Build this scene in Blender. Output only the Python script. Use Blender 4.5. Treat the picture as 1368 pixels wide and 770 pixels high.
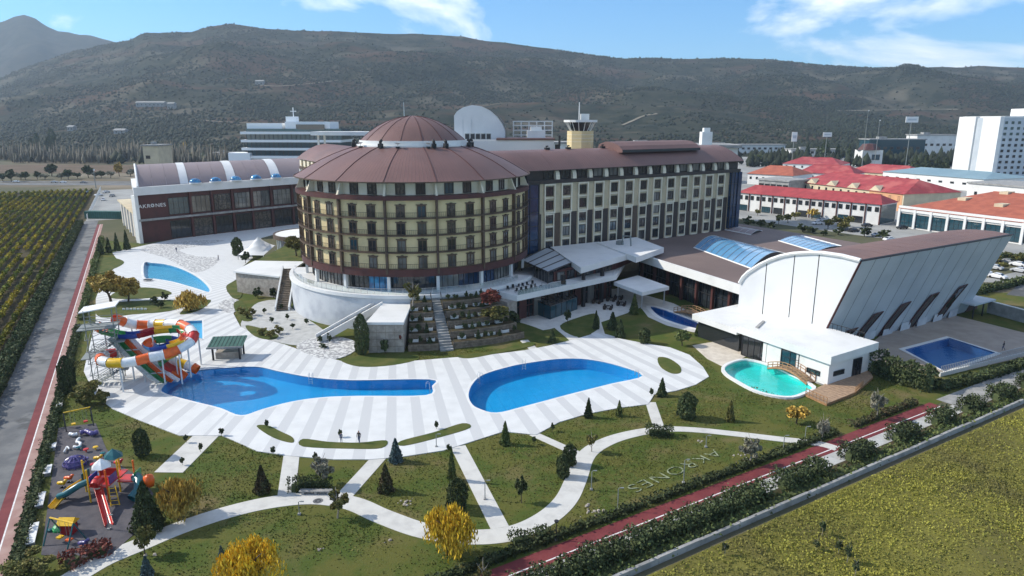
import bpy, bmesh, math, random
import numpy as np
from mathutils import Vector, Matrix
from mathutils.geometry import delaunay_2d_cdt
for o in list(bpy.data.objects): bpy.data.objects.remove(o)
R = math.radians; PI = math.pi
random.seed(7); rng = np.random.default_rng(11)
scn = bpy.context.scene; col = scn.collection
# ------------------------------------------------------------------ camera
CAM_Z = 40.0; PITCH = math.atan(221/912)
cd = bpy.data.cameras.new('camera'); cam = bpy.data.objects.new('camera', cd); col.objects.link(cam)
cam.location = (0, 0, CAM_Z); cam.rotation_euler = (PI/2-PITCH, 0, 0)
cd.sensor_width = 36; cd.lens = 24.0; cd.clip_start = 0.5; cd.clip_end = 20000
scn.camera = cam
# ------------------------------------------------------------------ sky, sun, exposure
SUN_EL = R(36); SUN_AZ = R(-80)            # azimuth from +Y, negative = to the left
W = bpy.data.worlds.new('World'); scn.world = W; W.use_nodes = True
nt = W.node_tree; N = nt.nodes; L = nt.links; N.clear()
sky = N.new('ShaderNodeTexSky'); sky.sky_type = 'NISHITA'; sky.sun_disc = False
sky.sun_elevation = SUN_EL; sky.sun_rotation = SUN_AZ; sky.altitude = 1000; sky.air_density = 1.0; sky.dust_density = 0.3; sky.ozone_density = 3.0
grade = N.new('ShaderNodeMix'); grade.data_type = 'RGBA'; grade.blend_type = 'MULTIPLY'; grade.inputs[0].default_value = 1
grade.inputs[7].default_value = (0.37, 0.76, 1.0, 1)
tc = N.new('ShaderNodeTexCoord'); mp = N.new('ShaderNodeMapping'); mp.inputs['Scale'].default_value = (3.4, 3.4, 9.5); mp.inputs['Location'].default_value = (5.0, 2.0, 0.2); mp.inputs['Rotation'].default_value = (0, 0, R(-8))
nz = N.new('ShaderNodeTexNoise'); nz.inputs['Scale'].default_value = 1.0; nz.inputs['Detail'].default_value = 9; nz.inputs['Roughness'].default_value = 0.57; nz.inputs['Distortion'].default_value = 0.35
rp = N.new('ShaderNodeValToRGB'); rp.color_ramp.elements[0].position = 0.485; rp.color_ramp.elements[1].position = 0.655
mx = N.new('ShaderNodeMix'); mx.data_type = 'RGBA'; mx.inputs[7].default_value = (10.2, 10.0, 9.6, 1)
bg = N.new('ShaderNodeBackground'); bg.inputs['Strength'].default_value = 0.125; wo = N.new('ShaderNodeOutputWorld')
L.new(tc.outputs['Generated'], mp.inputs['Vector']); L.new(mp.outputs[0], nz.inputs['Vector']); L.new(nz.outputs['Fac'], rp.inputs[0])
L.new(sky.outputs[0], grade.inputs[6]); L.new(grade.outputs[2], mx.inputs[6]); L.new(rp.outputs[0], mx.inputs[0]); L.new(mx.outputs[2], bg.inputs['Color']); L.new(bg.outputs[0], wo.inputs['Surface'])
sd = bpy.data.lights.new('sun', 'SUN'); sun = bpy.data.objects.new('sun', sd); col.objects.link(sun)
sd.energy = 3.7; sd.angle = R(0.6); sd.color = (1.0, 0.935, 0.83)
SUNV = Vector((math.sin(SUN_AZ)*math.cos(SUN_EL), math.cos(SUN_AZ)*math.cos(SUN_EL), math.sin(SUN_EL)))
sun.rotation_euler = SUNV.to_track_quat('Z', 'Y').to_euler(); sun.location = (-200, 100, 200)
vs = scn.view_settings; vs.view_transform = 'Standard'; vs.look = 'None'; vs.exposure = 0.62; vs.gamma = 1.0; vs.use_curve_mapping = False
scn.render.engine = 'CYCLES'
# ------------------------------------------------------------------ helpers
_cp, _sp = math.cos(PITCH), math.sin(PITCH)
def P(px, py, z=0.0):
    """point of the level z that the surveyed picture position sees"""
    a = (px-684)/912; b = (385-py)/912
    d = (a, _cp+b*_sp, -_sp+b*_cp); t = (z-CAM_Z)/d[2]
    return Vector((d[0]*t, d[1]*t, z))
def AT(px, py, Y):
    a = (px-684)/912; b = (385-py)/912
    d = (a, _cp+b*_sp, -_sp+b*_cp); t = Y/d[1]
    return Vector((d[0]*t, Y, CAM_Z+d[2]*t))
def tag(o, label=None, cat=None, group=None, kind=None):
    if label: o['label'] = label
    if cat: o['category'] = cat
    if group: o['group'] = group
    if kind: o['kind'] = kind
    return o
def thing(name, label, cat, loc=(0, 0, 0), group=None, rz=0.0, sc=1.0):
    o = bpy.data.objects.new(name, None); col.objects.link(o); o.location = loc; o.rotation_euler = (0, 0, rz); o.scale = (sc, sc, sc) if not hasattr(sc, '__len__') else sc
    o.empty_display_size = 0.3
    return tag(o, label, cat, group)
def put(name, me, parent=None, loc=(0, 0, 0), rot=(0, 0, 0), sc=(1, 1, 1)):
    o = bpy.data.objects.new(name, me); col.objects.link(o); o.parent = parent; o.location = loc; o.rotation_euler = rot; o.scale = sc
    return o
def wloc(o):
    v = Vector((0, 0, 0))
    while o is not None: v += Vector(o.location); o = o.parent
    return v
class MB:
    def __init__(s): s.v = []; s.f = []
    def add(s, vs, fs):
        k = len(s.v); s.v += [tuple(x) for x in vs]; s.f += [tuple(i+k for i in f) for f in fs]; return s
    def hexa(s, b, t):
        return s.add(list(b)+list(t), [(3, 2, 1, 0), (4, 5, 6, 7), (0, 1, 5, 4), (1, 2, 6, 5), (2, 3, 7, 6), (3, 0, 4, 7)])
    def box(s, c, size, ang=0.0):
        ca, sa = math.cos(ang), math.sin(ang); x, y, z = [q/2 for q in size]
        f = lambda a, b, h: (c[0]+a*ca-b*sa, c[1]+a*sa+b*ca, c[2]+h)
        return s.hexa([f(-x, -y, -z), f(x, -y, -z), f(x, y, -z), f(-x, y, -z)], [f(-x, -y, z), f(x, -y, z), f(x, y, z), f(-x, y, z)])
    def wallbox(s, p, q, z0, z1, th, off=0.0):
        """upright slab from plan point p to q; its face lies off to the right-hand side of p->q by off, thickness th goes left"""
        p = Vector((p[0], p[1])); q = Vector((q[0], q[1])); d = (q-p).normalized(); n = Vector((d.y, -d.x))
        a = p+n*off; b = q+n*off; c = q+n*(off-th); e = p+n*(off-th)
        return s.hexa([(a.x, a.y, z0), (b.x, b.y, z0), (c.x, c.y, z0), (e.x, e.y, z0)], [(a.x, a.y, z1), (b.x, b.y, z1), (c.x, c.y, z1), (e.x, e.y, z1)])
    def prism(s, pts, z0, z1, holes=(), side=True):
        polys = [[Vector((p[0], p[1], 0)) for p in pts]]+[[Vector((p[0], p[1], 0)) for p in h] for h in holes]
        flat = [p for pl in polys for p in pl]; k = len(flat); es = []; i0 = 0
        for pl in polys: es += [(i0+i, i0+(i+1) % len(pl)) for i in range(len(pl))]; i0 += len(pl)
        cv, _, cf, ov, _, _ = delaunay_2d_cdt([p.to_2d() for p in flat], es, [], 0, 1e-5); mp_ = {}
        for i, o_ in enumerate(ov):
            for q in o_[:1]: mp_[i] = q
        def ins(x, y, pl):
            c = False; j = len(pl)-1
            for i in range(len(pl)):
                if (pl[i].y > y) != (pl[j].y > y) and x < (pl[j].x-pl[i].x)*(y-pl[i].y)/(pl[j].y-pl[i].y)+pl[i].x: c = not c
                j = i
            return c
        tri = []
        for t in cf:
            if any(i not in mp_ for i in t): continue
            m_ = (cv[t[0]]+cv[t[1]]+cv[t[2]])/3
            if ins(m_.x, m_.y, polys[0]) and not any(ins(m_.x, m_.y, h) for h in polys[1:]): tri.append(tuple(mp_[i] for i in t))
        zt = z1 if callable(z1) else (lambda x, y: z1)
        top = [(p.x, p.y, zt(p.x, p.y)) for p in flat]; bot = [(p.x, p.y, z0) for p in flat]
        fs = []
        for t in tri:
            a, b, c = [flat[i] for i in t]
            t = t if (b-a).cross(c-a).z > 0 else t[::-1]
            fs.append(tuple(t))
            if side == 2: fs.append(tuple(i+k for i in t[::-1]))
        if side:
            i0 = 0
            for pl in polys:
                m = len(pl)
                for i in range(m):
                    a, b = i0+i, i0+(i+1) % m; fs.append((a, b, b+k, a+k))
                i0 += m
            return s.add(top+bot, fs)
        return s.add(top, fs)
    def tube(s, pts, r, n=6, caps=True):
        pts = [Vector(p) for p in pts]; k0 = len(s.v); m = len(pts)
        rr = r if hasattr(r, '__len__') else [r]*m
        for i, p in enumerate(pts):
            d = (pts[min(i+1, m-1)]-pts[max(i-1, 0)]).normalized()
            a = d.cross(Vector((0, 0, 1)) if abs(d.z) < 0.95 else Vector((1, 0, 0))).normalized(); b = d.cross(a)
            for j in range(n):
                t = 2*PI*j/n; s.v.append(tuple(p+(a*math.cos(t)+b*math.sin(t))*rr[i]))
        for i in range(m-1):
            for j in range(n):
                s.f.append((k0+i*n+j, k0+i*n+(j+1) % n, k0+(i+1)*n+(j+1) % n, k0+(i+1)*n+j))
        if caps:
            s.f.append(tuple(k0+j for j in range(n))[::-1]); s.f.append(tuple(k0+(m-1)*n+j for j in range(n)))
        return s
    def lathe(s, prof, c, a0=0.0, a1=2*PI, n=48):
        full = abs(a1-a0-2*PI) < 1e-6; k0 = len(s.v); m = len(prof); cols = n if full else n+1
        for i in range(cols):
            t = a0+(a1-a0)*i/n
            for r, z in prof: s.v.append((c[0]+r*math.cos(t), c[1]+r*math.sin(t), z))
        for i in range(n):
            j = (i+1) % cols
            for q in range(m-1): s.f.append((k0+i*m+q, k0+j*m+q, k0+j*m+q+1, k0+i*m+q+1))
        return s
    def ring(s, c, r0, r1, z0, z1, a0=0.0, a1=2*PI, n=48):
        s.lathe([(r1, z0), (r1, z1), (r0, z1), (r0, z0), (r1, z0)], c, a0, a1, n)
        if abs(a1-a0-2*PI) > 1e-6:
            for t in (a0, a1):
                f = lambda r, z: (c[0]+r*math.cos(t), c[1]+r*math.sin(t), z)
                s.add([f(r0, z0), f(r1, z0), f(r1, z1), f(r0, z1)], [(0, 1, 2, 3)])
        return s
    def quad(s, a, b, c, d): return s.add([a, b, c, d], [(0, 1, 2, 3)])
    def mesh(s, name, mat, sh=(0, 0, 0), smooth=False):
        me = bpy.data.meshes.new(name)
        me.from_pydata([(a-sh[0], b-sh[1], c-sh[2]) for a, b, c in s.v], [], s.f)
        if mat: me.materials.append(M[mat] if isinstance(mat, str) else mat)
        if smooth: me.polygons.foreach_set('use_smooth', [True]*len(me.polygons))
        me.update(); return me
    def build(s, name, mat, parent=None, smooth=False, local=False):
        me = s.mesh(name, mat, (0, 0, 0) if (local or parent is None) else wloc(parent), smooth)
        return put(name, me, parent)
def clone(root, loc, rz=0.0, sc=1.0, label=None, group=None, name=None):
    r = root.copy(); col.objects.link(r); r.location = loc; r.rotation_euler = (0, 0, rz); r.scale = (sc, sc, sc) if not hasattr(sc, '__len__') else sc
    if name: r.name = name
    if label: r['label'] = label
    if group: r['group'] = group
    for c in list(root.children):
        d = c.copy(); col.objects.link(d); d.parent = r
        for g in list(c.children):
            e = g.copy(); col.objects.link(e); e.parent = d
    return r
ORD = ['first', 'second', 'third', 'fourth', 'fifth', 'sixth', 'seventh', 'eighth', 'ninth', 'tenth', 'eleventh', 'twelfth', 'thirteenth', 'fourteenth', 'fifteenth', 'sixteenth', 'seventeenth', 'eighteenth', 'nineteenth', 'twentieth']+['twenty-'+q for q in ('first', 'second', 'third', 'fourth', 'fifth', 'sixth', 'seventh', 'eighth', 'ninth')]+['thirtieth', 'thirty-first', 'thirty-second', 'thirty-third', 'thirty-fourth', 'thirty-fifth', 'thirty-sixth', 'thirty-seventh', 'thirty-eighth', 'thirty-ninth', 'fortieth', 'forty-first', 'forty-second']
TIER = ['lowest', 'second', 'middle', 'fourth', 'topmost']
def smoothpath(pts, n=8):
    pts = [Vector(p) for p in pts]; out = []
    for i in range(len(pts)-1):
        p0 = pts[max(i-1, 0)]; p1 = pts[i]; p2 = pts[i+1]; p3 = pts[min(i+2, len(pts)-1)]
        for k in range(n):
            t = k/n
            out.append(0.5*((2*p1)+(p2-p0)*t+(2*p0-5*p1+4*p2-p3)*t*t+(3*p1-p0-3*p2+p3)*t**3))
    out.append(pts[-1]); return out
def smoothloop(pts, n=5):
    pts = [Vector(p) for p in pts]; out = []; m = len(pts)
    for i in range(m):
        p0, p1, p2, p3 = pts[i-1], pts[i], pts[(i+1) % m], pts[(i+2) % m]
        for k in range(n):
            t = k/n
            out.append(0.5*((2*p1)+(p2-p0)*t+(2*p0-5*p1+4*p2-p3)*t*t+(3*p1-p0-3*p2+p3)*t**3))
    return out
def ribbon(mb, pts, w, z0, z1):
    pts = [Vector((p[0], p[1])) for p in pts]; m = len(pts); l = []; r = []
    for i in range(m):
        d = (pts[min(i+1, m-1)]-pts[max(i-1, 0)]).normalized(); n = Vector((-d.y, d.x)); ww = w(i/(m-1)) if callable(w) else w
        l.append(pts[i]+n*ww/2); r.append(pts[i]-n*ww/2)
    for i in range(m-1):
        q = [r[i], r[i+1], l[i+1], l[i]]
        k = len(mb.v); mb.v += [(p.x, p.y, z0) for p in q]+[(p.x, p.y, z1) for p in q]
        mb.f += [(k+4, k+5, k+6, k+7), (k, k+1, k+5, k+4), (k+2, k+3, k+7, k+6)]
    return mb
# ------------------------------------------------------------------ materials
M = {}
def node(nt, t, **kw):
    n = nt.nodes.new(t)
    for k, v in kw.items(): setattr(n, k, v)
    return n
def mat(name, c, rough=0.7, c2=None, scale=1.0, detail=5.0, lo=0.35, hi=0.65, bump=0.0, bscale=None, metal=0.0, spec=0.4, c3=None, s3=0.05, lo3=0.4, hi3=0.6, obj=False, stretch=(1, 1, 1), rotz=0.0, island=0.0):
    m = bpy.data.materials.new(name); m.use_nodes = True; M[name] = m; t = m.node_tree; b = t.nodes['Principled BSDF']; l = t.links
    b.inputs['Roughness'].default_value = rough; b.inputs['Metallic'].default_value = metal; b.inputs['Specular IOR Level'].default_value = spec
    b.inputs['Base Color'].default_value = (*c, 1)
    if c2 is None and bump == 0 and island == 0: return m
    if obj: src = node(t, 'ShaderNodeTexCoord').outputs['Object']
    else: src = node(t, 'ShaderNodeNewGeometry').outputs['Position']
    mpn = node(t, 'ShaderNodeMapping'); mpn.inputs['Scale'].default_value = stretch; mpn.inputs['Rotation'].default_value = (0, 0, rotz); l.new(src, mpn.inputs[0]); src = mpn.outputs[0]
    out = None
    def noise(s, d=detail, rgh=0.6):
        n = node(t, 'ShaderNodeTexNoise'); n.inputs['Scale'].default_value = s; n.inputs['Detail'].default_value = d; n.inputs['Roughness'].default_value = rgh; l.new(src, n.inputs['Vector']); return n.outputs['Fac']
    def mr(f, a, bb):
        n = node(t, 'ShaderNodeMapRange'); n.inputs[1].default_value = a; n.inputs[2].default_value = bb; n.interpolation_type = 'SMOOTHSTEP'; l.new(f, n.inputs[0]); return n.outputs[0]
    def mixc(f, A, B, bt='MIX'):
        n = node(t, 'ShaderNodeMix', data_type='RGBA', blend_type=bt)
        if isinstance(f, float): n.inputs[0].default_value = f
        else: l.new(f, n.inputs[0])
        for i, q in ((6, A), (7, B)):
            if isinstance(q, tuple): n.inputs[i].default_value = (*q[:3], 1)
            else: l.new(q, n.inputs[i])
        return n.outputs[2]
    out = tuple(c)
    if c2 is not None: out = mixc(mr(noise(scale), lo, hi), out, tuple(c2))
    if c3 is not None: out = mixc(mr(noise(s3, 4.0), lo3, hi3), out, tuple(c3))
    if island > 0:
        g = node(t, 'ShaderNodeNewGeometry'); r = node(t, 'ShaderNodeMapRange'); r.inputs[3].default_value = 1-island; r.inputs[4].default_value = 1+island; l.new(g.outputs['Random Per Island'], r.inputs[0])
        cc = node(t, 'ShaderNodeCombineColor'); [l.new(r.outputs[0], cc.inputs[i]) for i in range(3)]
        out = mixc(1.0, out, cc.outputs[0], 'MULTIPLY')
        oi = node(t, 'ShaderNodeObjectInfo'); r2 = node(t, 'ShaderNodeMapRange'); r2.inputs[3].default_value = 0.82; r2.inputs[4].default_value = 1.2; l.new(oi.outputs['Random'], r2.inputs[0])
        c4 = node(t, 'ShaderNodeCombineColor'); [l.new(r2.outputs[0], c4.inputs[i]) for i in range(3)]
        out = mixc(1.0, out, c4.outputs[0], 'MULTIPLY')
    if not isinstance(out, tuple): l.new(out, b.inputs['Base Color'])
    else: b.inputs['Base Color'].default_value = (*out, 1)
    if bump > 0:
        bn = node(t, 'ShaderNodeBump'); bn.inputs['Strength'].default_value = 1.0; bn.inputs['Distance'].default_value = bump; l.new(noise(bscale or scale*4), bn.inputs['Height']); l.new(bn.outputs[0], b.inputs['Normal'])
    m['mixc'] = 0
    return m
# ground covers
mat('lawn', (0.100, 0.102, 0.025), 0.9, (0.064, 0.090, 0.018), 0.22, 11, 0.40, 0.60, 0.06, 4.0, c3=(0.150, 0.122, 0.052), s3=0.13, lo3=0.50, hi3=0.72, spec=0.12)
mat('lawn_green', (0.058, 0.082, 0.018), 0.9, (0.11, 0.11, 0.032), 0.35, 8, 0.35, 0.7, 0.05, 5.0, spec=0.15)
mat('plain', (0.15, 0.125, 0.085), 0.95, (0.085, 0.09, 0.05), 0.012, 6, 0.4, 0.6, 0.0, c3=(0.24, 0.20, 0.15), s3=0.006, lo3=0.5, hi3=0.62, spec=0.1)
mat('field', (0.17, 0.16, 0.035), 0.95, (0.11, 0.10, 0.033), 0.12, 9, 0.35, 0.65, 0.12, 1.5, c3=(0.16, 0.15, 0.03), s3=0.035, lo3=0.48, hi3=0.66, spec=0.1)
mat('soil', (0.085, 0.066, 0.038), 0.95, (0.05, 0.048, 0.024), 0.2, 8, 0.35, 0.65, 0.06, 2, spec=0.1)
mat('soil_pale', (0.24, 0.21, 0.16), 0.95, (0.16, 0.14, 0.10), 0.05, 6)
mat('brown_field', (0.15, 0.105, 0.075), 0.95, (0.11, 0.085, 0.055), 0.05, 6, 0.35, 0.65, spec=0.1)
mat('asphalt', (0.105, 0.11, 0.115), 0.85, (0.165, 0.168, 0.165), 0.25, 11, 0.38, 0.62, 0.01, 20, c3=(0.075, 0.078, 0.08), s3=0.12, lo3=0.56, hi3=0.62)
mat('lot', (0.33, 0.33, 0.31), 0.9, (0.24, 0.24, 0.225), 0.06, 7, 0.35, 0.65, 0.0)
mat('red_path', (0.135, 0.022, 0.026), 0.85, (0.18, 0.035, 0.036), 0.5, 8, 0.35, 0.65, 0.008, 25)
mat('pink_path', (0.30, 0.17, 0.145), 0.85, (0.38, 0.25, 0.215), 0.5, 8, 0.35, 0.65, 0.008, 25)
mat('path', (0.56, 0.55, 0.51), 0.8, (0.45, 0.44, 0.41), 0.6, 8, 0.4, 0.75, 0.006, 12)
mat('pave_grey', (0.47, 0.47, 0.45), 0.85, (0.36, 0.36, 0.34), 0.7, 8, 0.35, 0.7)
mat('mosaic', (0.30, 0.30, 0.30), 0.85, (0.62, 0.62, 0.60), 1.6, 4, 0.47, 0.55)
mat('rubber', (0.065, 0.062, 0.072), 0.95, (0.095, 0.088, 0.095), 0.8, 8, 0.35, 0.65)
mat('beige_deck', (0.40, 0.33, 0.27), 0.85, (0.33, 0.27, 0.22), 0.3, 7, 0.35, 0.65)
mat('concrete', (0.34, 0.335, 0.32), 0.9, (0.21, 0.21, 0.20), 0.5, 8, 0.35, 0.7, 0.01, 8)
mat('travertine', (0.62, 0.56, 0.47), 0.8, (0.50, 0.44, 0.36), 0.8, 6, 0.35, 0.7)
# buildings
mat('white', (0.70, 0.70, 0.68), 0.6, (0.60, 0.60, 0.58), 0.25, 7, 0.4, 0.8)
mat('white_bright', (0.82, 0.83, 0.83), 0.5)
mat('white_metal', (0.66, 0.67, 0.67), 0.45, (0.58, 0.59, 0.60), 0.12, 6, 0.4, 0.8)
mat('white_wall', (0.52, 0.54, 0.56), 0.7, (0.36, 0.38, 0.42), 0.25, 8, 0.4, 0.75)
mat('cream', (0.66, 0.53, 0.29), 0.75, (0.55, 0.44, 0.235), 0.35, 7, 0.35, 0.75)
mat('wing_wall', (0.52, 0.43, 0.28), 0.75, (0.38, 0.33, 0.22), 0.35, 7, 0.35, 0.75)
mat('cream_light', (0.72, 0.645, 0.50), 0.75, (0.62, 0.55, 0.41), 0.35, 7, 0.35, 0.75)
mat('brown_trim', (0.105, 0.068, 0.042), 0.6, (0.075, 0.047, 0.03), 1.0, 5)
mat('dark_red', (0.085, 0.026, 0.022), 0.6, (0.062, 0.021, 0.019), 0.4, 5)
mat('dark_brown', (0.05, 0.033, 0.026), 0.6, (0.035, 0.025, 0.02), 0.8, 5)
mat('roof_brown', (0.180, 0.096, 0.082), 0.55, (0.14, 0.078, 0.068), 0.10, 8, 0.35, 0.65, 0.0, spec=0.35)
mat('roof_flat', (0.155, 0.112, 0.098), 0.75, (0.20, 0.15, 0.13), 0.08, 8, 0.35, 0.65)
mat('roof_grey', (0.30, 0.24, 0.235), 0.6, (0.245, 0.20, 0.20), 0.07, 7, 0.35, 0.65)
mat('stone_clad', (0.40, 0.355, 0.30), 0.85, (0.28, 0.245, 0.21), 1.3, 6, 0.35, 0.65, 0.02, 3)
mat('tier_stone', (0.235, 0.185, 0.135), 0.9, (0.14, 0.11, 0.08), 1.5, 6, 0.35, 0.65, 0.02, 4)
mat('dark_frame', (0.022, 0.022, 0.024), 0.45)
mat('glass_dark', (0.018, 0.022, 0.026), 0.06, spec=0.75)
mat('glass_curtain', (0.105, 0.09, 0.075), 0.10, (0.03, 0.03, 0.03), 1.6, 2, 0.4, 0.6, spec=0.7)
mat('glass_sheen', (0.17, 0.17, 0.155), 0.07, (0.055, 0.058, 0.06), 0.35, 3, 0.38, 0.62, spec=0.8, stretch=(1, 1, 0.3))  # pale upright streaks paint reflections and interiors into the pane colour
mat('glass_teal', (0.015, 0.055, 0.075), 0.06, spec=0.75)
mat('glass_blue', (0.010, 0.040, 0.10), 0.08, (0.008, 0.025, 0.06), 0.4, 3, spec=0.75)
mat('glass_vivid', (0.05, 0.27, 0.50), 0.12, (0.03, 0.12, 0.25), 0.5, 3, spec=0.7)
mat('skylight', (0.085, 0.25, 0.44), 0.15, (0.13, 0.33, 0.53), 0.15, 4, spec=0.8)
mat('tile_red', (0.36, 0.052, 0.058), 0.8, (0.27, 0.04, 0.045), 0.35, 9, 0.38, 0.62, c3=(0.42, 0.10, 0.09), s3=0.08, lo3=0.5, hi3=0.65)
mat('tile_orange', (0.40, 0.115, 0.065), 0.8, (0.31, 0.085, 0.05), 0.30, 9, 0.38, 0.62)
mat('roof_teal', (0.22, 0.33, 0.37), 0.5, (0.18, 0.28, 0.32), 0.05, 6)
mat('render_white', (0.72, 0.71, 0.68), 0.8, (0.60, 0.59, 0.56), 0.15, 7, 0.4, 0.75)
mat('render_cream', (0.62, 0.53, 0.36), 0.8, (0.52, 0.44, 0.30), 0.2, 7)
mat('render_orange', (0.62, 0.33, 0.17), 0.8, (0.52, 0.28, 0.15), 0.2, 7)
mat('grey_panel', (0.46, 0.50, 0.53), 0.55, (0.40, 0.44, 0.47), 0.15, 6)
mat('wood', (0.36, 0.20, 0.09), 0.7, (0.26, 0.14, 0.065), 3.0, 4)
mat('wood_deck', (0.40, 0.27, 0.17), 0.8, (0.30, 0.20, 0.13), 2.0, 5)
mat('green_roof', (0.035, 0.10, 0.075), 0.6, (0.05, 0.13, 0.10), 0.8, 5)
mat('steel', (0.55, 0.56, 0.57), 0.35, metal=0.6)
mat('galv', (0.24, 0.26, 0.25), 0.6, metal=0.2)
mat('black', (0.015, 0.015, 0.016), 0.6)
mat('paint_white', (0.75, 0.74, 0.72), 0.8, (0.58, 0.56, 0.54), 2.0, 6)
for n_, c_ in (('p_red', (0.55, 0.03, 0.022)), ('p_orange', (0.80, 0.13, 0.012)), ('p_yellow', (0.80, 0.48, 0.015)), ('p_green', (0.02, 0.26, 0.07)), ('p_blue', (0.015, 0.06, 0.33)), ('p_white', (0.80, 0.80, 0.79)), ('p_purple', (0.10, 0.08, 0.24)), ('p_teal', (0.012, 0.11, 0.125)), ('p_dred', (0.32, 0.01, 0.015)), ('p_sky', (0.10, 0.33, 0.60))):
    mat(n_, c_, 0.3, tuple(q*0.82 for q in c_), 1.5, 4, spec=0.5)
for n_, c_ in (('car_white', (0.75, 0.75, 0.75)), ('car_grey', (0.22, 0.23, 0.24)), ('car_black', (0.02, 0.02, 0.022)), ('car_red', (0.35, 0.02, 0.02)), ('car_blue', (0.03, 0.07, 0.2)), ('car_silver', (0.48, 0.49, 0.50))):
    mat(n_, c_, 0.25, spec=0.6)
mat('glass_rail', (0.55,0.62,0.62), 0.08, spec=0.6)
mat('letter_pale', (0.27, 0.30, 0.19), 0.9, (0.09, 0.11, 0.035), 2.2, 6, 0.45, 0.6)
mat('tyre', (0.018, 0.018, 0.018), 0.8)
mat('skin', (0.45, 0.28, 0.20), 0.6); mat('cloth_dark', (0.03, 0.03, 0.035), 0.85, (0.05, 0.05, 0.055), 8, 4); mat('cloth_blue', (0.05, 0.07, 0.13), 0.85, (0.07, 0.09, 0.16), 8, 4); mat('hair', (0.02, 0.014, 0.01), 0.6)
# foliage
mat('bark', (0.10, 0.075, 0.055), 0.95, (0.06, 0.045, 0.035), 3, 6)
mat('bark_pale', (0.30, 0.27, 0.23), 0.95, (0.20, 0.18, 0.155), 3, 6)
def leafmat(n, c, c2): mat(n, c, 0.8, c2, 0.9, 4, 0.35, 0.65, spec=0.2, island=0.45)
leafmat('leaf_dark', (0.044, 0.062, 0.026), (0.074, 0.090, 0.036))
leafmat('leaf_brown', (0.085, 0.060, 0.032), (0.066, 0.074, 0.032))
leafmat('leaf_mid', (0.070, 0.101, 0.031), (0.116, 0.132, 0.043))
leafmat('leaf_olive', (0.132, 0.132, 0.039), (0.194, 0.163, 0.050))
leafmat('leaf_yellow', (0.70, 0.46, 0.03), (0.56, 0.38, 0.04))
leafmat('leaf_gold', (0.465, 0.295, 0.054), (0.310, 0.217, 0.054))
leafmat('leaf_orange', (0.52, 0.35, 0.08), (0.36, 0.27, 0.07))
leafmat('leaf_blue', (0.085, 0.132, 0.132), (0.139, 0.186, 0.178))
leafmat('leaf_grey', (0.202, 0.194, 0.132), (0.295, 0.271, 0.202))
leafmat('leaf_red', (0.186, 0.046, 0.034), (0.132, 0.054, 0.039))
mat('vine', (0.13, 0.155, 0.028), 0.85, (0.40, 0.31, 0.035), 0.07, 7, 0.40, 0.62, spec=0.15, c3=(0.06, 0.085, 0.022), s3=0.018, lo3=0.50, hi3=0.66, island=0.35)
mat('weed', (0.26, 0.25, 0.048), 0.9, (0.17, 0.17, 0.040), 0.10, 9, 0.40, 0.62, spec=0.12, c3=(0.125, 0.11, 0.045), s3=0.06, lo3=0.52, hi3=0.72, island=0.15)
leafmat('poplar', (0.120, 0.105, 0.080), (0.085, 0.082, 0.06))
mat('tuft', (0.10, 0.112, 0.024), 0.9, (0.17, 0.15, 0.05), 0.2, 8, 0.4, 0.65, spec=0.1, island=0.5)
leafmat('hill_tree', (0.017, 0.026, 0.015), (0.034, 0.040, 0.021))
# ------------------------------------------------------------------ special materials
def linemat(name, base, line, rough, period, width, axis=None, centre=None, bump=0.0, noise_c=None, nscale=0.15):
    """base coloured sheet with parallel (axis) or radial (centre) bands of the colour line"""
    m = bpy.data.materials.new(name); m.use_nodes = True; M[name] = m; t = m.node_tree; l = t.links; b = t.nodes['Principled BSDF']
    b.inputs['Roughness'].default_value = rough; b.inputs['Specular IOR Level'].default_value = 0.35
    g = node(t, 'ShaderNodeNewGeometry')
    def math_(op, a, bb=None):
        n = node(t, 'ShaderNodeMath', operation=op)
        for i, q in ((0, a), (1, bb)):
            if q is None: continue
            if isinstance(q, (int, float)): n.inputs[i].default_value = q
            else: l.new(q, n.inputs[i])
        return n.outputs[0]
    if axis is not None:
        d = node(t, 'ShaderNodeVectorMath', operation='DOT_PRODUCT'); l.new(g.outputs['Position'], d.inputs[0]); d.inputs[1].default_value = axis; q = d.outputs['Value']
    else:
        s = node(t, 'ShaderNodeVectorMath', operation='SUBTRACT'); l.new(g.outputs['Position'], s.inputs[0]); s.inputs[1].default_value = (*centre, 0)
        sp = node(t, 'ShaderNodeSeparateXYZ'); l.new(s.outputs[0], sp.inputs[0]); q = math_('ARCTAN2', sp.outputs[0], sp.outputs[1])
    fr = math_('FRACT', math_('ADD', math_('DIVIDE', q, period), 100.0)); f = math_('LESS_THAN', fr, width)
    n = node(t, 'ShaderNodeTexNoise'); n.inputs['Scale'].default_value = nscale; n.inputs['Detail'].default_value = 8; l.new(g.outputs['Position'], n.inputs['Vector'])
    mr = node(t, 'ShaderNodeMapRange'); mr.inputs[1].default_value = 0.35; mr.inputs[2].default_value = 0.7; l.new(n.outputs['Fac'], mr.inputs[0])
    a = node(t, 'ShaderNodeMix', data_type='RGBA'); l.new(mr.outputs[0], a.inputs[0]); a.inputs[6].default_value = (*base, 1); a.inputs[7].default_value = (*(noise_c or tuple(x*0.88 for x in base)), 1)
    c = node(t, 'ShaderNodeMix', data_type='RGBA'); l.new(f, c.inputs[0]); l.new(a.outputs[2], c.inputs[6]); c.inputs[7].default_value = (*line, 1); l.new(c.outputs[2], b.inputs['Base Color'])
    if bump:
        bn = node(t, 'ShaderNodeBump'); bn.inputs['Distance'].default_value = bump; l.new(f, bn.inputs['Height']); l.new(bn.outputs[0], b.inputs['Normal'])
    return m
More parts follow.
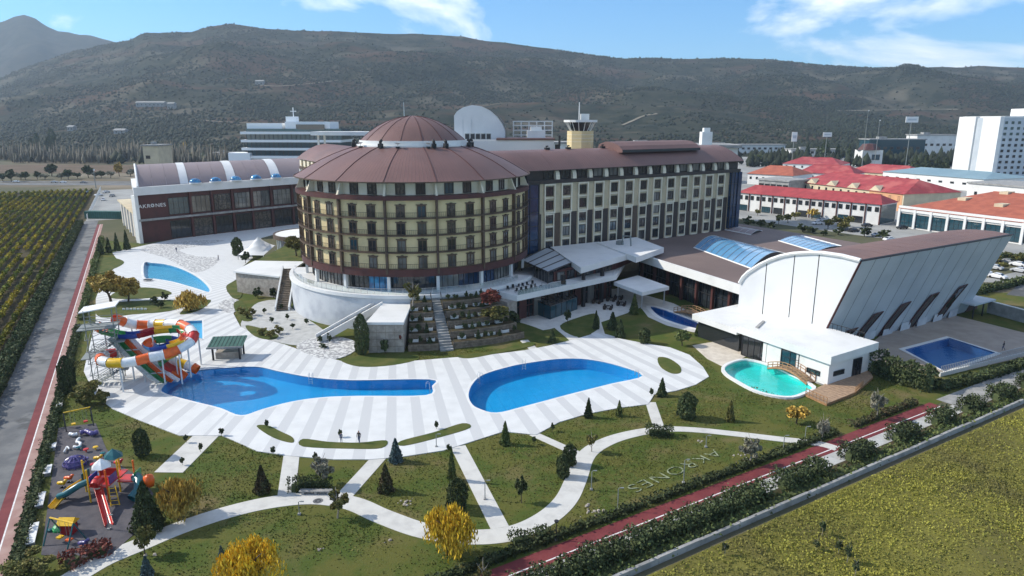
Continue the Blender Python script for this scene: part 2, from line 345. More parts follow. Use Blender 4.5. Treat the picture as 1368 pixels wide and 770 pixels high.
RC = Vector((-22.2, 157.0))                                  # rotunda centre
linemat('deck', (0.65, 0.655, 0.64), (0.515, 0.52, 0.515), 0.7, 0.0244, 0.40, centre=(-40, 232), noise_c=(0.58, 0.585, 0.57), nscale=0.5)
linemat('roof_dome', (0.185, 0.098, 0.084), (0.135, 0.074, 0.066), 0.5, 2*PI/208, 0.14, centre=RC, bump=0.03, noise_c=(0.145, 0.080, 0.070))
WA = R(34.4); WU = Vector((math.cos(WA), math.sin(WA)))       # long axis of the straight wing
linemat('roof_seam', (0.185, 0.098, 0.084), (0.135, 0.074, 0.066), 0.5, 0.75, 0.14, axis=(WU.x, WU.y, 0), bump=0.03, noise_c=(0.145, 0.080, 0.070))
HA = R(31.5); HU = Vector((math.cos(HA), math.sin(HA))); HN = Vector((HU.y, -HU.x))
linemat('roof_hall', (0.20, 0.115, 0.092), (0.15, 0.088, 0.074), 0.6, 0.8, 0.12, axis=(HU.x, HU.y, 0), bump=0.02, noise_c=(0.16, 0.095, 0.08))
linemat('roof_spa', (0.150, 0.108, 0.096), (0.105, 0.078, 0.07), 0.7, 0.7, 0.12, axis=(-HN.x, -HN.y, 0), bump=0.02, noise_c=(0.20, 0.148, 0.13), nscale=0.08)
BA = R(48.5); BU = Vector((math.cos(BA), math.sin(BA)))
linemat('roof_ball', (0.285, 0.225, 0.22), (0.21, 0.17, 0.165), 0.6, 0.9, 0.12, axis=(BU.x, BU.y, 0), bump=0.02, noise_c=(0.24, 0.19, 0.19), nscale=0.06)
linemat('planks', (0.42, 0.29, 0.19), (0.20, 0.13, 0.08), 0.8, 0.22, 0.12, axis=(0.5, -0.866, 0), noise_c=(0.33, 0.22, 0.14), nscale=1.0)
def water(name, tint, rip=0.012, sc=1.2):
    m = bpy.data.materials.new(name); m.use_nodes = True; M[name] = m; t = m.node_tree; l = t.links; t.nodes.clear()
    o = node(t, 'ShaderNodeOutputMaterial'); tr = node(t, 'ShaderNodeBsdfTransparent'); tr.inputs[0].default_value = (*tint, 1); gl = node(t, 'ShaderNodeBsdfGlossy'); gl.inputs['Roughness'].default_value = 0.04
    lw = node(t, 'ShaderNodeLayerWeight'); lw.inputs[0].default_value = 0.5; pw = node(t, 'ShaderNodeMath', operation='POWER'); pw.inputs[1].default_value = 5.0; l.new(lw.outputs['Facing'], pw.inputs[0]); fr = node(t, 'ShaderNodeMath', operation='MULTIPLY_ADD'); fr.inputs[1].default_value = 0.9; fr.inputs[2].default_value = 0.02; l.new(pw.outputs[0], fr.inputs[0]); mxs = node(t, 'ShaderNodeMixShader')
    g = node(t, 'ShaderNodeNewGeometry'); n = node(t, 'ShaderNodeTexNoise'); n.inputs['Scale'].default_value = sc; n.inputs['Detail'].default_value = 3; l.new(g.outputs['Position'], n.inputs['Vector'])
    bn = node(t, 'ShaderNodeBump'); bn.inputs['Distance'].default_value = rip; l.new(n.outputs['Fac'], bn.inputs['Height']); l.new(bn.outputs[0], gl.inputs['Normal']); l.new(bn.outputs[0], lw.inputs['Normal'])
    l.new(fr.outputs[0], mxs.inputs[0]); l.new(tr.outputs[0], mxs.inputs[1]); l.new(gl.outputs[0], mxs.inputs[2]); l.new(mxs.outputs[0], o.inputs[0])
water('water', (0.86, 0.96, 1.0), 0.035, 0.9); water('water_turq', (0.75, 0.96, 0.95), 0.03, 2.5)
linemat('pool_tile', (0.002, 0.31, 0.60), (0.002, 0.25, 0.52), 0.5, 1.9, 0.05, axis=(0.97, 0.25, 0), noise_c=(0.002, 0.25, 0.52), nscale=0.12)
mat('pool_pale', (0.10, 0.46, 0.66), 0.5, (0.08, 0.40, 0.60), 0.5, 6, 0.35, 0.7)
mat('pool_turq', (0.03, 0.56, 0.50), 0.5, (0.03, 0.66, 0.64), 0.6, 6, 0.35, 0.7)
linemat('pool_navy', (0.006, 0.15, 0.40), (0.005, 0.12, 0.34), 0.5, 2.0, 0.06, axis=(0.857, 0.515, 0), noise_c=(0.006, 0.12, 0.35))
# hill ground: scrub, bare earth, rust bracken
def hillmat(name, A, B, C_, D):
    m = bpy.data.materials.new(name); m.use_nodes = True; M[name] = m; t = m.node_tree; l = t.links; b = t.nodes['Principled BSDF']; b.inputs['Roughness'].default_value = 1; b.inputs['Specular IOR Level'].default_value = 0.05
    g = node(t, 'ShaderNodeNewGeometry'); out = None
    def nz_(s, d, lo, hi, st=(1, 1, 1)):
        mp_ = node(t, 'ShaderNodeMapping'); mp_.inputs['Scale'].default_value = st; l.new(g.outputs['Position'], mp_.inputs[0])
        n = node(t, 'ShaderNodeTexNoise'); n.inputs['Scale'].default_value = s; n.inputs['Detail'].default_value = d; n.inputs['Roughness'].default_value = 0.65; l.new(mp_.outputs[0], n.inputs['Vector'])
        r = node(t, 'ShaderNodeMapRange'); r.interpolation_type = 'SMOOTHSTEP'; r.inputs[1].default_value = lo; r.inputs[2].default_value = hi; l.new(n.outputs['Fac'], r.inputs[0]); return r.outputs[0]
    def mx_(f, a, bb):
        n = node(t, 'ShaderNodeMix', data_type='RGBA'); l.new(f, n.inputs[0])
        for i, q in ((6, a), (7, bb)):
            if isinstance(q, tuple): n.inputs[i].default_value = (*q, 1)
            else: l.new(q, n.inputs[i])
        return n.outputs[2]
    c = mx_(nz_(0.02, 9, 0.42, 0.58), A, B); c = mx_(nz_(0.0035, 5, 0.50, 0.62, (1, 2.2, 1)), c, D); c = mx_(nz_(0.006, 6, 0.52, 0.64), c, C_)
    l.new(c, b.inputs['Base Color'])
hillmat('hill', (0.016, 0.022, 0.014), (0.040, 0.042, 0.028), (0.092, 0.084, 0.060), (0.066, 0.043, 0.030))
hillmat('mountain', (0.014, 0.020, 0.016), (0.030, 0.032, 0.024), (0.045, 0.042, 0.034), (0.030, 0.028, 0.022))
# ------------------------------------------------------------------ pools (plan outlines)
def PX(pts, z=0.0): return [P(a, b, z) for a, b in pts]
POOLS = {
 'left': smoothloop(PX([(217, 519), (237, 502), (264, 496), (300, 492.5), (343, 491), (372, 497), (415, 505), (470, 509), (574, 508), (577, 517), (569, 529), (480, 530), (430, 532), (388, 538), (350, 548), (322, 556), (294, 546), (258, 537), (222, 527)]), 4),
 'right': smoothloop(PX([(626, 528), (632, 513), (647, 501), (680, 491), (705, 486), (747, 480.5), (784, 481), (824, 489), (858, 503), (815, 514), (760, 528), (700, 544), (663, 552.5), (640, 547), (630, 540)]), 4),
 'upper': smoothloop(PX([(193, 352), (203, 352), (222, 354), (242, 360), (262, 370), (277, 383), (279, 391), (262, 386), (230, 377), (205, 373), (193, 371)]), 3),
 'splash': PX([(245, 430), (270, 429), (270.5, 455), (262, 450), (255, 440)]),
 'side': smoothloop(PX([(869, 410), (888, 415), (909, 423), (927, 430), (954, 441.5), (938, 440.5), (920, 437), (894, 429), (878, 421)]), 3),
 'turq': smoothloop(PX([(998, 483), (978, 487), (968, 494), (972, 502), (984, 510), (1008, 523), (1033, 530), (1056, 532), (1074, 526), (1085, 519), (1060, 505), (1029, 491)]), 3),
 'hall': PX([(1208, 468), (1268, 452), (1330, 472), (1262, 497)]),
}
HOLES = [[(p.x, p.y) for p in q] for q in POOLS.values()]
def inpoly(x, y, poly):
    c = False; n = len(poly); j = n-1
    for i in range(n):
        xi, yi = poly[i][0], poly[i][1]; xj, yj = poly[j][0], poly[j][1]
        if (yi > y) != (yj > y) and x < (xj-xi)*(y-yi)/(yj-yi)+xi: c = not c
        j = i
    return c
# ------------------------------------------------------------------ setting: ground
mb = MB(); mb.prism([(-6000, -400), (6000, -400), (6000, 9000), (-6000, 9000)], 0, 0.0, HOLES, side=False)
tag(mb.build('ground', 'plain'), kind='structure')
# resort lawn
LW = P(20, 682); LT = P(135, 300); Ld = (LT-LW).normalized(); Ln = Vector((Ld.y, -Ld.x, 0))          # left road line (right edge of the red lane)
RA = P(660, 770); RB = P(1250, 541); Rd = (RB-RA).normalized(); Rn = Vector((Rd.y, -Rd.x, 0))          # right-hand red path line
def LP(s, o): return LW+Ld*s+Ln*o          # along left road, offset to the right
def RP(s, o): return RA+Rd*s+Rn*o          # along right path, offset towards the camera
mb = MB(); mb.prism([LP(-33, 1), RP(-33, 0), RP(150, 0), (120, 160), (40, 175), (-60, 200), LP(195, 1)], 0.01, 0.02, HOLES, side=False)
tag(mb.build('lawn', 'lawn'), kind='structure')
# left road, red lane, pale lane
def strip(name, f, o0, o1, s0, s1, z, m, n=40):
    mb = MB()
    for i in range(n):
        a = s0+(s1-s0)*i/n; b = s0+(s1-s0)*(i+1)/n
        mb.quad(*[Vector((*f(s, o)[:2], z)) for s, o in ((a, o1), (b, o1), (b, o0), (a, o0))])
    return tag(mb.build(name, m), kind='structure')
LEN_L = (LT-LW).length
strip('road_left', LP, -6.3, -1.35, -28, LEN_L+14, 0.03, 'asphalt')
strip('red_lane_left', LP, -1.35, -0.35, -28, LEN_L, 0.05, 'red_path')
strip('lane_line_left', LP, -0.35, -0.20, -28, LEN_L, 0.055, 'paint_white')
strip('pink_lane_left', LP, -0.20, 0.75, -28, LEN_L, 0.05, 'pink_path')
LEN_R = (RB-RA).length
strip('red_lane_right', RP, -0.9, 0.65, -26, LEN_R, 0.05, 'red_path')
strip('lane_line_right', RP, 0.65, 0.80, -26, LEN_R, 0.055, 'paint_white')
strip('pink_lane_right', RP, 0.80, 1.35, -26, LEN_R, 0.05, 'red_path')
strip('pavement_right', RP, 1.35, 3.4, -26, LEN_R+2, 0.045, 'pave_grey')
strip('verge_right', RP, 3.4, 6.4, -26, 190, 0.03, 'soil')
strip('service_lane', RP, -1.0, 3.4, LEN_R+2, 190, 0.04, 'concrete')
# vineyard ground, weedy field
mb = MB(); mb.prism([LP(-90, -6.5), LP(LEN_L+172, -6.5), LP(LEN_L+172, -260), LP(-90, -160)], 0, 0.015, side=False); tag(mb.build('vineyard_soil', 'soil'), kind='structure')
mb = MB(); mb.prism([RP(-40, 7.2), RP(220, 7.2), RP(260, 120), RP(-40, 70)], 0, 0.02, side=False); tag(mb.build('weedy_field', 'field'), kind='structure')
# far fields, highway
mb = MB(); mb.prism([(-900, 560), (-150, 560), (-150, 660), (-900, 690)], 0, 0.05, side=False); tag(mb.build('ploughed_field', 'brown_field'), kind='structure')
mb = MB(); mb.prism([(-900, 462), (-60, 448), (-60, 462), (-900, 482)], 0, 0.06, side=False); tag(mb.build('highway', 'asphalt'), kind='structure')
mb = MB(); mb.prism([(-900, 486), (-60, 466), (-60, 474), (-900, 500)], 0, 0.06, side=False); tag(mb.build('highway_far_carriageway', 'asphalt'), kind='structure')
mb = MB(); mb.prism([LP(LEN_L+14, -6), LP(LEN_L+14, 26), LP(LEN_L+165, 40), LP(LEN_L+165, -6)], 0, 0.02, side=False); tag(mb.build('service_yard', 'lot'), kind='structure')
# right-hand car parks and town ground
mb = MB(); mb.prism([P(985, 292), P(1200, 322), (150, 190), (118, 172), (260, 150), (520, 330), (620, 900), (250, 900), (112, 420)], 0, 0.025, side=False); tag(mb.build('town_ground', 'lot'), kind='structure')
mb = MB(); mb.prism([(118, 158), (132, 150), (240, 220), (240, 262), (160, 200)], 0, 0.045, side=False); tag(mb.build('car_park', 'asphalt'), kind='structure')
# paved pool terrace
DECK = PX([(112, 497), (127, 528), (150, 547), (185, 562), (240, 583), (296, 583), (304, 586), (344, 604), (386, 610), (446, 615), (494, 615), (533, 612), (592, 603), (621, 594), (671, 578), (687, 579), (716, 582), (747, 565), (784, 554), (826, 546), (866, 541), (874, 528), (903, 523), (929, 515), (947, 504), (939, 491), (921, 475), (895, 465), (858, 459), (832, 454), (805, 446), (795, 446), (768, 454), (732, 463), (700, 469), (653, 475), (600, 479), (540, 484), (455, 483), (405, 470), (380, 461), (347, 452), (321, 437), (312, 420), (318, 404), (303, 390), (306, 380), (322, 370), (324, 357), (338, 345), (332, 333), (350, 318), (408, 303), (408, 296), (300, 306), (195, 328), (150, 338), (160, 352), (150, 362), (135, 380), (128, 400), (128, 430), (118, 470)])
dh = [[(p.x, p.y) for p in POOLS[k]] for k in ('left', 'right', 'upper', 'splash')]
mb = MB(); mb.prism(DECK, 0.0, 0.12, dh); tag(mb.build('pool_terrace', 'deck'), kind='structure')
def patch(name, px, z, m, loop=True):
    q = smoothloop(PX(px), 4) if loop else PX(px)
    mb = MB(); mb.prism(q, 0.0, z); return tag(mb.build(name, m), kind='structure')
for q in ([(343, 571), (358, 570), (375, 578), (391, 586), (390, 593), (365, 586)], [(405, 588), (440, 592), (480, 593), (516, 590), (510, 600), (470, 601), (405, 598)], [(535, 591), (580, 579), (618, 567), (628, 573), (590, 585), (540, 597)], [(879, 479), (893, 480), (908, 490), (909, 499), (897, 500), (882, 491)],
          [(148, 399), (160, 389), (185, 385), (215, 387), (229, 394), (190, 400)], [(132, 408), (204, 402), (240, 403), (250, 408), (225, 417), (178, 421), (135, 425)], [(240, 420), (261, 404), (282, 402), (271, 413), (256, 419)], [(121, 347), (149, 345), (166, 351), (152, 360), (128, 366)]):
    patch('grass_island', q, 0.17, 'lawn_green')
for q in ([(302, 384), (312, 377), (322, 374), (323, 396), (311, 399)],): patch('grass_bank', q, 0.13, 'lawn_green')
for q in ([(455, 482), (480, 476), (540, 470), (560, 480), (525, 489), (480, 491)], [(612, 476), (660, 470), (705, 458), (712, 463), (660, 474), (625, 480)]): patch('grass_bank', q, 0.14, 'lawn_green')
for q in ([(186, 334), (215, 327), (262, 322), (300, 322), (262, 330), (240, 335), (262, 343), (292, 345), (284, 357), (262, 365), (245, 358), (220, 345)], [(292, 408), (302, 401), (318, 401), (322, 410), (312, 418), (296, 417)], [(396, 465), (410, 455), (440, 450), (470, 455), (478, 466), (455, 479), (425, 479)]): patch('stone_mosaic', q, 0.126, 'mosaic')
patch('gravel_garden', [(322, 437), (330, 420), (345, 405), (375, 402), (400, 420), (430, 440), (440, 452), (405, 462), (372, 458), (345, 450)], 0.10, 'pave_grey')
for q in ([(328, 436), (350, 440), (372, 449), (362, 455), (340, 450)], [(312, 408), (322, 402), (330, 412), (338, 428), (322, 428)]): patch('planting_bed', q, 0.15, 'lawn_green')
# garden paths
RING = [P(*q) for q in [(92, 776), (140, 748), (190, 727), (240, 706), (300, 686), (360, 672), (420, 666), (470, 673), (510, 690), (560, 708), (610, 717), (660, 717), (700, 708), (735, 689), (757, 667), (770, 640), (784, 608), (812, 590), (850, 579), (890, 574), (930, 575), (980, 580), (1040, 587), (1092, 593), (1118, 600)]]
mb = MB(); ribbon(mb, smoothpath(RING, 6), lambda t: 2.5 if t < 0.62 else (2.5-1.0*min(1, (t-0.62)/0.2)), 0.0, 0.058); tag(mb.build('garden_path', 'path'), kind='structure')
CONN = [((390, 605), (382, 668), 1.9), ((508, 610), (452, 672), 1.9), ((612, 597), (668, 706), 1.9), ((712, 580), (772, 607), 1.3), ((869, 538), (881, 574), 1.5), ((225, 632), (280, 578), 3.4), ((738, 430), (770, 456), 2.2), ((788, 408), (800, 450), 2.6), ((700, 455), (716, 470), 1.6)]
for a, b, w in CONN:
    mb = MB(); ribbon(mb, [P(*a), P(*b)], w, 0.0, 0.062+random.random()*0.01); tag(mb.build('connecting_path', 'path'), kind='structure')
# plaza in front of the lobby
mb = MB(); mb.prism(PX([(690, 447), (735, 440), (775, 428), (800, 432), (840, 418), (856, 411), (866, 424), (890, 435), (925, 444), (960, 448), (970, 440), (900, 406), (830, 385), (690, 405)]), 0, 0.07, [[(p.x, p.y) for p in POOLS['side']]]); tag(mb.build('lobby_plaza', 'path'), kind='structure')
patch('lobby_lawn', [(686, 432), (700, 433), (735, 446), (752, 458), (735, 461), (700, 452)], 0.09, 'lawn_green')
patch('lobby_lawn', [(748, 436), (775, 424), (797, 420), (801, 436), (790, 446), (768, 450)], 0.09, 'lawn_green')
patch('spa_apron', [(925, 462), (965, 455), (1000, 452), (1010, 470), (990, 480), (965, 490), (945, 480)], 0.06, 'travertine', False)
# playground floor, hall pool terrace
patch('playground_floor', [(78, 572), (128, 566), (142, 600), (160, 622), (190, 640), (205, 660), (190, 705), (150, 740), (100, 748), (55, 742)], 0.06, 'rubber', False)
mb = MB(); mb.prism(PX([(1140, 478), (1180, 446), (1268, 420), (1368, 445), (1400, 470), (1262, 502), (1215, 492)]), 0, 0.06, [[(p.x, p.y) for p in POOLS['hall']]]); tag(mb.build('hall_pool_terrace', 'beige_deck'), kind='structure')
# pools
def pool(name, key, z, depth, tile, wat, label, rim=None):
    q = POOLS[key]; c = sum(q, Vector((0, 0, 0)))/len(q)
    t = thing(name, label, 'pool', (c.x, c.y, 0))
    mb = MB(); k = len(q)
    mb.prism(q, 0, -depth, side=False); mb.build('basin_floor', tile, t)
    mb = MB()
    for i in range(k):
        a, b = q[i], q[(i+1) % k]; mb.quad((a.x, a.y, -depth), (b.x, b.y, -depth), (b.x, b.y, z), (a.x, a.y, z))
    mb.build('basin_wall', tile, t)
    mb = MB(); mb.prism(q, 0, z-0.10, side=False); mb.build('water', wat, t)
    if rim:
        mb = MB(); m = [p for p in q]
        for i in range(k):
            a, b = q[i], q[(i+1) % k]; da = (q[(i+1) % k]-q[i-1]).normalized(); db = (q[(i+2) % k]-q[i]).normalized()
            na = Vector((da.y, -da.x, 0)); nb = Vector((db.y, -db.x, 0))
            if i == 0:
                s = 1 if not inpoly((a+na*0.3).x, (a+na*0.3).y, q) else -1
            w, h = rim
            A, B = a+na*s*w, b+nb*s*w
            mb.add([(a.x, a.y, z-0.1), (b.x, b.y, z-0.1), (b.x, b.y, z+h), (a.x, a.y, z+h), (B.x, B.y, z+h), (A.x, A.y, z+h), (B.x, B.y, 0), (A.x, A.y, 0)], [(0, 1, 2, 3), (3, 2, 4, 5), (5, 4, 6, 7)])
        mb.build('coping', 'white', t)
    return t
pool('swimming_pool', 'left', 0.12, 1.5, 'pool_tile', 'water', 'long blue pool below the water slides, pointed at its near edge', (0.35, 0.004))
pool('swimming_pool', 'right', 0.12, 1.8, 'pool_tile', 'water', 'teardrop shaped deep blue pool in the middle of the white terrace', (0.35, 0.004))
pool('swimming_pool', 'upper', 0.12, 0.8, 'pool_pale', 'water', 'pale blue quarter round pool near the dark red hall', (0.6, 0.03))
pool('splash_pool', 'splash', 0.12, 0.4, 'pool_pale', 'water', 'small pale blue splash pool beside the water slides', (0.3, 0.006))
pool('swimming_pool', 'side', 0.07, 1.2, 'pool_navy', 'water', 'narrow dark blue curved pool with a timber bridge beside the lobby', (1.0, 0.03))
pool('swimming_pool', 'turq', 0.10, 0.9, 'pool_turq', 'water_turq', 'turquoise thermal pool in front of the white pavilion', (0.55, 0.25))
pool('swimming_pool', 'hall', 0.07, 1.6, 'pool_navy', 'water', 'rectangular dark blue pool beside the slanted white hall', (0.9, 0.05))
# ------------------------------------------------------------------ hills
def vnoise(x, y, s, seed=0):
    """smooth value noise"""
    x = np.asarray(x)/s; y = np.asarray(y)/s; xi = np.floor(x).astype(int); yi = np.floor(y).astype(int); xf = x-xi; yf = y-yi
    h = lambda a, b: (np.sin(a*127.1+b*311.7+seed*74.7)*43758.5453) % 1.0
    u = xf*xf*(3-2*xf); v = yf*yf*(3-2*yf)
    return (h(xi, yi)*(1-u)+h(xi+1, yi)*u)*(1-v)+(h(xi, yi+1)*(1-u)+h(xi+1, yi+1)*u)*v
def ridge_z(px, tab, Y):
    """height of a ridge at depth Y seen at picture column px"""
    py = np.interp(px, [t[0] for t in tab], [t[1] for t in tab]); a = (385-py)/912
    return CAM_Z+Y*(-_sp+a*_cp)/(_cp+a*_sp)
NEAR = [(-900, 150), (-400, 132), (0, 108), (60, 86), (110, 69), (150, 60), (190, 53), (204, 44), (270, 44), (288, 37), (320, 33), (380, 40), (440, 43), (500, 44), (560, 46), (620, 50), (680, 58), (750, 68), (830, 79), (900, 79), (960, 78), (1020, 80), (1080, 87), (1160, 91), (1240, 89), (1300, 89), (1368, 91), (1800, 80), (2300, 90)]
FARM = [(-900, 60), (-300, 45), (-60, 52), (0, 35), (25, 27), (42, 21), (55, 19), (68, 24), (80, 33), (95, 40), (120, 44), (140, 47), (160, 54), (185, 60), (230, 82), (300, 120)]
Y0, Y1, Y2 = 820.0, 2600.0, 4300.0
def hill_z(x, y):
    x = np.asarray(x, float); y = np.asarray(y, float); px = 684+912*x/(y*_cp+1e-6)*1.0
    zr = ridge_z(px, NEAR, Y1); s = np.clip((y-Y0)/(Y1-Y0), 0, 1.6)
    up = np.where(s < 1, 0.10*s+0.90*s**1.75, 1.0-1.6*np.maximum(0, s-1.0)**2-0.25*np.maximum(0, s-1))
    g = np.clip(s*3, 0, 1)*np.clip((1.0-s)*4, 0, 1)
    n = (vnoise(x, y, 420, 1)-0.5)*90+(vnoise(x, y, 170, 2)-0.5)*52+(vnoise(x, y, 70, 3)-0.5)*22
    n2 = (vnoise(x, y, 90, 5)-0.5)*6*np.clip(s*2, 0, 1)+(vnoise(x, y, 35, 6)-0.5)*3*np.clip(s*2, 0, 1)
    return zr*up+n*g*np.clip(s*1.4, 0.2, 1)+n2-2.0*(s <= 0)
def grid_terrain(name, pxs, ys, zf, m):
    nx, ny = len(pxs), len(ys); PXg, Yg = np.meshgrid(pxs, ys); X = (PXg-684)/912*Yg*_cp
    Z = zf(PXg, X, Yg); V = np.stack([X, Yg, Z], -1).reshape(-1, 3)
    f = [(j*nx+i, j*nx+i+1, (j+1)*nx+i+1, (j+1)*nx+i) for j in range(ny-1) for i in range(nx-1)]
    me = bpy.data.meshes.new(name); me.from_pydata(V.tolist(), [], f); me.materials.append(M[m]); me.polygons.foreach_set('use_smooth', [True]*len(me.polygons)); me.update()
    return tag(put(name, me), kind='structure')
grid_terrain('hill', np.linspace(-700, 2100, 300), np.concatenate([np.linspace(Y0, Y1, 130), np.linspace(Y1+20, Y1+700, 14)]), lambda p, x, y: hill_z(x, y), 'hill')
def mtn(p, x, y):
    s = np.clip((y-2900)/(Y2-2900), 0, 1.5); zr = ridge_z(p, FARM, Y2); up = np.where(s < 1, s**1.15, 1-(s-1)*1.2)
    return zr*up+((vnoise(x, y, 500, 8)-0.5)*110+(vnoise(x, y, 160, 9)-0.5)*45)*np.clip(s*3, 0, 1)*np.clip(np.abs(1-s)*4, 0.0, 1)+(vnoise(x, y, 60, 4)-0.5)*12-6
grid_terrain('mountain', np.linspace(-420, 330, 110), np.concatenate([np.linspace(2900, Y2, 60), np.linspace(Y2+40, Y2+700, 8)]), mtn, 'mountain')
# ------------------------------------------------------------------ windows
_wm = {}
def win_meshes(w, h, mull, trans, bar, fm, pm):
    k = (w, h, mull, trans, bar, fm, pm)
    if k in _wm: return _wm[k]
    f = MB(); d = 0.14
    f.box((-w/2+bar/2, -d/2, h/2), (bar, d, h)); f.box((w/2-bar/2, -d/2, h/2), (bar, d, h))
    f.box((0, -d/2, bar/2), (w-2*bar, d, bar)); f.box((0, -d/2, h-bar/2), (w-2*bar, d, bar))
    for i in range(1, mull): f.box((-w/2+w*i/mull, -d/2+0.01, h/2), (bar*0.7, d*0.7, h-2*bar))
    for i in range(1, trans): f.box((0, -d/2+0.02, h*i/trans), (w-2*bar, d*0.5, bar*0.6))
    p = MB(); p.quad((-w/2+bar*.5, -0.04, bar*.5), (w/2-bar*.5, -0.04, bar*.5), (w/2-bar*.5, -0.04, h-bar*.5), (-w/2+bar*.5, -0.04, h-bar*.5))
    _wm[k] = (f.mesh('window', fm), p.mesh('pane', pm)); return _wm[k]
def window(parent, x, y, z, phi, w, h, mull=2, trans=1, bar=0.12, fm='brown_trim', pm=None, tilt=0.0):
    if pm is None: pm = random.choices(['glass_dark', 'glass_curtain', 'glass_sheen', 'glass_teal'], [5, 3, 0.8, 0.8])[0]
    a, b = win_meshes(round(w, 2), round(h, 2), mull, trans, bar, fm, pm); base = wloc(parent)
    o = put('window', a, parent, (x-base.x, y-base.y, z-base.z), (tilt, 0, phi+PI/2)); put('pane', b, o); return o
def pol(a, r, z=0.0): return Vector((RC.x+r*math.cos(a), RC.y+r*math.sin(a), z))
# ------------------------------------------------------------------ rotunda
AC = math.atan2(-RC.y, -RC.x); STEP = R(22.5); PIL = [AC+R(-13.3)+STEP*k for k in range(-5, 7)]
rot = thing('round_hotel', 'round five storey cream hotel block with brown double dome roof', 'hotel', (RC.x, RC.y, 7.3))
mb = MB(); mb.lathe([(25.2, 10.4), (25.2, 25.6)], RC, n=128); mb.build('wall', 'cream', rot)
mb = MB(); mb.lathe([(24.2, 26.0), (24.2, 29.0)], RC, n=128); mb.build('attic_wall', 'cream_light', rot)
FL = [11.9+3.375*i for i in range(4)]
mb = MB(); mb.ring(RC, 24.0, 25.75, 10.4, 11.85, n=128); mb.build('base_band', 'dark_red', rot)
mb = MB(); mb.ring(RC, 23.9, 26.1, 25.45, 26.3, n=128); mb.build('cornice', 'dark_red', rot)
for i, z in enumerate(FL):
    if i: mb = MB(); mb.ring(RC, 25.1, 26.0, z-0.22, z, n=128); mb.build('balcony_slab', 'brown_trim', rot)
    mb = MB(); r = 25.9
    for zz in (z+0.18, z+1.05): mb.ring(RC, r-0.03, r+0.03, zz-0.03, zz+0.03, PIL[0], PIL[-1], n=110)
    for k in range(300):
        a = PIL[0]+(PIL[-1]-PIL[0])*k/300; p = pol(a, r, z+0.6); mb.box(p, (0.035, 0.035, 0.85), a)
    mb.build('balcony_railing', 'dark_brown', rot)
for k, a in enumerate(PIL):
    mb = MB(); p = pol(a, 25.45, 18.2); mb.box(p, (0.9, 0.42, 14.6), a); mb.build('pilaster', 'brown_trim', rot)
    # sloping fin carrying the eave
    mb = MB(); t = Vector((-math.sin(a), math.cos(a), 0))*0.2
    prof = [pol(a, 24.1, 26.3), pol(a, 26.0, 26.3), pol(a, 25.7, 26.7), pol(a, 24.9, 28.7), pol(a, 24.1, 28.7)]
    mb.add([q-t for q in prof]+[q+t for q in prof], [(0, 1, 2, 3, 4), (9, 8, 7, 6, 5)]+[(i, (i+1) % 5+0, (i+1) % 5+5, i+5) for i in range(5)]); mb.build('eave_fin', 'cream_light', rot)
    if k == len(PIL)-1: break
    for j in (0.295, 0.705):
        b = a+STEP*j
        for i, z in enumerate(FL):
            p = pol(b, 25.22, z+0.05); window(rot, p.x, p.y, p.z, b, 1.75, 2.35, 2, 1, 0.17, pm='glass_sheen' if (i == 0 and 4 <= k <= 7 and random.random() < .7) else None)
        p = pol(b, 24.22, 26.4); window(rot, p.x, p.y, p.z, b, 1.9, 2.2, 2, 1, 0.16, fm='dark_brown')
        p = pol(b, 25.3, 0)
    for i, z in enumerate(FL):
        for j in (0.295, 0.705): mb = MB(); mb.box(pol(a+STEP*j, 25.3, z+2.52), (0.24, 2.15, 0.16), a+STEP*j); mb.box(pol(a+STEP*j, 25.33, z+2.66), (0.26, 0.5, 0.18), a+STEP*j); mb.build('window_hood', 'brown_trim', rot)
# roofs: sixteen curved panels below, sixteen above
rf = MB(); rf.ring(RC, 24.0, 26.0, 28.72, 28.95, n=96); roof = rf.build('roof', 'dark_brown', rot)
LOW = [(26.15, 28.9), (24.6, 29.75), (22.6, 30.95), (20.3, 32.15), (17.8, 33.25), (15.2, 34.2), (12.4, 35.05)]
TOPP = [(11.7, 36.2), (10.9, 36.95), (9.6, 38.0), (7.9, 39.15), (5.8, 40.2), (3.4, 41.0), (1.2, 41.42), (0.05, 41.5)]
for k in range(16):
    a0 = PIL[0]+STEP*k
    mb = MB(); mb.lathe(LOW, RC, a0+0.003, a0+STEP-0.003, 3); mb.build('roof_panel', 'roof_dome', roof, True)
    mb = MB(); mb.lathe(TOPP, RC, a0+0.003, a0+STEP-0.003, 3); mb.build('dome_panel', 'roof_dome', roof, True)
    mb = MB(); mb.tube([pol(a0, r, z+0.02) for r, z in LOW], 0.11, 5); mb.tube([pol(a0, r, z+0.01) for r, z in TOPP[:-1]], 0.09, 5); mb.build('roof_rib', 'dark_red', roof)
mb = MB(); mb.ring(RC, 11.3, 11.9, 34.9, 36.25, n=64); mb.ring(RC, 11.8, 12.6, 34.9, 35.3, n=64); mb.build('drum', 'white', rot)
mb = MB(); mb.ring(RC, 26.15, 26.3, 28.75, 28.98, n=96); mb.build('gutter', 'brown_trim', roof)
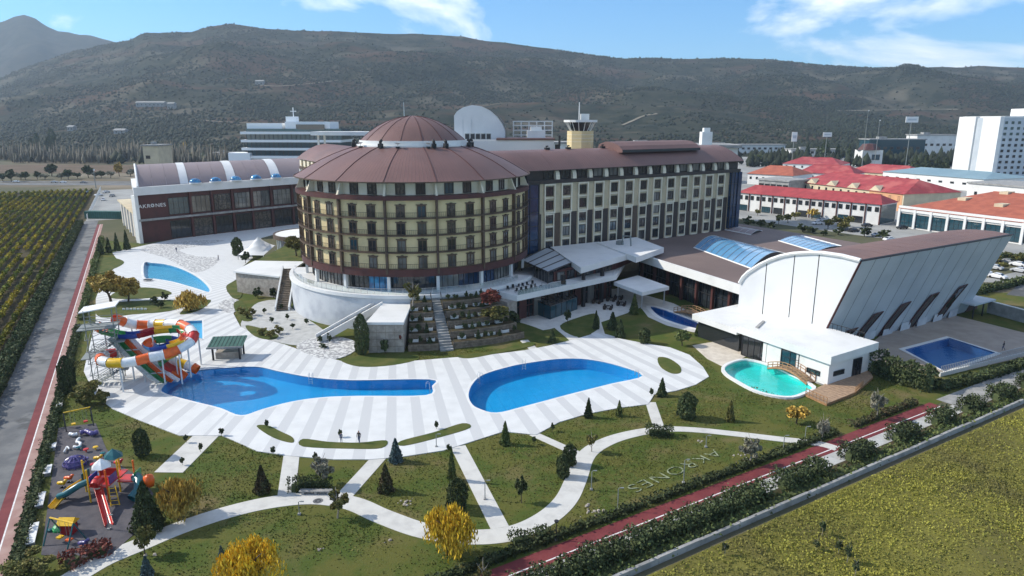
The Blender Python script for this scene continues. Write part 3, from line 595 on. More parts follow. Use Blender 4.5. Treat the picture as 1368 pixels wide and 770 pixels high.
# ground storey glazing
for k in range(26):
    a0 = PIL[1]-STEP+STEP/2*k; a1 = a0+STEP/2
    mb = MB(); mb.lathe([(23.6, 7.35), (23.6, 10.4)], RC, a0, a1, 3); mb.build('glass_panel', {9: 'glass_vivid', 13: 'glass_blue', 14: 'glass_blue', 8: 'glass_dark', 15: 'glass_sheen', 12: 'glass_sheen', 16: 'glass_sheen', 7: 'glass_sheen', 6: 'glass_sheen'}.get(k, 'glass_dark'), rot)  # blue panels: reflections and the indoor pool painted into the glass colour
mb = MB()
for k in range(104): a = PIL[1]-STEP+STEP/8*k; mb.box(pol(a, 23.65, 8.85), (0.1, 0.07, 3.1), a)
mb.build('mullion', 'dark_frame', rot)
mb = MB()
for k in range(13): a = PIL[0]+STEP*k; mb.box(pol(a, 24.8, 8.85), (0.6, 0.6, 3.1), a)
mb.build('column', 'white', rot)
# roof equipment
def gear(name, label, cat, p, parts, rz=0.0):
    t = thing(name, label, cat, p, rz=rz)
    for nm, m, fn in parts: b = MB(); fn(b); b.build(nm, m, t, local=True)
    return t
for i, (px, kind) in enumerate([(477, 0), (489, 1), (515, 0), (536, 1), (573, 1), (580, 0), (595, 0), (627, 0), (637, 0), (650, 1)]):
    s = (px-555.0)/78; s = max(-.98, min(.98, s)); a = AC+math.asin(s); p = pol(a, 13.2, 34.85)
    nth = ['leftmost', 'second', 'third', 'fourth', 'fifth', 'sixth', 'seventh', 'eighth', 'ninth', 'last'][i]
    if kind == 0: gear('roof_vent', 'black cowled vent at the foot of the white dome drum, %s from the left' % nth, 'vent', p, [('duct', 'black', lambda b: b.box((0, 0, 0.45), (0.9, 0.8, 0.9))), ('cowl', 'black', lambda b: b.tube([(0, 0, 0.9), (0, 0, 1.3), (-0.4, 0, 1.55)], 0.32, 8))], a)
    else: gear('satellite_dish', 'small pale satellite dish at the foot of the dome drum, %s from the left' % nth, 'dish', p, [('mast', 'steel', lambda b: b.tube([(0, 0, 0), (0, 0, 0.8)], 0.05)), ('dish', 'white', lambda b: b.lathe([(0.02, 0.75), (0.35, 0.85), (0.6, 1.1)], (0, 0), n=14)), ('bracket', 'black', lambda b: b.box((0, 0, 0.15), (0.7, 0.7, 0.3)))], a)
gear('roof_mast', 'thin pale mast standing on the round hotel behind the dome', 'mast', AT(540, 157, 170), [('pole', 'steel', lambda b: b.tube([(0, 0, -4), (0, 0, 3.6)], [0.12, 0.05], 6)), ('foot', 'galv', lambda b: b.box((0, 0, -4), (0.8, 0.8, 0.4)))])
# ------------------------------------------------------------------ rotunda terrace
ter = thing('rotunda_terrace', 'raised terrace with curved whitewashed wall and glass balustrade round the hotel', 'terrace', (RC.x, RC.y, 0))
TA0, TA1 = AC-R(95), AC+R(60)
mb = MB(); mb.lathe([(28.4, 0.0), (28.4, 6.7)], RC, TA0, TA1, 80); mb.build('retaining_wall', 'white_wall', ter)
mb = MB(); mb.lathe([(28.4, 6.7), (28.7, 6.7), (28.7, 7.35), (27.9, 7.35), (27.9, 7.3), (20, 7.3)], RC, TA0, TA1, 80); mb.build('floor_slab', 'white', ter)
for k in range(44):
    a0 = AC-R(80)+R(130)*k/44; a1 = a0+R(130)/44-0.004
    mb = MB(); mb.lathe([(27.7, 7.3), (27.7, 8.45)], RC, a0, a1, 2); mb.build('balustrade_panel', 'glass_rail', ter)
mb = MB(); mb.ring(RC, 27.66, 27.74, 8.45, 8.52, AC-R(80), AC+R(50), 80)
for k in range(45): a = AC-R(80)+R(130)*k/44; mb.box(pol(a, 27.7, 7.9), (0.06, 0.06, 1.2), a)
mb.build('handrail', 'steel', ter)
# stone clad block in front
blk = thing('stone_block', 'stone clad entrance block with flat white roof below the round hotel', 'building', (-22.4, 122, 0))
bp = [(-25.6, 115.8), (-19.3, 115.8), (-19.8, 130.6), (-24.9, 130.6)]
mb = MB(); mb.prism(bp, 0.0, 5.3); mb.build('wall', 'stone_clad', blk)
mb = MB(); mb.prism([(-25.8, 115.6), (-19.1, 115.6), (-19.6, 130.0), (-25.1, 130.0)], 5.3, 5.75); mb.build('roof', 'white', blk)
mb = MB(); [mb.box((x, 115.62, 2.7), (0.03, 0.04, 5.2)) for x in (-24.0, -22.4, -20.8)]; [mb.box((-22.4, 115.62, z), (6.2, 0.05, 0.03)) for z in (1.3, 2.6, 3.9)]; mb.build('joint', 'tier_stone', blk)
# stair left of the block
def stair(name, label, a, b, w, n, m, side='white', m2=None):
    a = Vector(a); b = Vector(b); t = thing(name, label, 'stairs', a); d = (b-a); run = Vector((d.x, d.y, 0)); u = run.normalized(); ang = math.atan2(u.y, u.x); L_ = run.length
    for i in range(n):
        c = a+run*((i+0.5)/n); h = d.z*(i+1)/n
        s = MB(); s.box((c.x, c.y, a.z+h-0.10), (L_/n+0.03, w, 0.20), ang); s.build('step', m, t)
    v = Vector((-u.y, u.x, 0))
    for sg in (-1, 1):
        o0 = v*sg*(w/2+0.02); o1 = v*sg*(w/2+0.32); s = MB(); up = Vector((0, 0, 0.75)); dn = Vector((0, 0, -0.6))
        s.hexa([a+o0+dn, b+o0+dn, b+o1+dn, a+o1+dn], [a+o0+up, b+o0+up, b+o1+up, a+o1+up]); s.build('parapet', side, t)
    s = MB(); s.hexa([a-v*w/2+Vector((0, 0, -.5)), b-v*w/2+Vector((0, 0, -.5)), b+v*w/2+Vector((0, 0, -.5)), a+v*w/2+Vector((0, 0, -.5))], [a-v*w/2+Vector((0, 0, -.22)), b-v*w/2+Vector((0, 0, -.22)), b+v*w/2+Vector((0, 0, -.22)), a+v*w/2+Vector((0, 0, -.22))]); s.build('flight', m2 or m, t)
    return t
stair('garden_stairs', 'white parapet stairs climbing from the stone circle to the flat roofed block', (-36.8, 123.0, 0.15), (-25.6, 128.6, 5.6), 2.0, 22, 'concrete')
stair('terrace_stairs', 'steep dark stairs between white walls left of the curved terrace wall', (-50.1, 143.5, 0.2), (-52.0, 156.0, 6.9), 2.5, 24, 'tier_stone')
# stone bank wall left of those stairs
sw = thing('garden_wall', 'beige stone retaining wall with white coping left of the dark stairs', 'wall', (-60, 158, 0))
mb = MB(); mb.prism([(-66.5, 160.5), (-54.2, 154.6), (-53.6, 156.5), (-53.4, 170), (-66, 172)], 0, 5.0); mb.build('wall', 'stone_clad', sw)
mb = MB(); mb.prism([(-66.9, 160.2), (-54.0, 154.3), (-53.3, 156.5), (-53.2, 172), (-66.4, 173)], 5.0, 5.35); mb.build('coping', 'white', sw)
mb = MB(); mb.prism([(-66.4, 173), (-50, 172), (-50, 150), (-47, 150), (-44, 195), (-66, 205)], 0, 5.2); mb.build('raised_bed', 'lawn_green', sw)
# ------------------------------------------------------------------ stepped garden
stg = thing('stepped_garden', 'five planted stone tiers curving below the round hotel', 'garden', (RC.x+10, RC.y-34, 0))
G0, G1 = AC+R(-3.0), AC+R(29); GS = AC+R(6.6); GW = R(1.7); RAD = [40.6-2.4*i for i in range(6)]; HT = [1.3*(i+1) for i in range(5)]
for i in range(5):
    ro = RAD[i]; h = HT[i]
    for a0, a1 in ((G0, GS-GW), (GS+GW, G1)):
        mb = MB(); mb.ring(RC, RAD[i+1]-0.1, ro, 0, h-0.12, a0, a1, 24); mb.build('tier', 'soil', stg)
        for q in range(3):   # courses of the tier wall, each a little proud of the one above
            mb = MB(); mb.ring(RC, ro+0.02, ro+0.16-0.03*q, h-1.32+0.45*q, h-0.92+0.45*q, a0, a1, 24); mb.build('wall_course', 'tier_stone', stg)
for i in range(20):
    r0 = 41.6-0.66*i; mb = MB(); mb.ring(RC, r0-0.7, r0, 0.0, 0.33*(i+1), GS-GW+0.001, GS+GW-0.001, 4); mb.build('step', 'concrete', stg)
mb = MB()
for sg in (-1, 1):
    a = GS+sg*(GW+0.004); mb.tube([pol(a, 41.5, 1.3), pol(a, 28.6, 7.9)], 0.05, 5)
    for q in range(9): mb.tube([pol(a, 41.5-1.6*q, 0.3+0.82*q), pol(a, 41.5-1.6*q, 1.3+0.82*q)], 0.04, 4)
mb.build('handrail', 'dark_frame', stg)
# planter boxes on the tiers
npl = 0
for i in range(4):
    for a in np.arange(G0+R(1.6), G1-R(2), R(4.4)):
        if abs(a-GS) < R(3): continue
        a += R(random.uniform(-.5, .5)); p = pol(a, RAD[i+1]+0.55, HT[i]-0.12); npl += 1
        t = thing('planter', 'low white planter on the %s tier of the stepped garden, %s place from the left' % (TIER[i], ORD[int((a-G0)/R(4.4))]), 'planter', p, 'planters on the stepped garden', rz=a)
        b = MB(); b.box((0, 0, 0.3), (0.55, 1.5, 0.55)); b.build('tub', 'white', t, local=True); b = MB(); b.box((0, 0, 0.56), (0.42, 1.36, 0.06)); b.build('soil_fill', 'soil', t, local=True)
# ------------------------------------------------------------------ straight wing
W0 = Vector((3.8, 165.5)); WL = 79.0; WN = Vector((WU.y, -WU.x)); wphi = math.atan2(WN.y, WN.x)
def WP(s, o, z=0.0): q = W0+WU*s+WN*o; return Vector((q.x, q.y, z))
wing = thing('hotel_wing', 'long straight six storey hotel wing with white framed bays and curved brown roof', 'hotel', (*(W0+WU*WL/2), 0))
mb = MB(); mb.wallbox(W0, W0+WU*WL, 0, 25.5, 17.5); mb.build('wall', 'wing_wall', wing)
mb = MB(); mb.wallbox(W0-WU*0.3, W0+WU*(WL+0.3), 25.45, 26.35, 18.0, 0.5); mb.build('cornice', 'dark_brown', wing)
mb = MB(); mb.wallbox(W0, W0+WU*WL, 26.35, 28.9, 16.5, -0.5); mb.build('attic_wall', 'dark_brown', wing)
NB = 13; b0 = 4.2; bw = (WL-4.2-5.2)/NB
ROWS = [22.35, 18.95, 15.5, 12.1, 8.7]
for k in range(NB):
    s = b0+bw*(k+0.5)
    for i, z in enumerate(ROWS):
        p = WP(s-0.35, 0.02 if i > 1 else 0.05, z); window(wing, p.x, p.y, p.z, wphi, 2.3, 2.3, 2, 1, 0.13, fm='dark_brown', pm=random.choices(['glass_dark', 'glass_curtain', 'glass_sheen'], [6, 3, .6])[0])
    p = WP(s-0.35, -0.47, 26.5); window(wing, p.x, p.y, p.z, wphi, 2.9, 2.2, 2, 1, 0.14, fm='dark_brown', pm=random.choices(['glass_dark', 'glass_sheen'], [3, 1])[0])
    # cream dormer cheek, curved
    mb = MB(); t = Vector((*WU, 0)); prof = [(-0.5, 26.36), (0.45, 26.36), (0.42, 27.2), (0.2, 28.0), (-0.15, 28.65), (-0.5, 28.75)]
    A = [WP(s+1.45, o, z) for o, z in prof]; B = [q+t*1.15 for q in A]; n = len(prof)
    mb.add(A+B, [tuple(range(n)), tuple(range(2*n-1, n-1, -1))]+[(i, i+n, (i+1) % n+n, (i+1) % n) for i in range(n)]); mb.build('dormer_cheek', 'cream_light', wing)
    # white surround of the two upper rows
    mb = MB()
    for o in (-1.85, 1.2): mb.box(WP(s+o, 0.12, 21.7), (0.34, 0.5, 7.3), WA)
    mb.box(WP(s-0.33, 0.12, 18.3), (3.4, 0.55, 0.36), WA); mb.box(WP(s-0.33, 0.10, 21.9), (2.6, 0.4, 0.3), WA); mb.box(WP(s-0.33, 0.14, 25.15), (3.5, 0.52, 0.4), WA); mb.build('window_surround', 'cream_light', wing)
    mb = MB()
    for o in (-1.7, 1.0): mb.box(WP(s+o, 0.08, 13.1), (0.30, 0.4, 10.0), WA)
    for z in (17.95-0.1, 14.75, 11.4, 8.2): mb.box(WP(s-0.35, 0.09, z), (2.3, 0.36, 0.36), WA)
    mb.build('window_surround', 'cream_light', wing)
    mb = MB(); mb.box(WP(s+2.05, 0.03, 13.0), (2.1, 0.3, 10.1), WA); mb.build('infill_panel', 'dark_brown' if k % 5 else 'brown_trim', wing)
mb = MB(); mb.box(WP(b0-1.0, 0.03, 13.0), (1.6, 0.3, 10.1), WA); mb.build('infill_panel', 'dark_brown', wing)
# blue glass stair towers of the wing
for nm, s0, s1 in (('glass_bay', -2.6, 2.6), ('glass_bay', WL-4.2, WL-1.3)):
    for zi in range(5):
        mb = MB(); mb.wallbox(WP(s0, 0), WP(s1, 0), 8.6+3.37*zi, 11.9+3.37*zi, 1.0, 0.9); mb.build(nm, 'glass_blue', wing)
    mb = MB(); [mb.wallbox(WP(s0, 0), WP(s1, 0), 8.55+3.37*zi, 8.7+3.37*zi, 0.2, 1.0) for zi in range(6)]
    for o in (s0, (s0+s1)/2, s1): mb.wallbox(WP(o-.08, 0), WP(o+.08, 0), 8.5, 25.5, 0.2, 1.02)
    mb.build('bay_frame', 'dark_frame', wing)
mb = MB(); mb.wallbox(WP(WL-1.3, 0), WP(WL+0.2, 0), 0, 25.5, 4.0, 1.2); mb.build('end_pier', 'glass_blue', wing)
mb = MB(); mb.wallbox(WP(2.6, 0), WP(3.4, 0), 7, 25.5, 1.0, 0.35); mb.build('end_pier', 'dark_brown', wing)
# wing roof: curved panels between seams
PR = [(0.95, 28.75), (0.3, 29.3), (-1.2, 30.45), (-3.2, 31.7), (-5.6, 32.75), (-8.5, 33.3), (-11.5, 32.75), (-14.0, 31.7), (-16.2, 30.4), (-17.8, 28.8)]
mb = MB(); mb.wallbox(WP(-1, 0), WP(WL+.6, 0), 28.55, 28.74, 18.5, 0.9); wroof = mb.build('roof', 'dark_brown', wing)
npan = 13; S0 = -6.0
for k in range(npan):
    a = S0+(WL+0.8-S0)*k/npan; b = S0+(WL+0.8-S0)*(k+1)/npan-0.03; m = len(PR); last = k == npan-1
    mb = MB(); mb.add([WP(a, o, z) for o, z in PR]+[WP(b-(0.16*(z-28.75) if last else 0)*2.2, o, z) for o, z in PR], [(i, i+m, i+m+1, i+1) for i in range(m-1)]); mb.build('roof_panel', 'roof_seam', wroof, True)
mb = MB(); mb.add([WP(WL+0.8-(0.16*(z-28.75))*2.2, o, z) for o, z in PR], [tuple(range(len(PR)))]); mb.build('roof_hip', 'roof_brown', wroof)
# raised clerestory on the ridge
mb = MB(); pr = [(-2.6, 32.15), (-2.6, 32.9), (-4.0, 33.9), (-6.5, 34.75), (-9.5, 34.9), (-12, 34.2), (-13, 32)]; m = len(pr)
mb.add([WP(33, o, z) for o, z in pr]+[WP(64, o, z) for o, z in pr], [(i, i+m, i+m+1, i+1) for i in range(m-1)]+[tuple(range(m))[::-1], tuple(range(m, 2*m))]); mb.build('clerestory', 'roof_brown', wroof)
mb = MB(); mb.wallbox(WP(33.2, 0), WP(63.8, 0), 32.2, 32.85, 0.1, -2.52); mb.build('clerestory_glazing', 'dark_frame', wroof)
for i, s in enumerate((12, 19, 40-9)):
    gear('roof_vent', 'small black vent on the brown wing roof, %s from the round hotel' % ('first', 'second', 'third')[i], 'vent', WP(s, -8.3, 33.25), [('duct', 'black', lambda b: b.box((0, 0, 0.25), (1.3, 0.8, 0.5))), ('cowl', 'black', lambda b: b.tube([(-.3, 0, 0.5), (-.3, 0, 0.8), (0.3, 0, 0.85)], 0.2, 6))], WA)
# ------------------------------------------------------------------ rear wing (left, behind the round hotel)
rw = thing('rear_wing', 'rear hotel wing with curved brown roof behind the left of the round hotel', 'hotel', (-50, 225, 0))
RU = Vector((-0.5, 0.866)); RNm = Vector((-0.866, -0.5)); r0 = Vector((-46.5, 186))
def RWP(s, o, z): q = r0+RU*s+RNm*o; return Vector((q.x, q.y, z))
mb = MB(); mb.wallbox(RWP(44, 0, 0), RWP(0, 0, 0), 0, 25.5, 17, 0); mb.build('wall', 'cream_light', rw)
mb = MB(); mb.wallbox(RWP(44.2, 0, 0), RWP(-1, 0, 0), 25.5, 26.3, 17.5, 0.4); mb.build('cornice', 'brown_trim', rw)
mb = MB(); mb.wallbox(RWP(44, 0, 0), RWP(0, 0, 0), 26.3, 28.8, 17, -0.2); mb.build('attic_wall', 'cream', rw)
ph = math.atan2(RNm.y, RNm.x)
for k in range(9):
    for z in (22.4, 19.0, 15.6):
        p = RWP(3+4.8*k, 0.05, z); window(rw, p.x, p.y, p.z, ph, 2.0, 2.3, 2, 1, 0.13, fm='dark_brown', pm='glass_dark')
    mb = MB(); mb.box(RWP(5.4+4.8*k, 0.15, 20.0), (0.5, 0.6, 11), ph); mb.build('pilaster', 'white', rw)
    mb = MB(); mb.box(RWP(3+4.8*k, 0.1, 27.5), (0.8, 2.2, 1.9), ph); mb.build('dormer', 'cream_light', rw)
m = len(PR)
for k in range(8):
    a, b = 45.5*k/8-1, 45.5*(k+1)/8-1.03
    mb = MB(); mb.add([RWP(a, o, z) for o, z in PR]+[RWP(b, o, z) for o, z in PR], [(i, i+m, i+m+1, i+1) for i in range(m-1)]); mb.build('roof_panel', 'roof_brown', rw, True)
mb = MB(); mb.add([RWP(44.4, o, z) for o, z in PR], [tuple(range(len(PR)))]); mb.build('roof_gable', 'cream_light', rw)
mb = MB(); mb.prism([(-68, 236), (-45, 232), (-43, 244), (-68, 248)], 35.8, 37.0, side=2); mb.build('flat_canopy', 'white', rw)
mb = MB(); [mb.box((x, y, 32.5), (0.6, 0.6, 6.6)) for x, y in ((-66, 238), (-47, 234), (-45, 242), (-66, 246))]; mb.build('canopy_post', 'white', rw)
# ------------------------------------------------------------------ buildings seen over the roofs
tk = thing('rooftop_plant', 'white round fronted plant tower behind the brown wing roof', 'tower', (-10.5, 236, 0))
prof = [(-8.6, 0), (-8.6, 42.2), (-7.6, 43.6), (-5.5, 44.9), (-2.6, 45.6), (0.5, 45.2), (3.2, 44.0), (5.6, 42.0), (7.4, 39.6), (8.3, 37.4), (8.3, 0)]; n = len(prof)
mb = MB(); mb.add([(-10.5+x, 232, z) for x, z in prof]+[(-10.5+x, 246, z) for x, z in prof], [tuple(range(n)), tuple(range(2*n-1, n-1, -1))]+[(i, i+n, (i+1) % n+n, (i+1) % n) for i in range(n)]); mb.build('shell', 'white_metal', tk)
mb = MB(); pp = [(x*1.03+0.15, z*1.004) for x, z in prof[5:]]
mb.add([(-10.5+x, 231.6, z) for x, z in pp]+[(-10.5+x, 246.3, z) for x, z in pp], [(i, i+len(pp), i+1+len(pp), i+1) for i in range(len(pp)-1)]); mb.build('edge_trim', 'dark_frame', tk)
mb = MB(); [mb.box((-19.1+2.9*i, 231.9, 22+7), (0.08, 0.1, 24)) for i in range(1, 3)]; mb.build('joint', 'grey_panel', tk)
for i in range(5):
    gear('cooling_unit', 'grey rooftop cooling unit below the white plant tower, %s of five from the left' % ('first', 'second', 'third', 'fourth', 'fifth')[i], 'cooler', (-14.6+1.75*i, 228.5, 34.6), [('casing', 'galv', lambda b: b.box((0, 0, 1.0), (1.5, 1.4, 1.9))), ('grille', 'dark_frame', lambda b: b.box((0, -0.72, 1.0), (1.2, 0.05, 1.5))), ('fan_ring', 'steel', lambda b: b.ring((0, 0), 0.45, 0.55, 1.95, 2.1, n=14))])
bk = thing('rear_block', 'pale blue grey flat roofed block behind the brown wing roof', 'building', (2, 232, 0))
mb = MB(); mb.prism([(-22, 224), (13.5, 224), (13.5, 246), (-22, 246)], 0, 34.5); mb.build('wall', 'white_metal', bk)
mb = MB(); mb.prism([(-5, 223.6), (13.8, 223.6), (13.8, 246), (-5, 246)], 34.5, 35.1); mb.build('roof', 'roof_brown', bk)
mb = MB(); mb.box((8, 233, 36.2), (6, 5, 2.4)); mb.box((8, 233, 38.0), (3.6, 3.4, 1.4)); mb.build('lift_house', 'white', bk)
fr = MB()
for i in range(6): fr.box((0.5+2.7*i, 244, 37.5), (0.35, 0.35, 6))
for z in (35.8, 37.4, 39, 40.4): fr.box((7.2, 244, z), (13.9, 0.3, 0.35))
fr.build('steel_screen', 'white', bk)
gear('roof_vent', 'tall black flue at the right end of the pale rear block', 'vent', (14.6, 223.4, 30.8), [('duct', 'black', lambda b: b.box((0, 0, 1.2), (1.6, 1.2, 2.4))), ('flue', 'black', lambda b: b.tube([(.6, 0, 2), (.6, 0, 5.2)], 0.35, 8))])
ct = thing('lookout_tower', 'cream lookout tower with flared white deck above the brown wing roof', 'tower', (20.2, 207, 0))
mb = MB(); mb.lathe([(3.9, 0), (3.9, 37.6)], (20.2, 207), n=8); mb.lathe([(0, 37.6), (3.9, 37.6)], (20.2, 207), n=8); mb.build('shaft', 'cream', ct)
mb = MB(); [mb.lathe([(3.93, z), (3.93, z+0.12)], (20.2, 207), n=8) for z in (34.5, 35.5, 36.5)]; mb.build('band', 'cream_light', ct)
mb = MB()
for i in range(14): a = 2*PI*i/14; mb.tube([(20.2+2.9*math.cos(a), 207+2.9*math.sin(a), 37.5), (20.2+4.5*math.cos(a), 207+4.5*math.sin(a), 40.2)], 0.11, 5)
mb.build('strut', 'white', ct)
mb = MB(); mb.ring((20.2, 207), 3.2, 4.95, 40.1, 40.75, n=16); mb.build('deck_ring', 'white', ct)
mb = MB(); mb.lathe([(2.6, 37.6), (2.9, 40.1)], (20.2, 207), n=12); mb.build('cabin_glass', 'glass_dark', ct)
mb = MB(); mb.box((21.4, 207, 41.6), (2.4, 2.2, 1.8)); mb.tube([(19.7, 206.5, 40), (19.7, 206.5, 45.8)], [0.22, 0.12], 6); mb.build('mast', 'white', ct)
fb = thing('flat_building', 'long pale flat roofed building behind the far end of the wing', 'building', (90, 275, 0))
mb = MB(); mb.prism([(60, 270), (87, 268), (90, 290), (63, 292)], 0, 30.5); mb.build('wall', 'render_white', fb)
mb = MB(); mb.prism([(59, 268.5), (88, 266.5), (91, 291.5), (62, 293.5)], 30.5, 31.6, side=2); mb.build('roof', 'concrete', fb)
mb = MB(); mb.box((76, 274, 34), (4.0, 4, 5)); mb.box((76, 274, 37), (2.4, 2.4, 2)); mb.build('stair_head', 'white', fb)
def railglass():
    m = M['glass_rail']; t = m.node_tree; t.nodes.clear(); l = t.links
    o = node(t, 'ShaderNodeOutputMaterial'); a = node(t, 'ShaderNodeBsdfTransparent'); a.inputs[0].default_value = (0.8, 0.88, 0.87, 1); g = node(t, 'ShaderNodeBsdfGlossy'); g.inputs[1].default_value = 0.08
    f = node(t, 'ShaderNodeLayerWeight'); f.inputs[0].default_value = 0.35; x = node(t, 'ShaderNodeMixShader'); l.new(f.outputs['Facing'], x.inputs[0]); l.new(a.outputs[0], x.inputs[1]); l.new(g.outputs[0], x.inputs[2]); l.new(x.outputs[0], o.inputs[0])
railglass()
def xy(v): return (v.x, v.y)
# ------------------------------------------------------------------ lobby
T0 = Vector((1.0, 133.0)); TA = R(40.3); TU = Vector((math.cos(TA), math.sin(TA))); TN = Vector((TU.y, -TU.x)); tphi = math.atan2(TN.y, TN.x)
def TP(s, o, z=0.0): q = T0+TU*s+TN*o; return Vector((q.x, q.y, z))
lob = thing('lobby_building', 'two storey lobby with white roof slabs and red brown walls beside the round hotel', 'building', (16, 155, 0))
mb = MB(); mb.prism([xy(TP(0, 0)), xy(TP(30, 0)), (29.5, 172), (6, 164), (-3, 150), (-2.5, 136)], 5.0, 6.2, side=2); mb.build('terrace_slab', 'white', lob)
mb = MB(); mb.wallbox(TP(1, 0), TP(32, 0), 0, 5.0, 0.3, -3.0); mb.build('lower_wall', 'glass_dark', lob)
mb = MB(); mb.wallbox(TP(-2, 0), TP(0.5, 0), 0, 5.0, 6, -0.6); mb.build('end_wall', 'stone_clad', lob)
mb = MB()
for i in range(26): mb.wallbox(TP(1+1.2*i, 0), TP(1.12+1.2*i, 0), 0, 5.0, 0.15, -2.85)
mb.wallbox(TP(1, 0), TP(32, 0), 2.6, 2.75, 0.15, -2.83); mb.build('mullion', 'dark_red', lob)
for i in range(7):
    mb = MB(); mb.wallbox(TP(3+4.1*i, 0), TP(5.0+4.1*i, 0), 0.0, 5.0, 0.12, -2.7); mb.build('curtain_panel', ['dark_red', 'glass_sheen', 'dark_brown', 'glass_curtain', 'dark_red', 'glass_sheen', 'dark_red'][i], lob)
for s in (14.2, 20.5, 26.5): mb = MB(); mb.box(TP(s, -1.2, 4.14), (0.7, 0.7, 8.2), TA); mb.build('column', 'dark_frame', lob)
mb = MB(); mb.prism([xy(TP(14, -4)), xy(TP(34, -4)), (33, 172), (10, 166)], 6.2, 8.4); mb.build('upper_wall', 'dark_red', lob)
for i in range(6):
    p = TP(16+3.1*i, -3.95, 6.3); window(lob, p.x, p.y, p.z, tphi, 2.3, 1.9, 2, 1, 0.1, 'dark_frame', ['glass_sheen', 'glass_dark', 'glass_curtain'][i % 3])
mb = MB(); mb.prism([xy(P(*q, 9.6)) for q in ((735, 330), (800, 323), (846, 338), (776, 358))], 8.3, 9.6, side=2); mb.build('roof_slab', 'white', lob)
mb = MB(); mb.prism([xy(P(*q, 9.9)) for q in ((797, 324), (850, 317), (887, 331), (850, 344))], 8.6, 9.9, side=2); mb.build('roof_slab', 'white', lob)
for s in (0.3, 10, 20, 29): mb = MB(); mb.box(TP(s, -.15, 6.7), (0.08, 0.08, 1.0), TA); mb.build('rail_post', 'steel', lob)
for i in range(15): mb = MB(); mb.wallbox(TP(0.3+0.92*i, 0), TP(1.15+0.92*i, 0), 6.2, 7.25, 0.03, -0.12); mb.build('balustrade_panel', 'glass_rail', lob)
mb = MB(); c = P(828, 327, 9.9); mb.box((c.x, c.y, 10.4), (1.6, 1.2, 1.0), TA); mb.tube([(c.x+.6, c.y-.6, 9.9), (c.x+.6, c.y-.6, 12.2), (c.x+2.3, c.y-2.0, 12.4), (c.x+2.6, c.y-2.2, 8.0)], 0.22, 8); mb.build('roof_duct', 'galv', lob)
# glass pergola on the terrace
pg = thing('glass_pergola', 'sloping glass roofed pergola on the lobby terrace next to the round hotel', 'pergola', (*xy(TP(8, -6)), 6.2))
q = [P(697, 348, 8.7), P(731, 331, 9.4), P(775, 347, 9.4), P(732, 364, 8.7)]
for i in range(4):
    a, b = i/4+0.008, (i+1)/4-0.008; A = q[0].lerp(q[3], a); B = q[0].lerp(q[3], b); C_ = q[1].lerp(q[2], b); D = q[1].lerp(q[2], a)
    mb = MB(); mb.quad(A, B, C_, D); mb.build('glass_pane', 'grey_panel', pg)
mb = MB(); [mb.tube([q[0].lerp(q[3], i/4)+Vector((0, 0, .06)), q[1].lerp(q[2], i/4)+Vector((0, 0, .06))], 0.16, 4) for i in range(5)]; mb.tube([q[0], q[3]], 0.18, 4); mb.tube([q[1], q[2]], 0.18, 4); mb.build('rafter', 'dark_frame', pg)
mb = MB(); [mb.tube([Vector((p.x, p.y, 6.2)), p], 0.12, 4) for p in (q[0], q[3], q[2], q[0].lerp(q[3], .5), q[3].lerp(q[2], .5))]; mb.build('post', 'dark_frame', pg)
for a, b in ((q[3], q[2]), (q[0].lerp(q[3], .55), q[3])):
    for i in range(4):
        A = a.lerp(b, i/4+.01); B = a.lerp(b, (i+1)/4-.01); mb = MB(); mb.quad((A.x, A.y, 6.25), (B.x, B.y, 6.25), B-Vector((0, 0, .1)), A-Vector((0, 0, .1))); mb.build('side_pane', 'glass_dark', pg)
# ground level glass room
gr = thing('glass_room', 'low glass garden room below the lobby terrace', 'building', (8, 140, 0))
base = [P(694, 412), P(735, 427.5), P(771, 414)]; base.append(base[0]+base[2]-base[1]); up = Vector((0, 0, 2.9))
for a, b in ((base[0], base[1]), (base[1], base[2])):
    for i in range(5):
        A = a.lerp(b, i/5+.01); B = a.lerp(b, (i+1)/5-.01); mb = MB(); mb.quad(A, B, B+up, A+up); mb.build('glass_pane', 'glass_teal', gr)
    mb = MB(); [mb.tube([a.lerp(b, i/5), a.lerp(b, i/5)+up], 0.07, 4) for i in range(6)]; mb.build('frame', 'dark_frame', gr)
rq = [p+up for p in base]; rq = [rq[0]+Vector((0, 0, .8)), rq[1], rq[2], rq[3]+Vector((0, 0, .8))]
for i in range(5):
    a, b = i/5+.01, (i+1)/5-.01; mb = MB(); mb.quad(rq[0].lerp(rq[3], a), rq[1].lerp(rq[2], a), rq[1].lerp(rq[2], b), rq[0].lerp(rq[3], b)); mb.build('roof_pane', 'glass_curtain', gr)
mb = MB(); [mb.tube([rq[0].lerp(rq[3], i/5)+Vector((0, 0, .05)), rq[1].lerp(rq[2], i/5)+Vector((0, 0, .05))], 0.08, 4) for i in range(6)]; mb.tube([rq[1], rq[2]], .09, 4); mb.build('rafter', 'dark_frame', gr)
# white canopy over the lobby door
cn = thing('entrance_canopy', 'white flat canopy on thin posts over the lobby garden door', 'canopy', (*xy(P(858, 395, 0)), 0))
mb = MB(); mb.prism([xy(P(*q_, 4.3)) for q_ in ((820, 378), (858, 392), (894, 384), (852, 369))], 3.7, 4.5, side=2); mb.build('roof', 'white', cn)
for q_ in ((826, 378), (858, 389), (888, 384)): p = P(*q_, 4.0); mb = MB(); mb.tube([(p.x, p.y, 0), (p.x, p.y, 3.8)], 0.14, 8); mb.build('post', 'steel', cn)
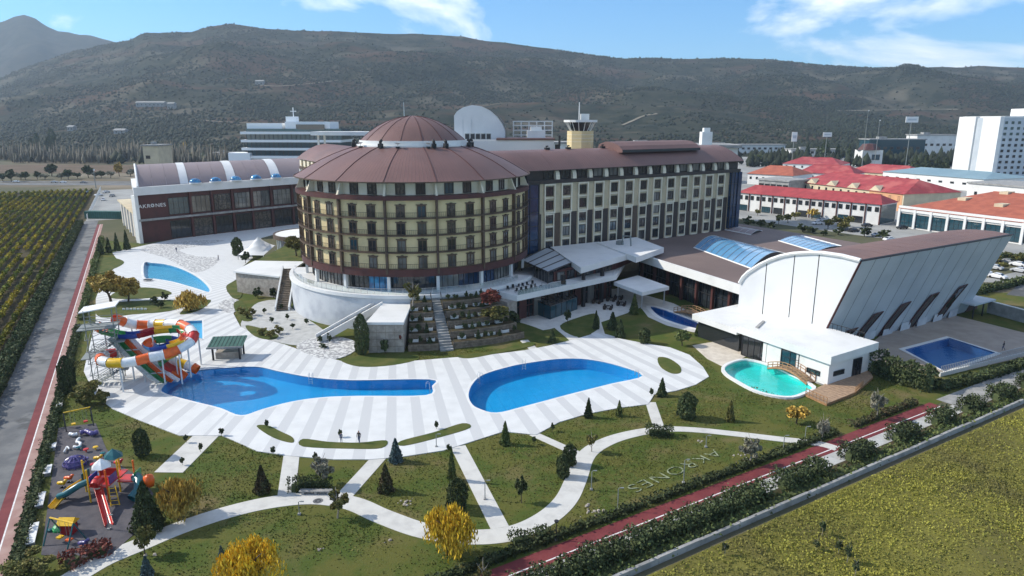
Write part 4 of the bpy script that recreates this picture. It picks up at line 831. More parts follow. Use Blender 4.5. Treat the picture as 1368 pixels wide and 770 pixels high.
# ------------------------------------------------------------------ spa with flat brown roof
spa = thing('spa_building', 'large low spa building with flat brown roof, white fascia and blue rooflights', 'building', (60, 170, 0))
SP = [(30.2, 170), (45.9, 132.6), (46.4, 132.0), (89.5, 158.4), (95, 184), (74, 221), (43, 198)]
mb = MB(); mb.prism(SP, 6.6, 8.0, side=2); mb.build('roof', 'roof_spa', spa)
a, b = Vector(SP[0]), Vector(SP[1]); d = (b-a).normalized(); nn = Vector((-abs(d.y), -abs(d.x)))
mb = MB(); mb.wallbox(a-d*0.2, b+d*0.3, 6.4, 8.35, 0.5, 0.02); mb.build('fascia', 'white', spa)
mb = MB(); mb.wallbox(b+d*0.3, (50.5, 134.4), 6.4, 8.35, 0.5, 0.02); mb.build('fascia', 'white', spa)
mb = MB(); mb.wallbox(a, b, 0, 6.6, 0.3, -2.6); mb.build('glass_wall', 'glass_dark', spa)
mb = MB(); mb.prism([(34, 171), (48, 138), (88, 160), (92, 184), (74, 218), (45, 197)], 0, 6.6); mb.build('core_wall', 'dark_brown', spa)
Lf = (b-a).length
mb = MB()
for i in range(24): mb.wallbox(a+d*(Lf*i/24), a+d*(Lf*i/24+.12), 0, 6.6, 0.15, -2.45)
mb.wallbox(a, b, 3.2, 3.35, .15, -2.43); mb.build('mullion', 'dark_frame', spa)
for i in range(7): mb = MB(); c = a+d*(2+Lf*i/7.4); mb.wallbox(c, c+d*0.6, 0, 6.6, 0.6, -1.6); mb.build('column', 'dark_red', spa)
def vault(parent, c4, rise, n, m, pn='rooflight_pane'):
    """barrel rooflight; c4 = corners: front-left, front-right, back-right, back-left (arch spans front to back)"""
    prof = [(t/8, rise*math.sin(PI*t/8)) for t in range(9)]
    fl, frr, br, bl = c4
    for i in range(n):
        t0, t1 = i/n+.006, (i+1)/n-.006; mb = MB(); A = []; B = []
        for f, h in prof: A.append(fl.lerp(bl, f).lerp(frr.lerp(br, f), t0)+Vector((0, 0, h))); B.append(fl.lerp(bl, f).lerp(frr.lerp(br, f), t1)+Vector((0, 0, h)))
        mb.add(A+B, [(j, j+9, j+10, j+1) for j in range(8)]); mb.build(pn, m, parent, True)
    mb = MB()
    for i in range(n+1):
        t0 = i/n; mb.tube([fl.lerp(bl, f).lerp(frr.lerp(br, f), t0)+Vector((0, 0, h+.03)) for f, h in prof], 0.04, 4)
    mb.tube([fl, frr], 0.2, 4); mb.tube([bl, br], 0.2, 4); mb.build('rooflight_frame', 'white', parent)
    mb = MB()
    for t0, A, B in ((0, fl, bl), (1, frr, br)): mb.add([A.lerp(B, f)+Vector((0, 0, h)) for f, h in prof], [tuple(range(9))])
    mb.build('rooflight_end', 'dark_frame', parent)
vault(spa, [P(927, 331, 8.05), P(1003, 359, 8.05), P(1052, 340, 8.05), P(966, 319, 8.05)], 1.9, 10, 'skylight')
vault(spa, [P(1040, 322, 8.05), P(1090, 337, 8.05), P(1124, 329, 8.05), P(1070, 315, 8.05)], 0.5, 8, 'skylight')
vault(spa, [P(962, 306, 8.05), P(1003, 314, 8.05), P(1018, 309, 8.05), P(978, 302, 8.05)], 0.7, 5, 'roof_grey')
# ------------------------------------------------------------------ sports hall
HB = Vector((53.3, 116.6)); HL = 52.0
def HP(s, t, z=0.0): q = HB-HN*s+HU*t; return Vector((q.x, q.y, z))
hall = thing('sports_hall', 'huge white hall with leaning panelled side wall and curved brown roof', 'hall', (*(HB+HU*26), 0))
ARC = [(16.3, 9.3), (15.6, 10.6), (14.5, 11.8), (12, 13.7), (9.7, 15.1), (7.4, 16.2), (5, 17.0), (1.3, 17.8), (-0.8, 18.05), (-4.3, 18.15), (-7.7, 17.9)]
def arcz(s): return float(np.interp(-s, [-p[0] for p in ARC], [p[1] for p in ARC]))
cuts = [16.3, 10.5, 4.7, -0.1, None]
mb = MB(); mb.add([HP(16.3, .12, 0)]+[HP(s, .12, z-.05) for s, z in ARC]+[HP(-1.2, .12, 0)], [tuple(range(len(ARC)+2))]); mb.build('gable_backing', 'dark_frame', hall)
for i in range(4):
    s0 = cuts[i]-(.09 if i else 0)
    if cuts[i+1] is not None:
        s1 = cuts[i+1]+.09; top = [s0]+[s for s, z in ARC if s1 < s < s0]+[s1]; poly = [HP(s0, 0, 0)]+[HP(s, 0, arcz(s)) for s in top]+[HP(s1, 0, 0)]
    else:
        top = [s0]+[s for s, z in ARC if s < s0]; poly = [HP(s0, 0, 0)]+[HP(s, 0, arcz(s)) for s in top]+[HP(-1.2, 0, 0)]
    mb = MB(); mb.add(poly, [tuple(range(len(poly)))]); mb.build('gable_panel', 'white_metal', hall)
mb = MB(); mb.tube([HP(s, -.12, z+.1) for s, z in ARC], 0.38, 6); mb.build('gable_rim', 'white', hall)
mb = MB(); mb.tube([HP(-7.75, -.08, 17.9), HP(-1.25, -.08, 0)], 0.2, 4); mb.build('corner_trim', 'dark_red', hall)
NPn = 12
for i in range(NPn):
    t0, t1 = HL*i/NPn+.06, HL*(i+1)/NPn-.06
    mb = MB(); A = [HP(s, t0, z) for s, z in ARC]; B = [HP(s, t1+.05, z) for s, z in ARC]; n = len(ARC); mb.add(A+B, [(j, j+n, j+n+1, j+1) for j in range(n-1)]); mb.build('roof_panel', 'roof_hall', hall, True)
    mb = MB(); mb.quad(HP(-1.2, t0), HP(-1.2, t1), HP(-7.7, t1, 17.75), HP(-7.7, t0, 17.75)); mb.build('cladding_panel', 'grey_panel', hall)  # leaning side of the white hall in grey, its shade put into the colour
mb = MB(); mb.quad(HP(-1.1, 0), HP(-1.1, HL), HP(-7.55, HL, 17.75), HP(-7.55, 0, 17.75)); mb.build('cladding_backing', 'dark_frame', hall)
mb = MB(); mb.tube([HP(-7.75, -.1, 17.95), HP(-7.75, HL, 17.95)], 0.2, 4); mb.build('eave_gutter', 'dark_frame', hall)
mb = MB(); mb.add([HP(16.3, HL, 0)]+[HP(s, HL, z) for s, z in ARC]+[HP(-1.2, HL, 0)], [tuple(range(len(ARC)+2))[::-1]]); mb.build('rear_gable', 'white_metal', hall)
mb = MB(); mb.quad(HP(16.3, 0), HP(16.3, HL), HP(16.3, HL, 9.3), HP(16.3, 0, 9.3)); mb.build('rear_wall', 'white_metal', hall)
for t0, zt in ((5.5, 3.6), (11.5, 6.0), (20.0, 6.8), (29.5, 7.4), (40.0, 7.8)):
    mb = MB(); sl = lambda z: -1.2-6.5*z/17.75-0.22; w = 2.6; ln = 1.9
    f = [HP(sl(0), t0-ln*.5, 0), HP(sl(0), t0+w-ln*.5, 0), HP(sl(zt*.45), t0+w-ln*.1, zt*.45), HP(sl(zt), t0+w+ln, zt), HP(sl(zt*1.02), t0+ln*.9-.2, zt*.97), HP(sl(zt*.5), t0, zt*.5)]
    mb.add(f, [tuple(range(6))]); o = mb.build('side_window', 'glass_dark', hall)
    mb = MB(); mb.tube(f+[f[0]], 0.12, 4); mb.build('window_frame', 'dark_red', o)
for i in range(6):
    mb = MB(); mb.quad(HP(-1.75, 14+6*i), HP(-1.75, 17.4+6*i), HP(-1.95, 17.4+6*i, 1.7), HP(-1.95, 14+6*i, 1.7)); mb.build('skirting_panel', 'white_wall', hall)
# open yard shelter at the far end of the hall pool
ys = thing('yard_shelter', 'low dark shelter with pale flat roof at the far corner of the hall pool terrace', 'shelter', P(1300, 420))
c = P(1300, 420); mb = MB(); mb.box((c.x, c.y, 3.0), (9, 4, 0.3), HA); mb.build('roof', 'grey_panel', ys); mb = MB(); [mb.box((c.x+x*HU.x-y*HU.y, c.y+x*HU.y+y*HU.x, 1.45), (0.2, 0.2, 2.9)) for x in (-4, 0, 4) for y in (-1.7, 1.7)]; mb.build('post', 'dark_frame', ys)
mb = MB(); mb.box((c.x+HU.x-HU.y*1.8, c.y+HU.y+HU.x*1.8, 1.4), (8.6, 0.2, 2.7), HA); mb.build('back_wall', 'dark_red', ys)
# boundary wall and fence round the hall pool
bw_ = thing('boundary_wall', 'grey concrete boundary wall behind the hall pool terrace', 'wall', P(1345, 425))
mb = MB(); mb.wallbox(P(1318, 418), P(1440, 452), 0, 2.6, 0.3); mb.build('wall', 'concrete', bw_); mb = MB(); mb.wallbox(P(1318, 418), P(1440, 452), 2.6, 2.75, 0.5, .1); mb.build('coping', 'white', bw_)
fn = thing('pool_fence', 'pale plinth with metal picket fence along the hall pool', 'fence', P(1310, 490))
fa, fb_ = P(1256, 504), P(1385, 472); dd = (fb_-fa); fl = dd.length; du = dd.normalized()
mb = MB(); mb.wallbox(fa, fb_, 0, 0.7, 0.3); mb.build('plinth', 'white', fn)
mb = MB(); [mb.wallbox(fa, fb_, z, z+.06, 0.05, -.1) for z in (0.95, 1.75)]; mb.build('rail', 'steel', fn)
for i in range(60):
    p = fa+du*(fl*i/60); mb = MB(); mb.box((p.x, p.y, 1.25), (0.06, 0.06, 1.15), 0); mb.build('picket', 'steel', fn)
# ------------------------------------------------------------------ white pavilion
PA = R(33); pu = Vector((math.cos(PA), math.sin(PA))); PV = R(118.5); pv = Vector((math.cos(PV), math.sin(PV))); K0 = Vector((49.0, 99.6))
def KP(a, b, z=0.0): q = K0+pu*a+pv*b; return Vector((q.x, q.y, z))
pav = thing('thermal_pavilion', 'white flat roofed pavilion with dark glazing behind the turquoise pool', 'building', (*K0, 0))
mb = MB(); mb.prism([xy(KP(0, 0)), xy(KP(12, 0)), xy(KP(12, 17.5)), xy(KP(0, 17.5))], 0, 3.9); mb.build('wall', 'render_white', pav)
mb = MB(); mb.prism([xy(KP(-.5, -.5)), xy(KP(12.6, -.5)), xy(KP(12.6, 18.6)), xy(KP(-.5, 18.6))], 3.9, 5.2, side=2); mb.build('roof', 'white', pav)
mb = MB(); mb.prism([xy(KP(1.2, 15.2)), xy(KP(5.5, 17.2)), xy(KP(5.5, 17.7)), xy(KP(1.2, 15.8))], 5.2, 5.4); mb.build('roof_vent', 'concrete', pav)
fphi = math.atan2(-pu.y, -pu.x)
p = KP(-.05, 14.0, 0.15); window(pav, p.x, p.y, p.z, fphi, 6.4, 3.6, 5, 1, 0.12, 'dark_frame', 'glass_dark')
p = KP(-.05, 7.2, 0.15); window(pav, p.x, p.y, p.z, fphi, 3.4, 3.6, 2, 3, 0.12, 'dark_frame', 'glass_teal')
p = KP(-.05, 2.6, 1.3); window(pav, p.x, p.y, p.z, fphi, 2.3, 0.8, 1, 1, 0.1, 'dark_frame', 'glass_dark')
ephi = math.atan2(-pv.y, -pv.x)
p = KP(2.6, -.05, 1.5); window(pav, p.x, p.y, p.z, ephi, 2.6, 0.8, 1, 1, 0.1, 'dark_frame', 'glass_dark')
p = KP(7.6, -.05, 0.15); window(pav, p.x, p.y, p.z, ephi, 2.2, 3.2, 2, 1, 0.14, 'dark_frame', 'glass_dark')
mb = MB(); mb.wallbox(KP(-.05, 17.5), KP(-.05, -.05), 0, 0.25, .12, .08); mb.build('plinth', 'concrete', pav)
an = thing('pavilion_annexe', 'lower white roofed annexe linking the pavilion to the spa', 'building', (*xy(KP(3, 24)), 0))
mb = MB(); mb.prism([xy(KP(0.6, 18.7)), xy(KP(12.0, 18.7)), xy(KP(12, 29)), xy(KP(0.6, 29))], 0, 3.3); mb.build('wall', 'glass_dark', an)
mb = MB(); mb.prism([xy(KP(-.2, 18.75)), xy(KP(13, 18.75)), xy(KP(13, 30)), xy(KP(-.2, 30))], 3.3, 4.4, side=2); mb.build('roof', 'white', an)
mb = MB()
for i in range(30): p0 = KP(12.3, 2+.85*i); mb.box((p0.x, p0.y, 5.6), (.07, .07, 1.1)) 
mb.wallbox(KP(12.3, 27), KP(12.3, 2), 6.1, 6.2, .08); mb.wallbox(KP(12.3, 27), KP(12.3, 2), 5.0, 5.1, .08); mb.build('roof_railing', 'dark_frame', an)
# timber deck of the pavilion, with boards
wd = thing('timber_deck', 'raised timber deck at the corner of the white pavilion', 'deck', P(1115, 530))
DKp = [P(*q_) for q_ in ((1076, 530), (1104, 543), (1142, 528), (1166, 507), (1160, 497), (1102, 516))]
mb = MB(); mb.prism(DKp, 0.0, 0.38); mb.build('frame', 'wood', wd)
lo = min(p.dot(Vector((*pv, 0))) for p in DKp); hi = max(p.dot(Vector((*pv, 0))) for p in DKp)
for i in range(int((hi-lo)/0.45)):
    t0 = lo+.45*i+.03; t1 = t0+.40; xs = []
    for t in (t0, t1):
        cr = []
        for j in range(6):
            A, B = DKp[j], DKp[(j+1) % 6]; ta, tb = A.dot(Vector((*pv, 0))), B.dot(Vector((*pv, 0)))
            if (ta-t)*(tb-t) < 0: cr.append(A.lerp(B, (t-ta)/(tb-ta)))
        cr.sort(key=lambda q_: q_.dot(Vector((*pu, 0)))); xs.append(cr)
    if len(xs[0]) < 2 or len(xs[1]) < 2: continue
    mb = MB(); z = Vector((0, 0, .385)); up_ = Vector((0, 0, .425)); a_, b_, c_, d_ = xs[0][0], xs[0][-1], xs[1][-1], xs[1][0]
    mb.hexa([a_+z, b_+z, c_+z, d_+z], [a_+up_, b_+up_, c_+up_, d_+up_]); mb.build('board', 'wood_deck', wd)
for A, B in ((DKp[0], DKp[1]), (DKp[2], DKp[3].lerp(DKp[2], .6))):
    mb = MB(); n = 6
    for i in range(n+1): c = A.lerp(B, i/n); mb.tube([(c.x, c.y, .4), (c.x, c.y, 1.35)], 0.06, 4)
    for z in (0.8, 1.3): mb.tube([(A.x, A.y, z), (B.x, B.y, z)], 0.06, 4)
    mb.build('railing', 'wood', wd)
def bridge(name, label, a, b, w, rise, n=16):
    a = Vector(a); b = Vector(b); t = thing(name, label, 'bridge', a); u = (b-a).normalized(); v = Vector((-u.y, u.x, 0)); pt = lambda f: a.lerp(b, f)+Vector((0, 0, 0.25+rise*math.sin(PI*f)))
    for i in range(n):
        p, q_ = pt(i/n+.006), pt((i+1)/n-.006); mb = MB(); th = Vector((0, 0, -.08)); mb.hexa([p-v*w/2+th, q_-v*w/2+th, q_+v*w/2+th, p+v*w/2+th], [p-v*w/2, q_-v*w/2, q_+v*w/2, p+v*w/2]); mb.build('plank', 'wood_deck', t)
    for s in (-1, 1):
        mb = MB(); o = v*s*w/2
        for i in range(0, n+1, 2): mb.tube([pt(i/n)+o, pt(i/n)+o+Vector((0, 0, .95))], .07, 4)
        for h in (0.5, 0.95): mb.tube([pt(i/n)+o+Vector((0, 0, h)) for i in range(n+1)], .07, 4)
        mb.build('railing', 'wood', t)
        mb = MB(); mb.tube([pt(i/n)+o+Vector((0, 0, -.2)) for i in range(n+1)], .16, 4); mb.build('beam', 'wood', t)
    return t
bridge('timber_bridge', 'arched timber footbridge over the turquoise pool along the pavilion', P(1031, 492), P(1083, 513), 1.9, 1.0)
bridge('timber_bridge', 'small arched timber footbridge over the narrow dark pool', P(905, 417), P(946, 430), 2.2, 0.9)
# ------------------------------------------------------------------ dark red hall with barrel roof (left)
B0 = Vector((-126.4, 230.0)); BN = Vector((BU.y, -BU.x)); BV = Vector((-0.48, 0.877)); BL = 76.0; bphi = math.atan2(BN.y, BN.x)
def BP(s, o, z=0.0): q = B0+BU*s+BN*o; return Vector((q.x, q.y, z))
def BR(s, t, z): q = B0+BU*s+BV*t; return Vector((q.x, q.y, z))
bal = thing('banquet_hall', 'dark red banquet hall with tall windows, white fascia and brown barrel roof', 'hall', (*(B0+BU*38), 0))
mb = MB(); mb.prism([xy(BR(0, 0, 0)), xy(BR(BL, 0, 0)), xy(BR(BL, 42, 0)), xy(BR(0, 42, 0))], 0, 16.2); mb.build('wall', 'dark_red', bal)
mb = MB(); mb.prism([xy(BP(-.8, 1.0)), xy(BP(BL, 1.0)), xy(BR(BL, 43, 0)), xy(BR(-1.0, 43, 0))], 16.2, 18.9, side=2); mb.build('fascia', 'white', bal)
mb = MB(); mb.wallbox(BP(0, 0), BP(BL, 0), 7.4, 8.1, 0.8, 0.9); mb.build('ledge', 'concrete', bal)
mb = MB(); mb.wallbox(BP(-.6, 0), BP(.5, 0), 0, 16.2, 3, 0.5); mb.build('corner_pier', 'white', bal)
def s_at(px, z):
    lo_, hi_ = 0.0, 90.0
    for _ in range(40):
        m_ = (lo_+hi_)/2; q_ = BP(m_, 0, z); f_ = q_.y*_cp-(z-CAM_Z)*_sp
        if 684+912*q_.x/f_ < px: lo_ = m_
        else: hi_ = m_
    return lo_
wx = [(225, 252), (256, 281), (286, 308), (313, 334), (338, 360), (365, 388), (392, 420)]
for i, (xa, xb) in enumerate(wx):
    s0, s1 = s_at(xa, 11.5), s_at(xb, 11.5); p = BP((s0+s1)/2, 0.04, 8.7)
    window(bal, p.x, p.y, p.z, bphi, s1-s0, 5.9, 4, 3, 0.14, 'dark_frame', ['glass_teal', 'glass_sheen', 'glass_curtain', 'glass_sheen', 'glass_sheen', 'glass_sheen', 'glass_sheen'][i])
    p = BP((s0+s1)/2, 0.04, 0.4); window(bal, p.x, p.y, p.z, bphi, s1-s0, 6.2, 4, 2, 0.14, 'dark_frame', ['glass_dark', 'glass_curtain', 'glass_dark'][i % 3])
    mb = MB(); mb.wallbox(BP(s1+.15, 0), BP(s1+.95, 0), 0, 16.2, .6, .7); mb.build('pier', 'dark_red', bal)
BPR = [(0.3, 18.92), (1.0, 19.5), (3, 20.9), (6, 22.5), (10, 23.9), (14, 24.8), (18, 25.2), (22, 25.2), (28, 24.3), (34, 22.4), (41, 18.92)]; n = len(BPR)
cutx = [s_at(x, 19) for x in (185, 241, 252, 304, 316, 363, 375, 470)]
for i in range(7):
    stripe = i % 2 == 1; k = 1 if stripe else 3
    for j in range(k):
        s0 = cutx[i]+(cutx[i+1]-cutx[i])*j/k; s1 = cutx[i]+(cutx[i+1]-cutx[i])*(j+1)/k-.04; dz = .12 if stripe else 0
        mb = MB(); mb.add([BR(s0, t, z+dz) for t, z in BPR]+[BR(s1, t, z+dz) for t, z in BPR], [(q_, q_+n, q_+n+1, q_+1) for q_ in range(n-1)]); mb.build('roof_light_strip' if stripe else 'roof_panel', 'white' if stripe else 'roof_ball', bal, True)
mb = MB(); mb.add([BR(cutx[0], t, z) for t, z in BPR], [tuple(range(n))[::-1]]); mb.build('gable', 'render_white', bal)
mb = MB(); mb.tube([BR(cutx[0]-.3, t, z+.1) for t, z in BPR], 0.4, 5); mb.build('gable_rim', 'white', bal)
for i, x in enumerate((261, 288, 315, 342, 369)):
    p = BP(s_at(x, 19), 0.0, 18.9)
    t = thing('roof_dome_light', 'blue dome rooflight above the banquet hall fascia, %s from the left' % ('first', 'second', 'third', 'fourth', 'fifth')[i], 'rooflight', p)
    b = MB(); b.lathe([(2.0*math.cos(a_), 0.35+1.5*math.sin(a_)) for a_ in np.linspace(0, PI/2-.02, 7)], (0, 0), n=20); b.build('dome', 'glass_vivid', t, True, local=True); b = MB(); b.ring((0, 0), 1.9, 2.15, 0, 0.4, n=20); b.build('kerb', 'white', t, local=True)
def text(name, s, size, ext, m, parent=None, loc=(0, 0, 0), rot=(0, 0, 0), sx=1.0, thin=0.0):
    cu = bpy.data.curves.new('t', 'FONT'); cu.body = s; cu.size = size; cu.extrude = ext; cu.align_x = 'CENTER'; cu.space_character = 1.1; cu.offset = thin; to = bpy.data.objects.new('t', cu); col.objects.link(to)
    dg = bpy.context.evaluated_depsgraph_get(); dg.update(); me = bpy.data.meshes.new_from_object(to.evaluated_get(dg)); bpy.data.objects.remove(to); me.materials.clear(); me.materials.append(M[m]); me.name = name
    return put(name, me, parent, loc, rot, (sx, 1, 1))
sg = thing('hall_sign', 'white AKRONES lettering on the dark red hall wall', 'sign', BP(s_at(203.5, 12.5), 0.15, 11.8))
for s_, xo in (('AKR', -2.65), ('NES', 2.65)): text('lettering', s_, 1.75, 0.06, 'white', sg, (BU.x*xo, BU.y*xo, 0), (PI/2, 0, BA), 1.1)
b = MB()
for i in range(10):
    a_ = 2*PI*i/10; c_ = Vector((BU.x*0.62*math.cos(a_), BU.y*0.62*math.cos(a_), 0.65+0.62*math.sin(a_))); b.tube([c_, c_*0.45+Vector((0, 0, .36))], 0.12, 4)
b.build('emblem', 'white', sg, local=True)
ax = thing('service_annexe', 'low beige service wing at the left end of the banquet hall', 'building', (-150, 262, 0))
mb = MB(); mb.prism([(-127.4, 231.0), (-160, 279), (-140, 295), (-112, 250)], 0, 9.0); mb.build('wall', 'travertine', ax); mb = MB(); mb.prism([(-127.6, 230.6), (-161, 279), (-140, 296), (-112, 250)], 9.0, 9.5); mb.build('coping', 'render_cream', ax)
for i in range(5): mb = MB(); c = Vector((-127.4, 231)).lerp(Vector((-160, 279)), .12+.18*i); mb.box((c.x-.1, c.y, 4.5), (0.5, 0.8, 9.0), R(124)); mb.build('pilaster', 'render_white', ax)
# round kiosk with white roof, and tent
rk = thing('round_pavilion', 'round pavilion with flat white roof and brown rim left of the round hotel', 'pavilion', (-61.5, 205, 0)); kc = (-61.5, 205)
mb = MB(); mb.lathe([(0, 7.8), (10.0, 7.55)], kc, n=48); mb.build('roof', 'white', rk); mb = MB(); mb.ring(kc, 9.9, 10.4, 6.5, 7.7, n=48); mb.build('rim', 'brown_trim', rk)
mb = MB(); mb.lathe([(8.3, 0), (8.3, 6.6)], kc, n=48); mb.build('glass_wall', 'glass_dark', rk)
for i in range(16): a_ = 2*PI*i/16; mb = MB(); mb.tube([(kc[0]+9.3*math.cos(a_), kc[1]+9.3*math.sin(a_), 0), (kc[0]+9.3*math.cos(a_), kc[1]+9.3*math.sin(a_), 6.6)], .22, 8); mb.build('column', 'white', rk)
tn = thing('shade_tent', 'white tent roof on the plaza in front of the round pavilion', 'tent', P(343, 345)); c = P(343, 345)
mb = MB(); cor = [(-4.2, -3.5, 1.6), (3.6, -4.0, 1.6), (4.4, 4.2, 3.2), (-3.4, 5.0, 3.2)]; pk = (0.3, 1.5, 6.4); rings = []
for f in (0.0, 0.3, 0.6, 0.85, 1.0): rings.append([tuple(cor[i][k]+(pk[k]-cor[i][k])*(f if k < 2 else f**1.5) for k in range(3)) for i in range(4)])
for i in range(4): mb.add([(c.x+x, c.y+y, z) for x, y, z in rings[i]+rings[i+1]], [(j, (j+1) % 4, (j+1) % 4+4, j+4) for j in range(4)])
mb.build('canvas', 'white', tn, True); mb = MB(); [mb.tube([(c.x+x, c.y+y, 0), (c.x+x, c.y+y, z)], .12, 6) for x, y, z in cor]; mb.build('pole', 'steel', tn)
# ------------------------------------------------------------------ bar hut by the pool
hut = thing('bar_hut', 'small pool bar hut with sloping green roof', 'hut', P(306, 478)); c = P(306, 478); ha = R(8)
def HT_(x, y, z): return Vector((c.x+x*math.cos(ha)-y*math.sin(ha), c.y+x*math.sin(ha)+y*math.cos(ha), z))
for x in (-2.2, 2.2):
    for y in (-1.4, 1.4): mb = MB(); mb.box(HT_(x, y, 1.25), (0.28, 0.28, 2.5), ha); mb.build('post', 'dark_frame', hut)
mb = MB(); mb.box(HT_(0, 0.2, 0.7), (3.9, 2.2, 1.2), ha); mb.build('counter', 'stone_clad', hut)
mb = MB(); mb.hexa([HT_(-2.9, -2.0, 2.45), HT_(2.9, -2.0, 2.45), HT_(2.9, 2.0, 3.15), HT_(-2.9, 2.0, 3.15)], [HT_(-2.9, -2.0, 2.62), HT_(2.9, -2.0, 2.62), HT_(2.9, 2.0, 3.35), HT_(-2.9, 2.0, 3.35)]); rfh = mb.build('roof', 'green_roof', hut)
mb = MB(); mb.box(HT_(0, -2.05, 2.5), (6.0, 0.12, 0.32), ha); mb.build('fascia', 'concrete', rfh)
for i in range(9): mb = MB(); x = -2.6+.65*i; mb.tube([HT_(x, -2, 2.64), HT_(x, 2, 3.37)], .035, 4); mb.build('roof_batten', 'dark_frame', rfh)
# ------------------------------------------------------------------ town buildings
def house(name, label, a, b, depth, h, rise, wm, rm, rows=(), wn=8, ww=1.4, wh=1.6, over=0.6, frame='dark_frame', pane='glass_dark', cat='building', flat=False, ribs=None):
    a = Vector((a[0], a[1])); b = Vector((b[0], b[1])); d = (b-a); L_ = d.length; u = d.normalized(); v = Vector((-u.y, u.x)); phi = math.atan2(-v.y, -v.x)
    t = thing(name, label, cat, ((a+b).x/2, (a+b).y/2, 0)); q = lambda s, o, z: Vector((*(a+u*s+v*o), z))
    mb = MB(); mb.prism([xy(q(0, 0, 0)), xy(q(L_, 0, 0)), xy(q(L_, depth, 0)), xy(q(0, depth, 0))], 0, h); mb.build('wall', wm, t)
    if flat: mb = MB(); mb.prism([xy(q(-over, -over, 0)), xy(q(L_+over, -over, 0)), xy(q(L_+over, depth+over, 0)), xy(q(-over, depth+over, 0))], h, h+rise, side=2); mb.build('roof', rm, t)
    else:
        e = over; A, B, C_, D = q(-e, -e, h), q(L_+e, -e, h), q(L_+e, depth+e, h), q(-e, depth+e, h); r1, r2 = q(depth*.25, depth/2, h+rise), q(L_-depth*.25, depth/2, h+rise)
        mb = MB(); mb.add([A, B, C_, D, r1, r2], [(0, 1, 5, 4), (1, 2, 5), (2, 3, 4, 5), (3, 0, 4), (3, 2, 1, 0)]); r_ = mb.build('roof', rm, t)
        mb = MB(); mb.tube([A, B], .14, 4); mb.tube([r1, r2], .2, 4); mb.build('ridge', rm, r_)
    for z in rows:
        for i in range(wn):
            p = q(L_*(i+.5)/wn, -.03, z); window(t, p.x, p.y, p.z, phi, ww, wh, 2, 1, 0.1, frame, pane)
    return t, q, L_, phi, u
t, q, L_, phi, u_ = house('shop_row', 'long white two storey shop row with red roof behind the car park', P(985, 280.5), P(1174, 301), 15, 8.2, 3.2, 'render_white', 'tile_red', (5.2,), 22, 1.5, 1.9)
for i in range(12): mb = MB(); mb.box(q(L_*i/11, -.15, 4.1), (0.45, 0.4, 8.2), math.atan2(u_.y, u_.x)); mb.build('pilaster', 'dark_red', t)
for i in range(11):
    if i % 3 != 1: p = q(L_*(i+.5)/11, -.05, .1); window(t, p.x, p.y, p.z, phi, 4.2, 2.7, 3, 1, .1, 'dark_frame', 'glass_dark' if i % 2 else 'glass_teal')
mb = MB(); mb.quad(q(L_+.05, .5, .2), q(L_+.05, 14.5, .2), q(L_+.05, 14.5, 7.6), q(L_+.05, .5, 7.6)); mb.build('glass_end', 'glass_teal', t)
t, q, L_, phi, u_ = house('market_hall', 'big cream market hall with broad red roof behind the shop row', P(1062, 262), P(1205, 283), 34, 8.0, 5.5, 'render_cream', 'tile_red', (4.6,), 14, 1.2, 2.2)
for i in range(4):
    mb = MB(); A = q(L_*(.12+.2*i), -.5, 8.0); mb.add([A, A+Vector((*u_*7, 0)), A+Vector((*u_*3.5, 2.6)), A+Vector((*u_*3.5, 2.6))+Vector((-u_.y*5, u_.x*5, 0))], [(0, 1, 2), (0, 2, 3), (2, 1, 3)]); mb.build('gablet', 'render_cream', t)
mb = MB(); mb.wallbox(q(L_*.72, 0, 0), q(L_*.99, 0, 0), 0, 8, .2, .1); mb.build('orange_bay', 'render_orange', t)
t, q, L_, phi, u_ = house('glass_mall', 'white framed glass mall with wide orange roof at the right edge', P(1200, 303), P(1392, 331), 62, 7.4, 6.5, 'render_white', 'tile_orange')
for i in range(8):
    p = q(L_*(i+.5)/8, -.05, .5); window(t, p.x, p.y, p.z, phi, L_/8-1.1, 5.0, 3, 3, .12, 'dark_frame', 'glass_teal')
    mb = MB(); mb.box(q(L_*i/8, -.3, 3.7), (.9, .7, 7.4), math.atan2(u_.y, u_.x)); mb.build('pier', 'white', t)
mb = MB(); mb.wallbox(q(-.5, 0, 0), q(L_, 0, 0), 6.2, 8.4, .5, .5); mb.build('parapet', 'white', t)
for i, (f, g_) in enumerate(((.25, .3), (.55, .25), (.4, .5))): mb = MB(); mb.box(q(L_*f, 62*g_, 7.4+6.5*min(1, g_*2)*.95), (5, 3, 1.6), .5); mb.build('roof_vent', 'render_cream', t)
house('sports_centre', 'white walled building with pale teal roof behind the market hall', P(1178, 244), P(1312, 257), 42, 7.5, 3.0, 'render_white', 'roof_teal', (3.5,), 9, 2.4, 1.2)
house('orange_roof_house', 'orange roofed building next to the end of the hotel wing', P(998, 246), P(1058, 250), 30, 7.0, 5.0, 'render_white', 'tile_orange', (3.5,), 7)
house('red_roof_house', 'red roofed terrace between the market hall and the small tower', P(1064, 243), P(1140, 247), 26, 6.5, 5.0, 'render_white', 'tile_red', (3.2,), 9)
house('red_roof_house', 'red roofed terrace right of the small red capped tower', P(1130, 240), P(1212, 246), 30, 6.0, 5.0, 'render_cream', 'tile_red', (3.0,), 9)
house('red_roof_house', 'flat lying red roofed block beyond the orange roofed building', P(1045, 228), P(1120, 231), 40, 6.0, 5.0, 'render_white', 'tile_red', (3.0,), 7)
house('grey_block', 'unfinished grey building between the shop row and the orange roof', P(1012, 262), P(1052, 266), 18, 9, .8, 'concrete', 'concrete', (1.0, 4.6), 5, 3.0, 2.6, flat=True)
house('white_store', 'white flat roofed store below the tall white hotel', P(1290, 268), P(1420, 282), 30, 9, .8, 'render_white', 'concrete', (3.5,), 5, flat=True)
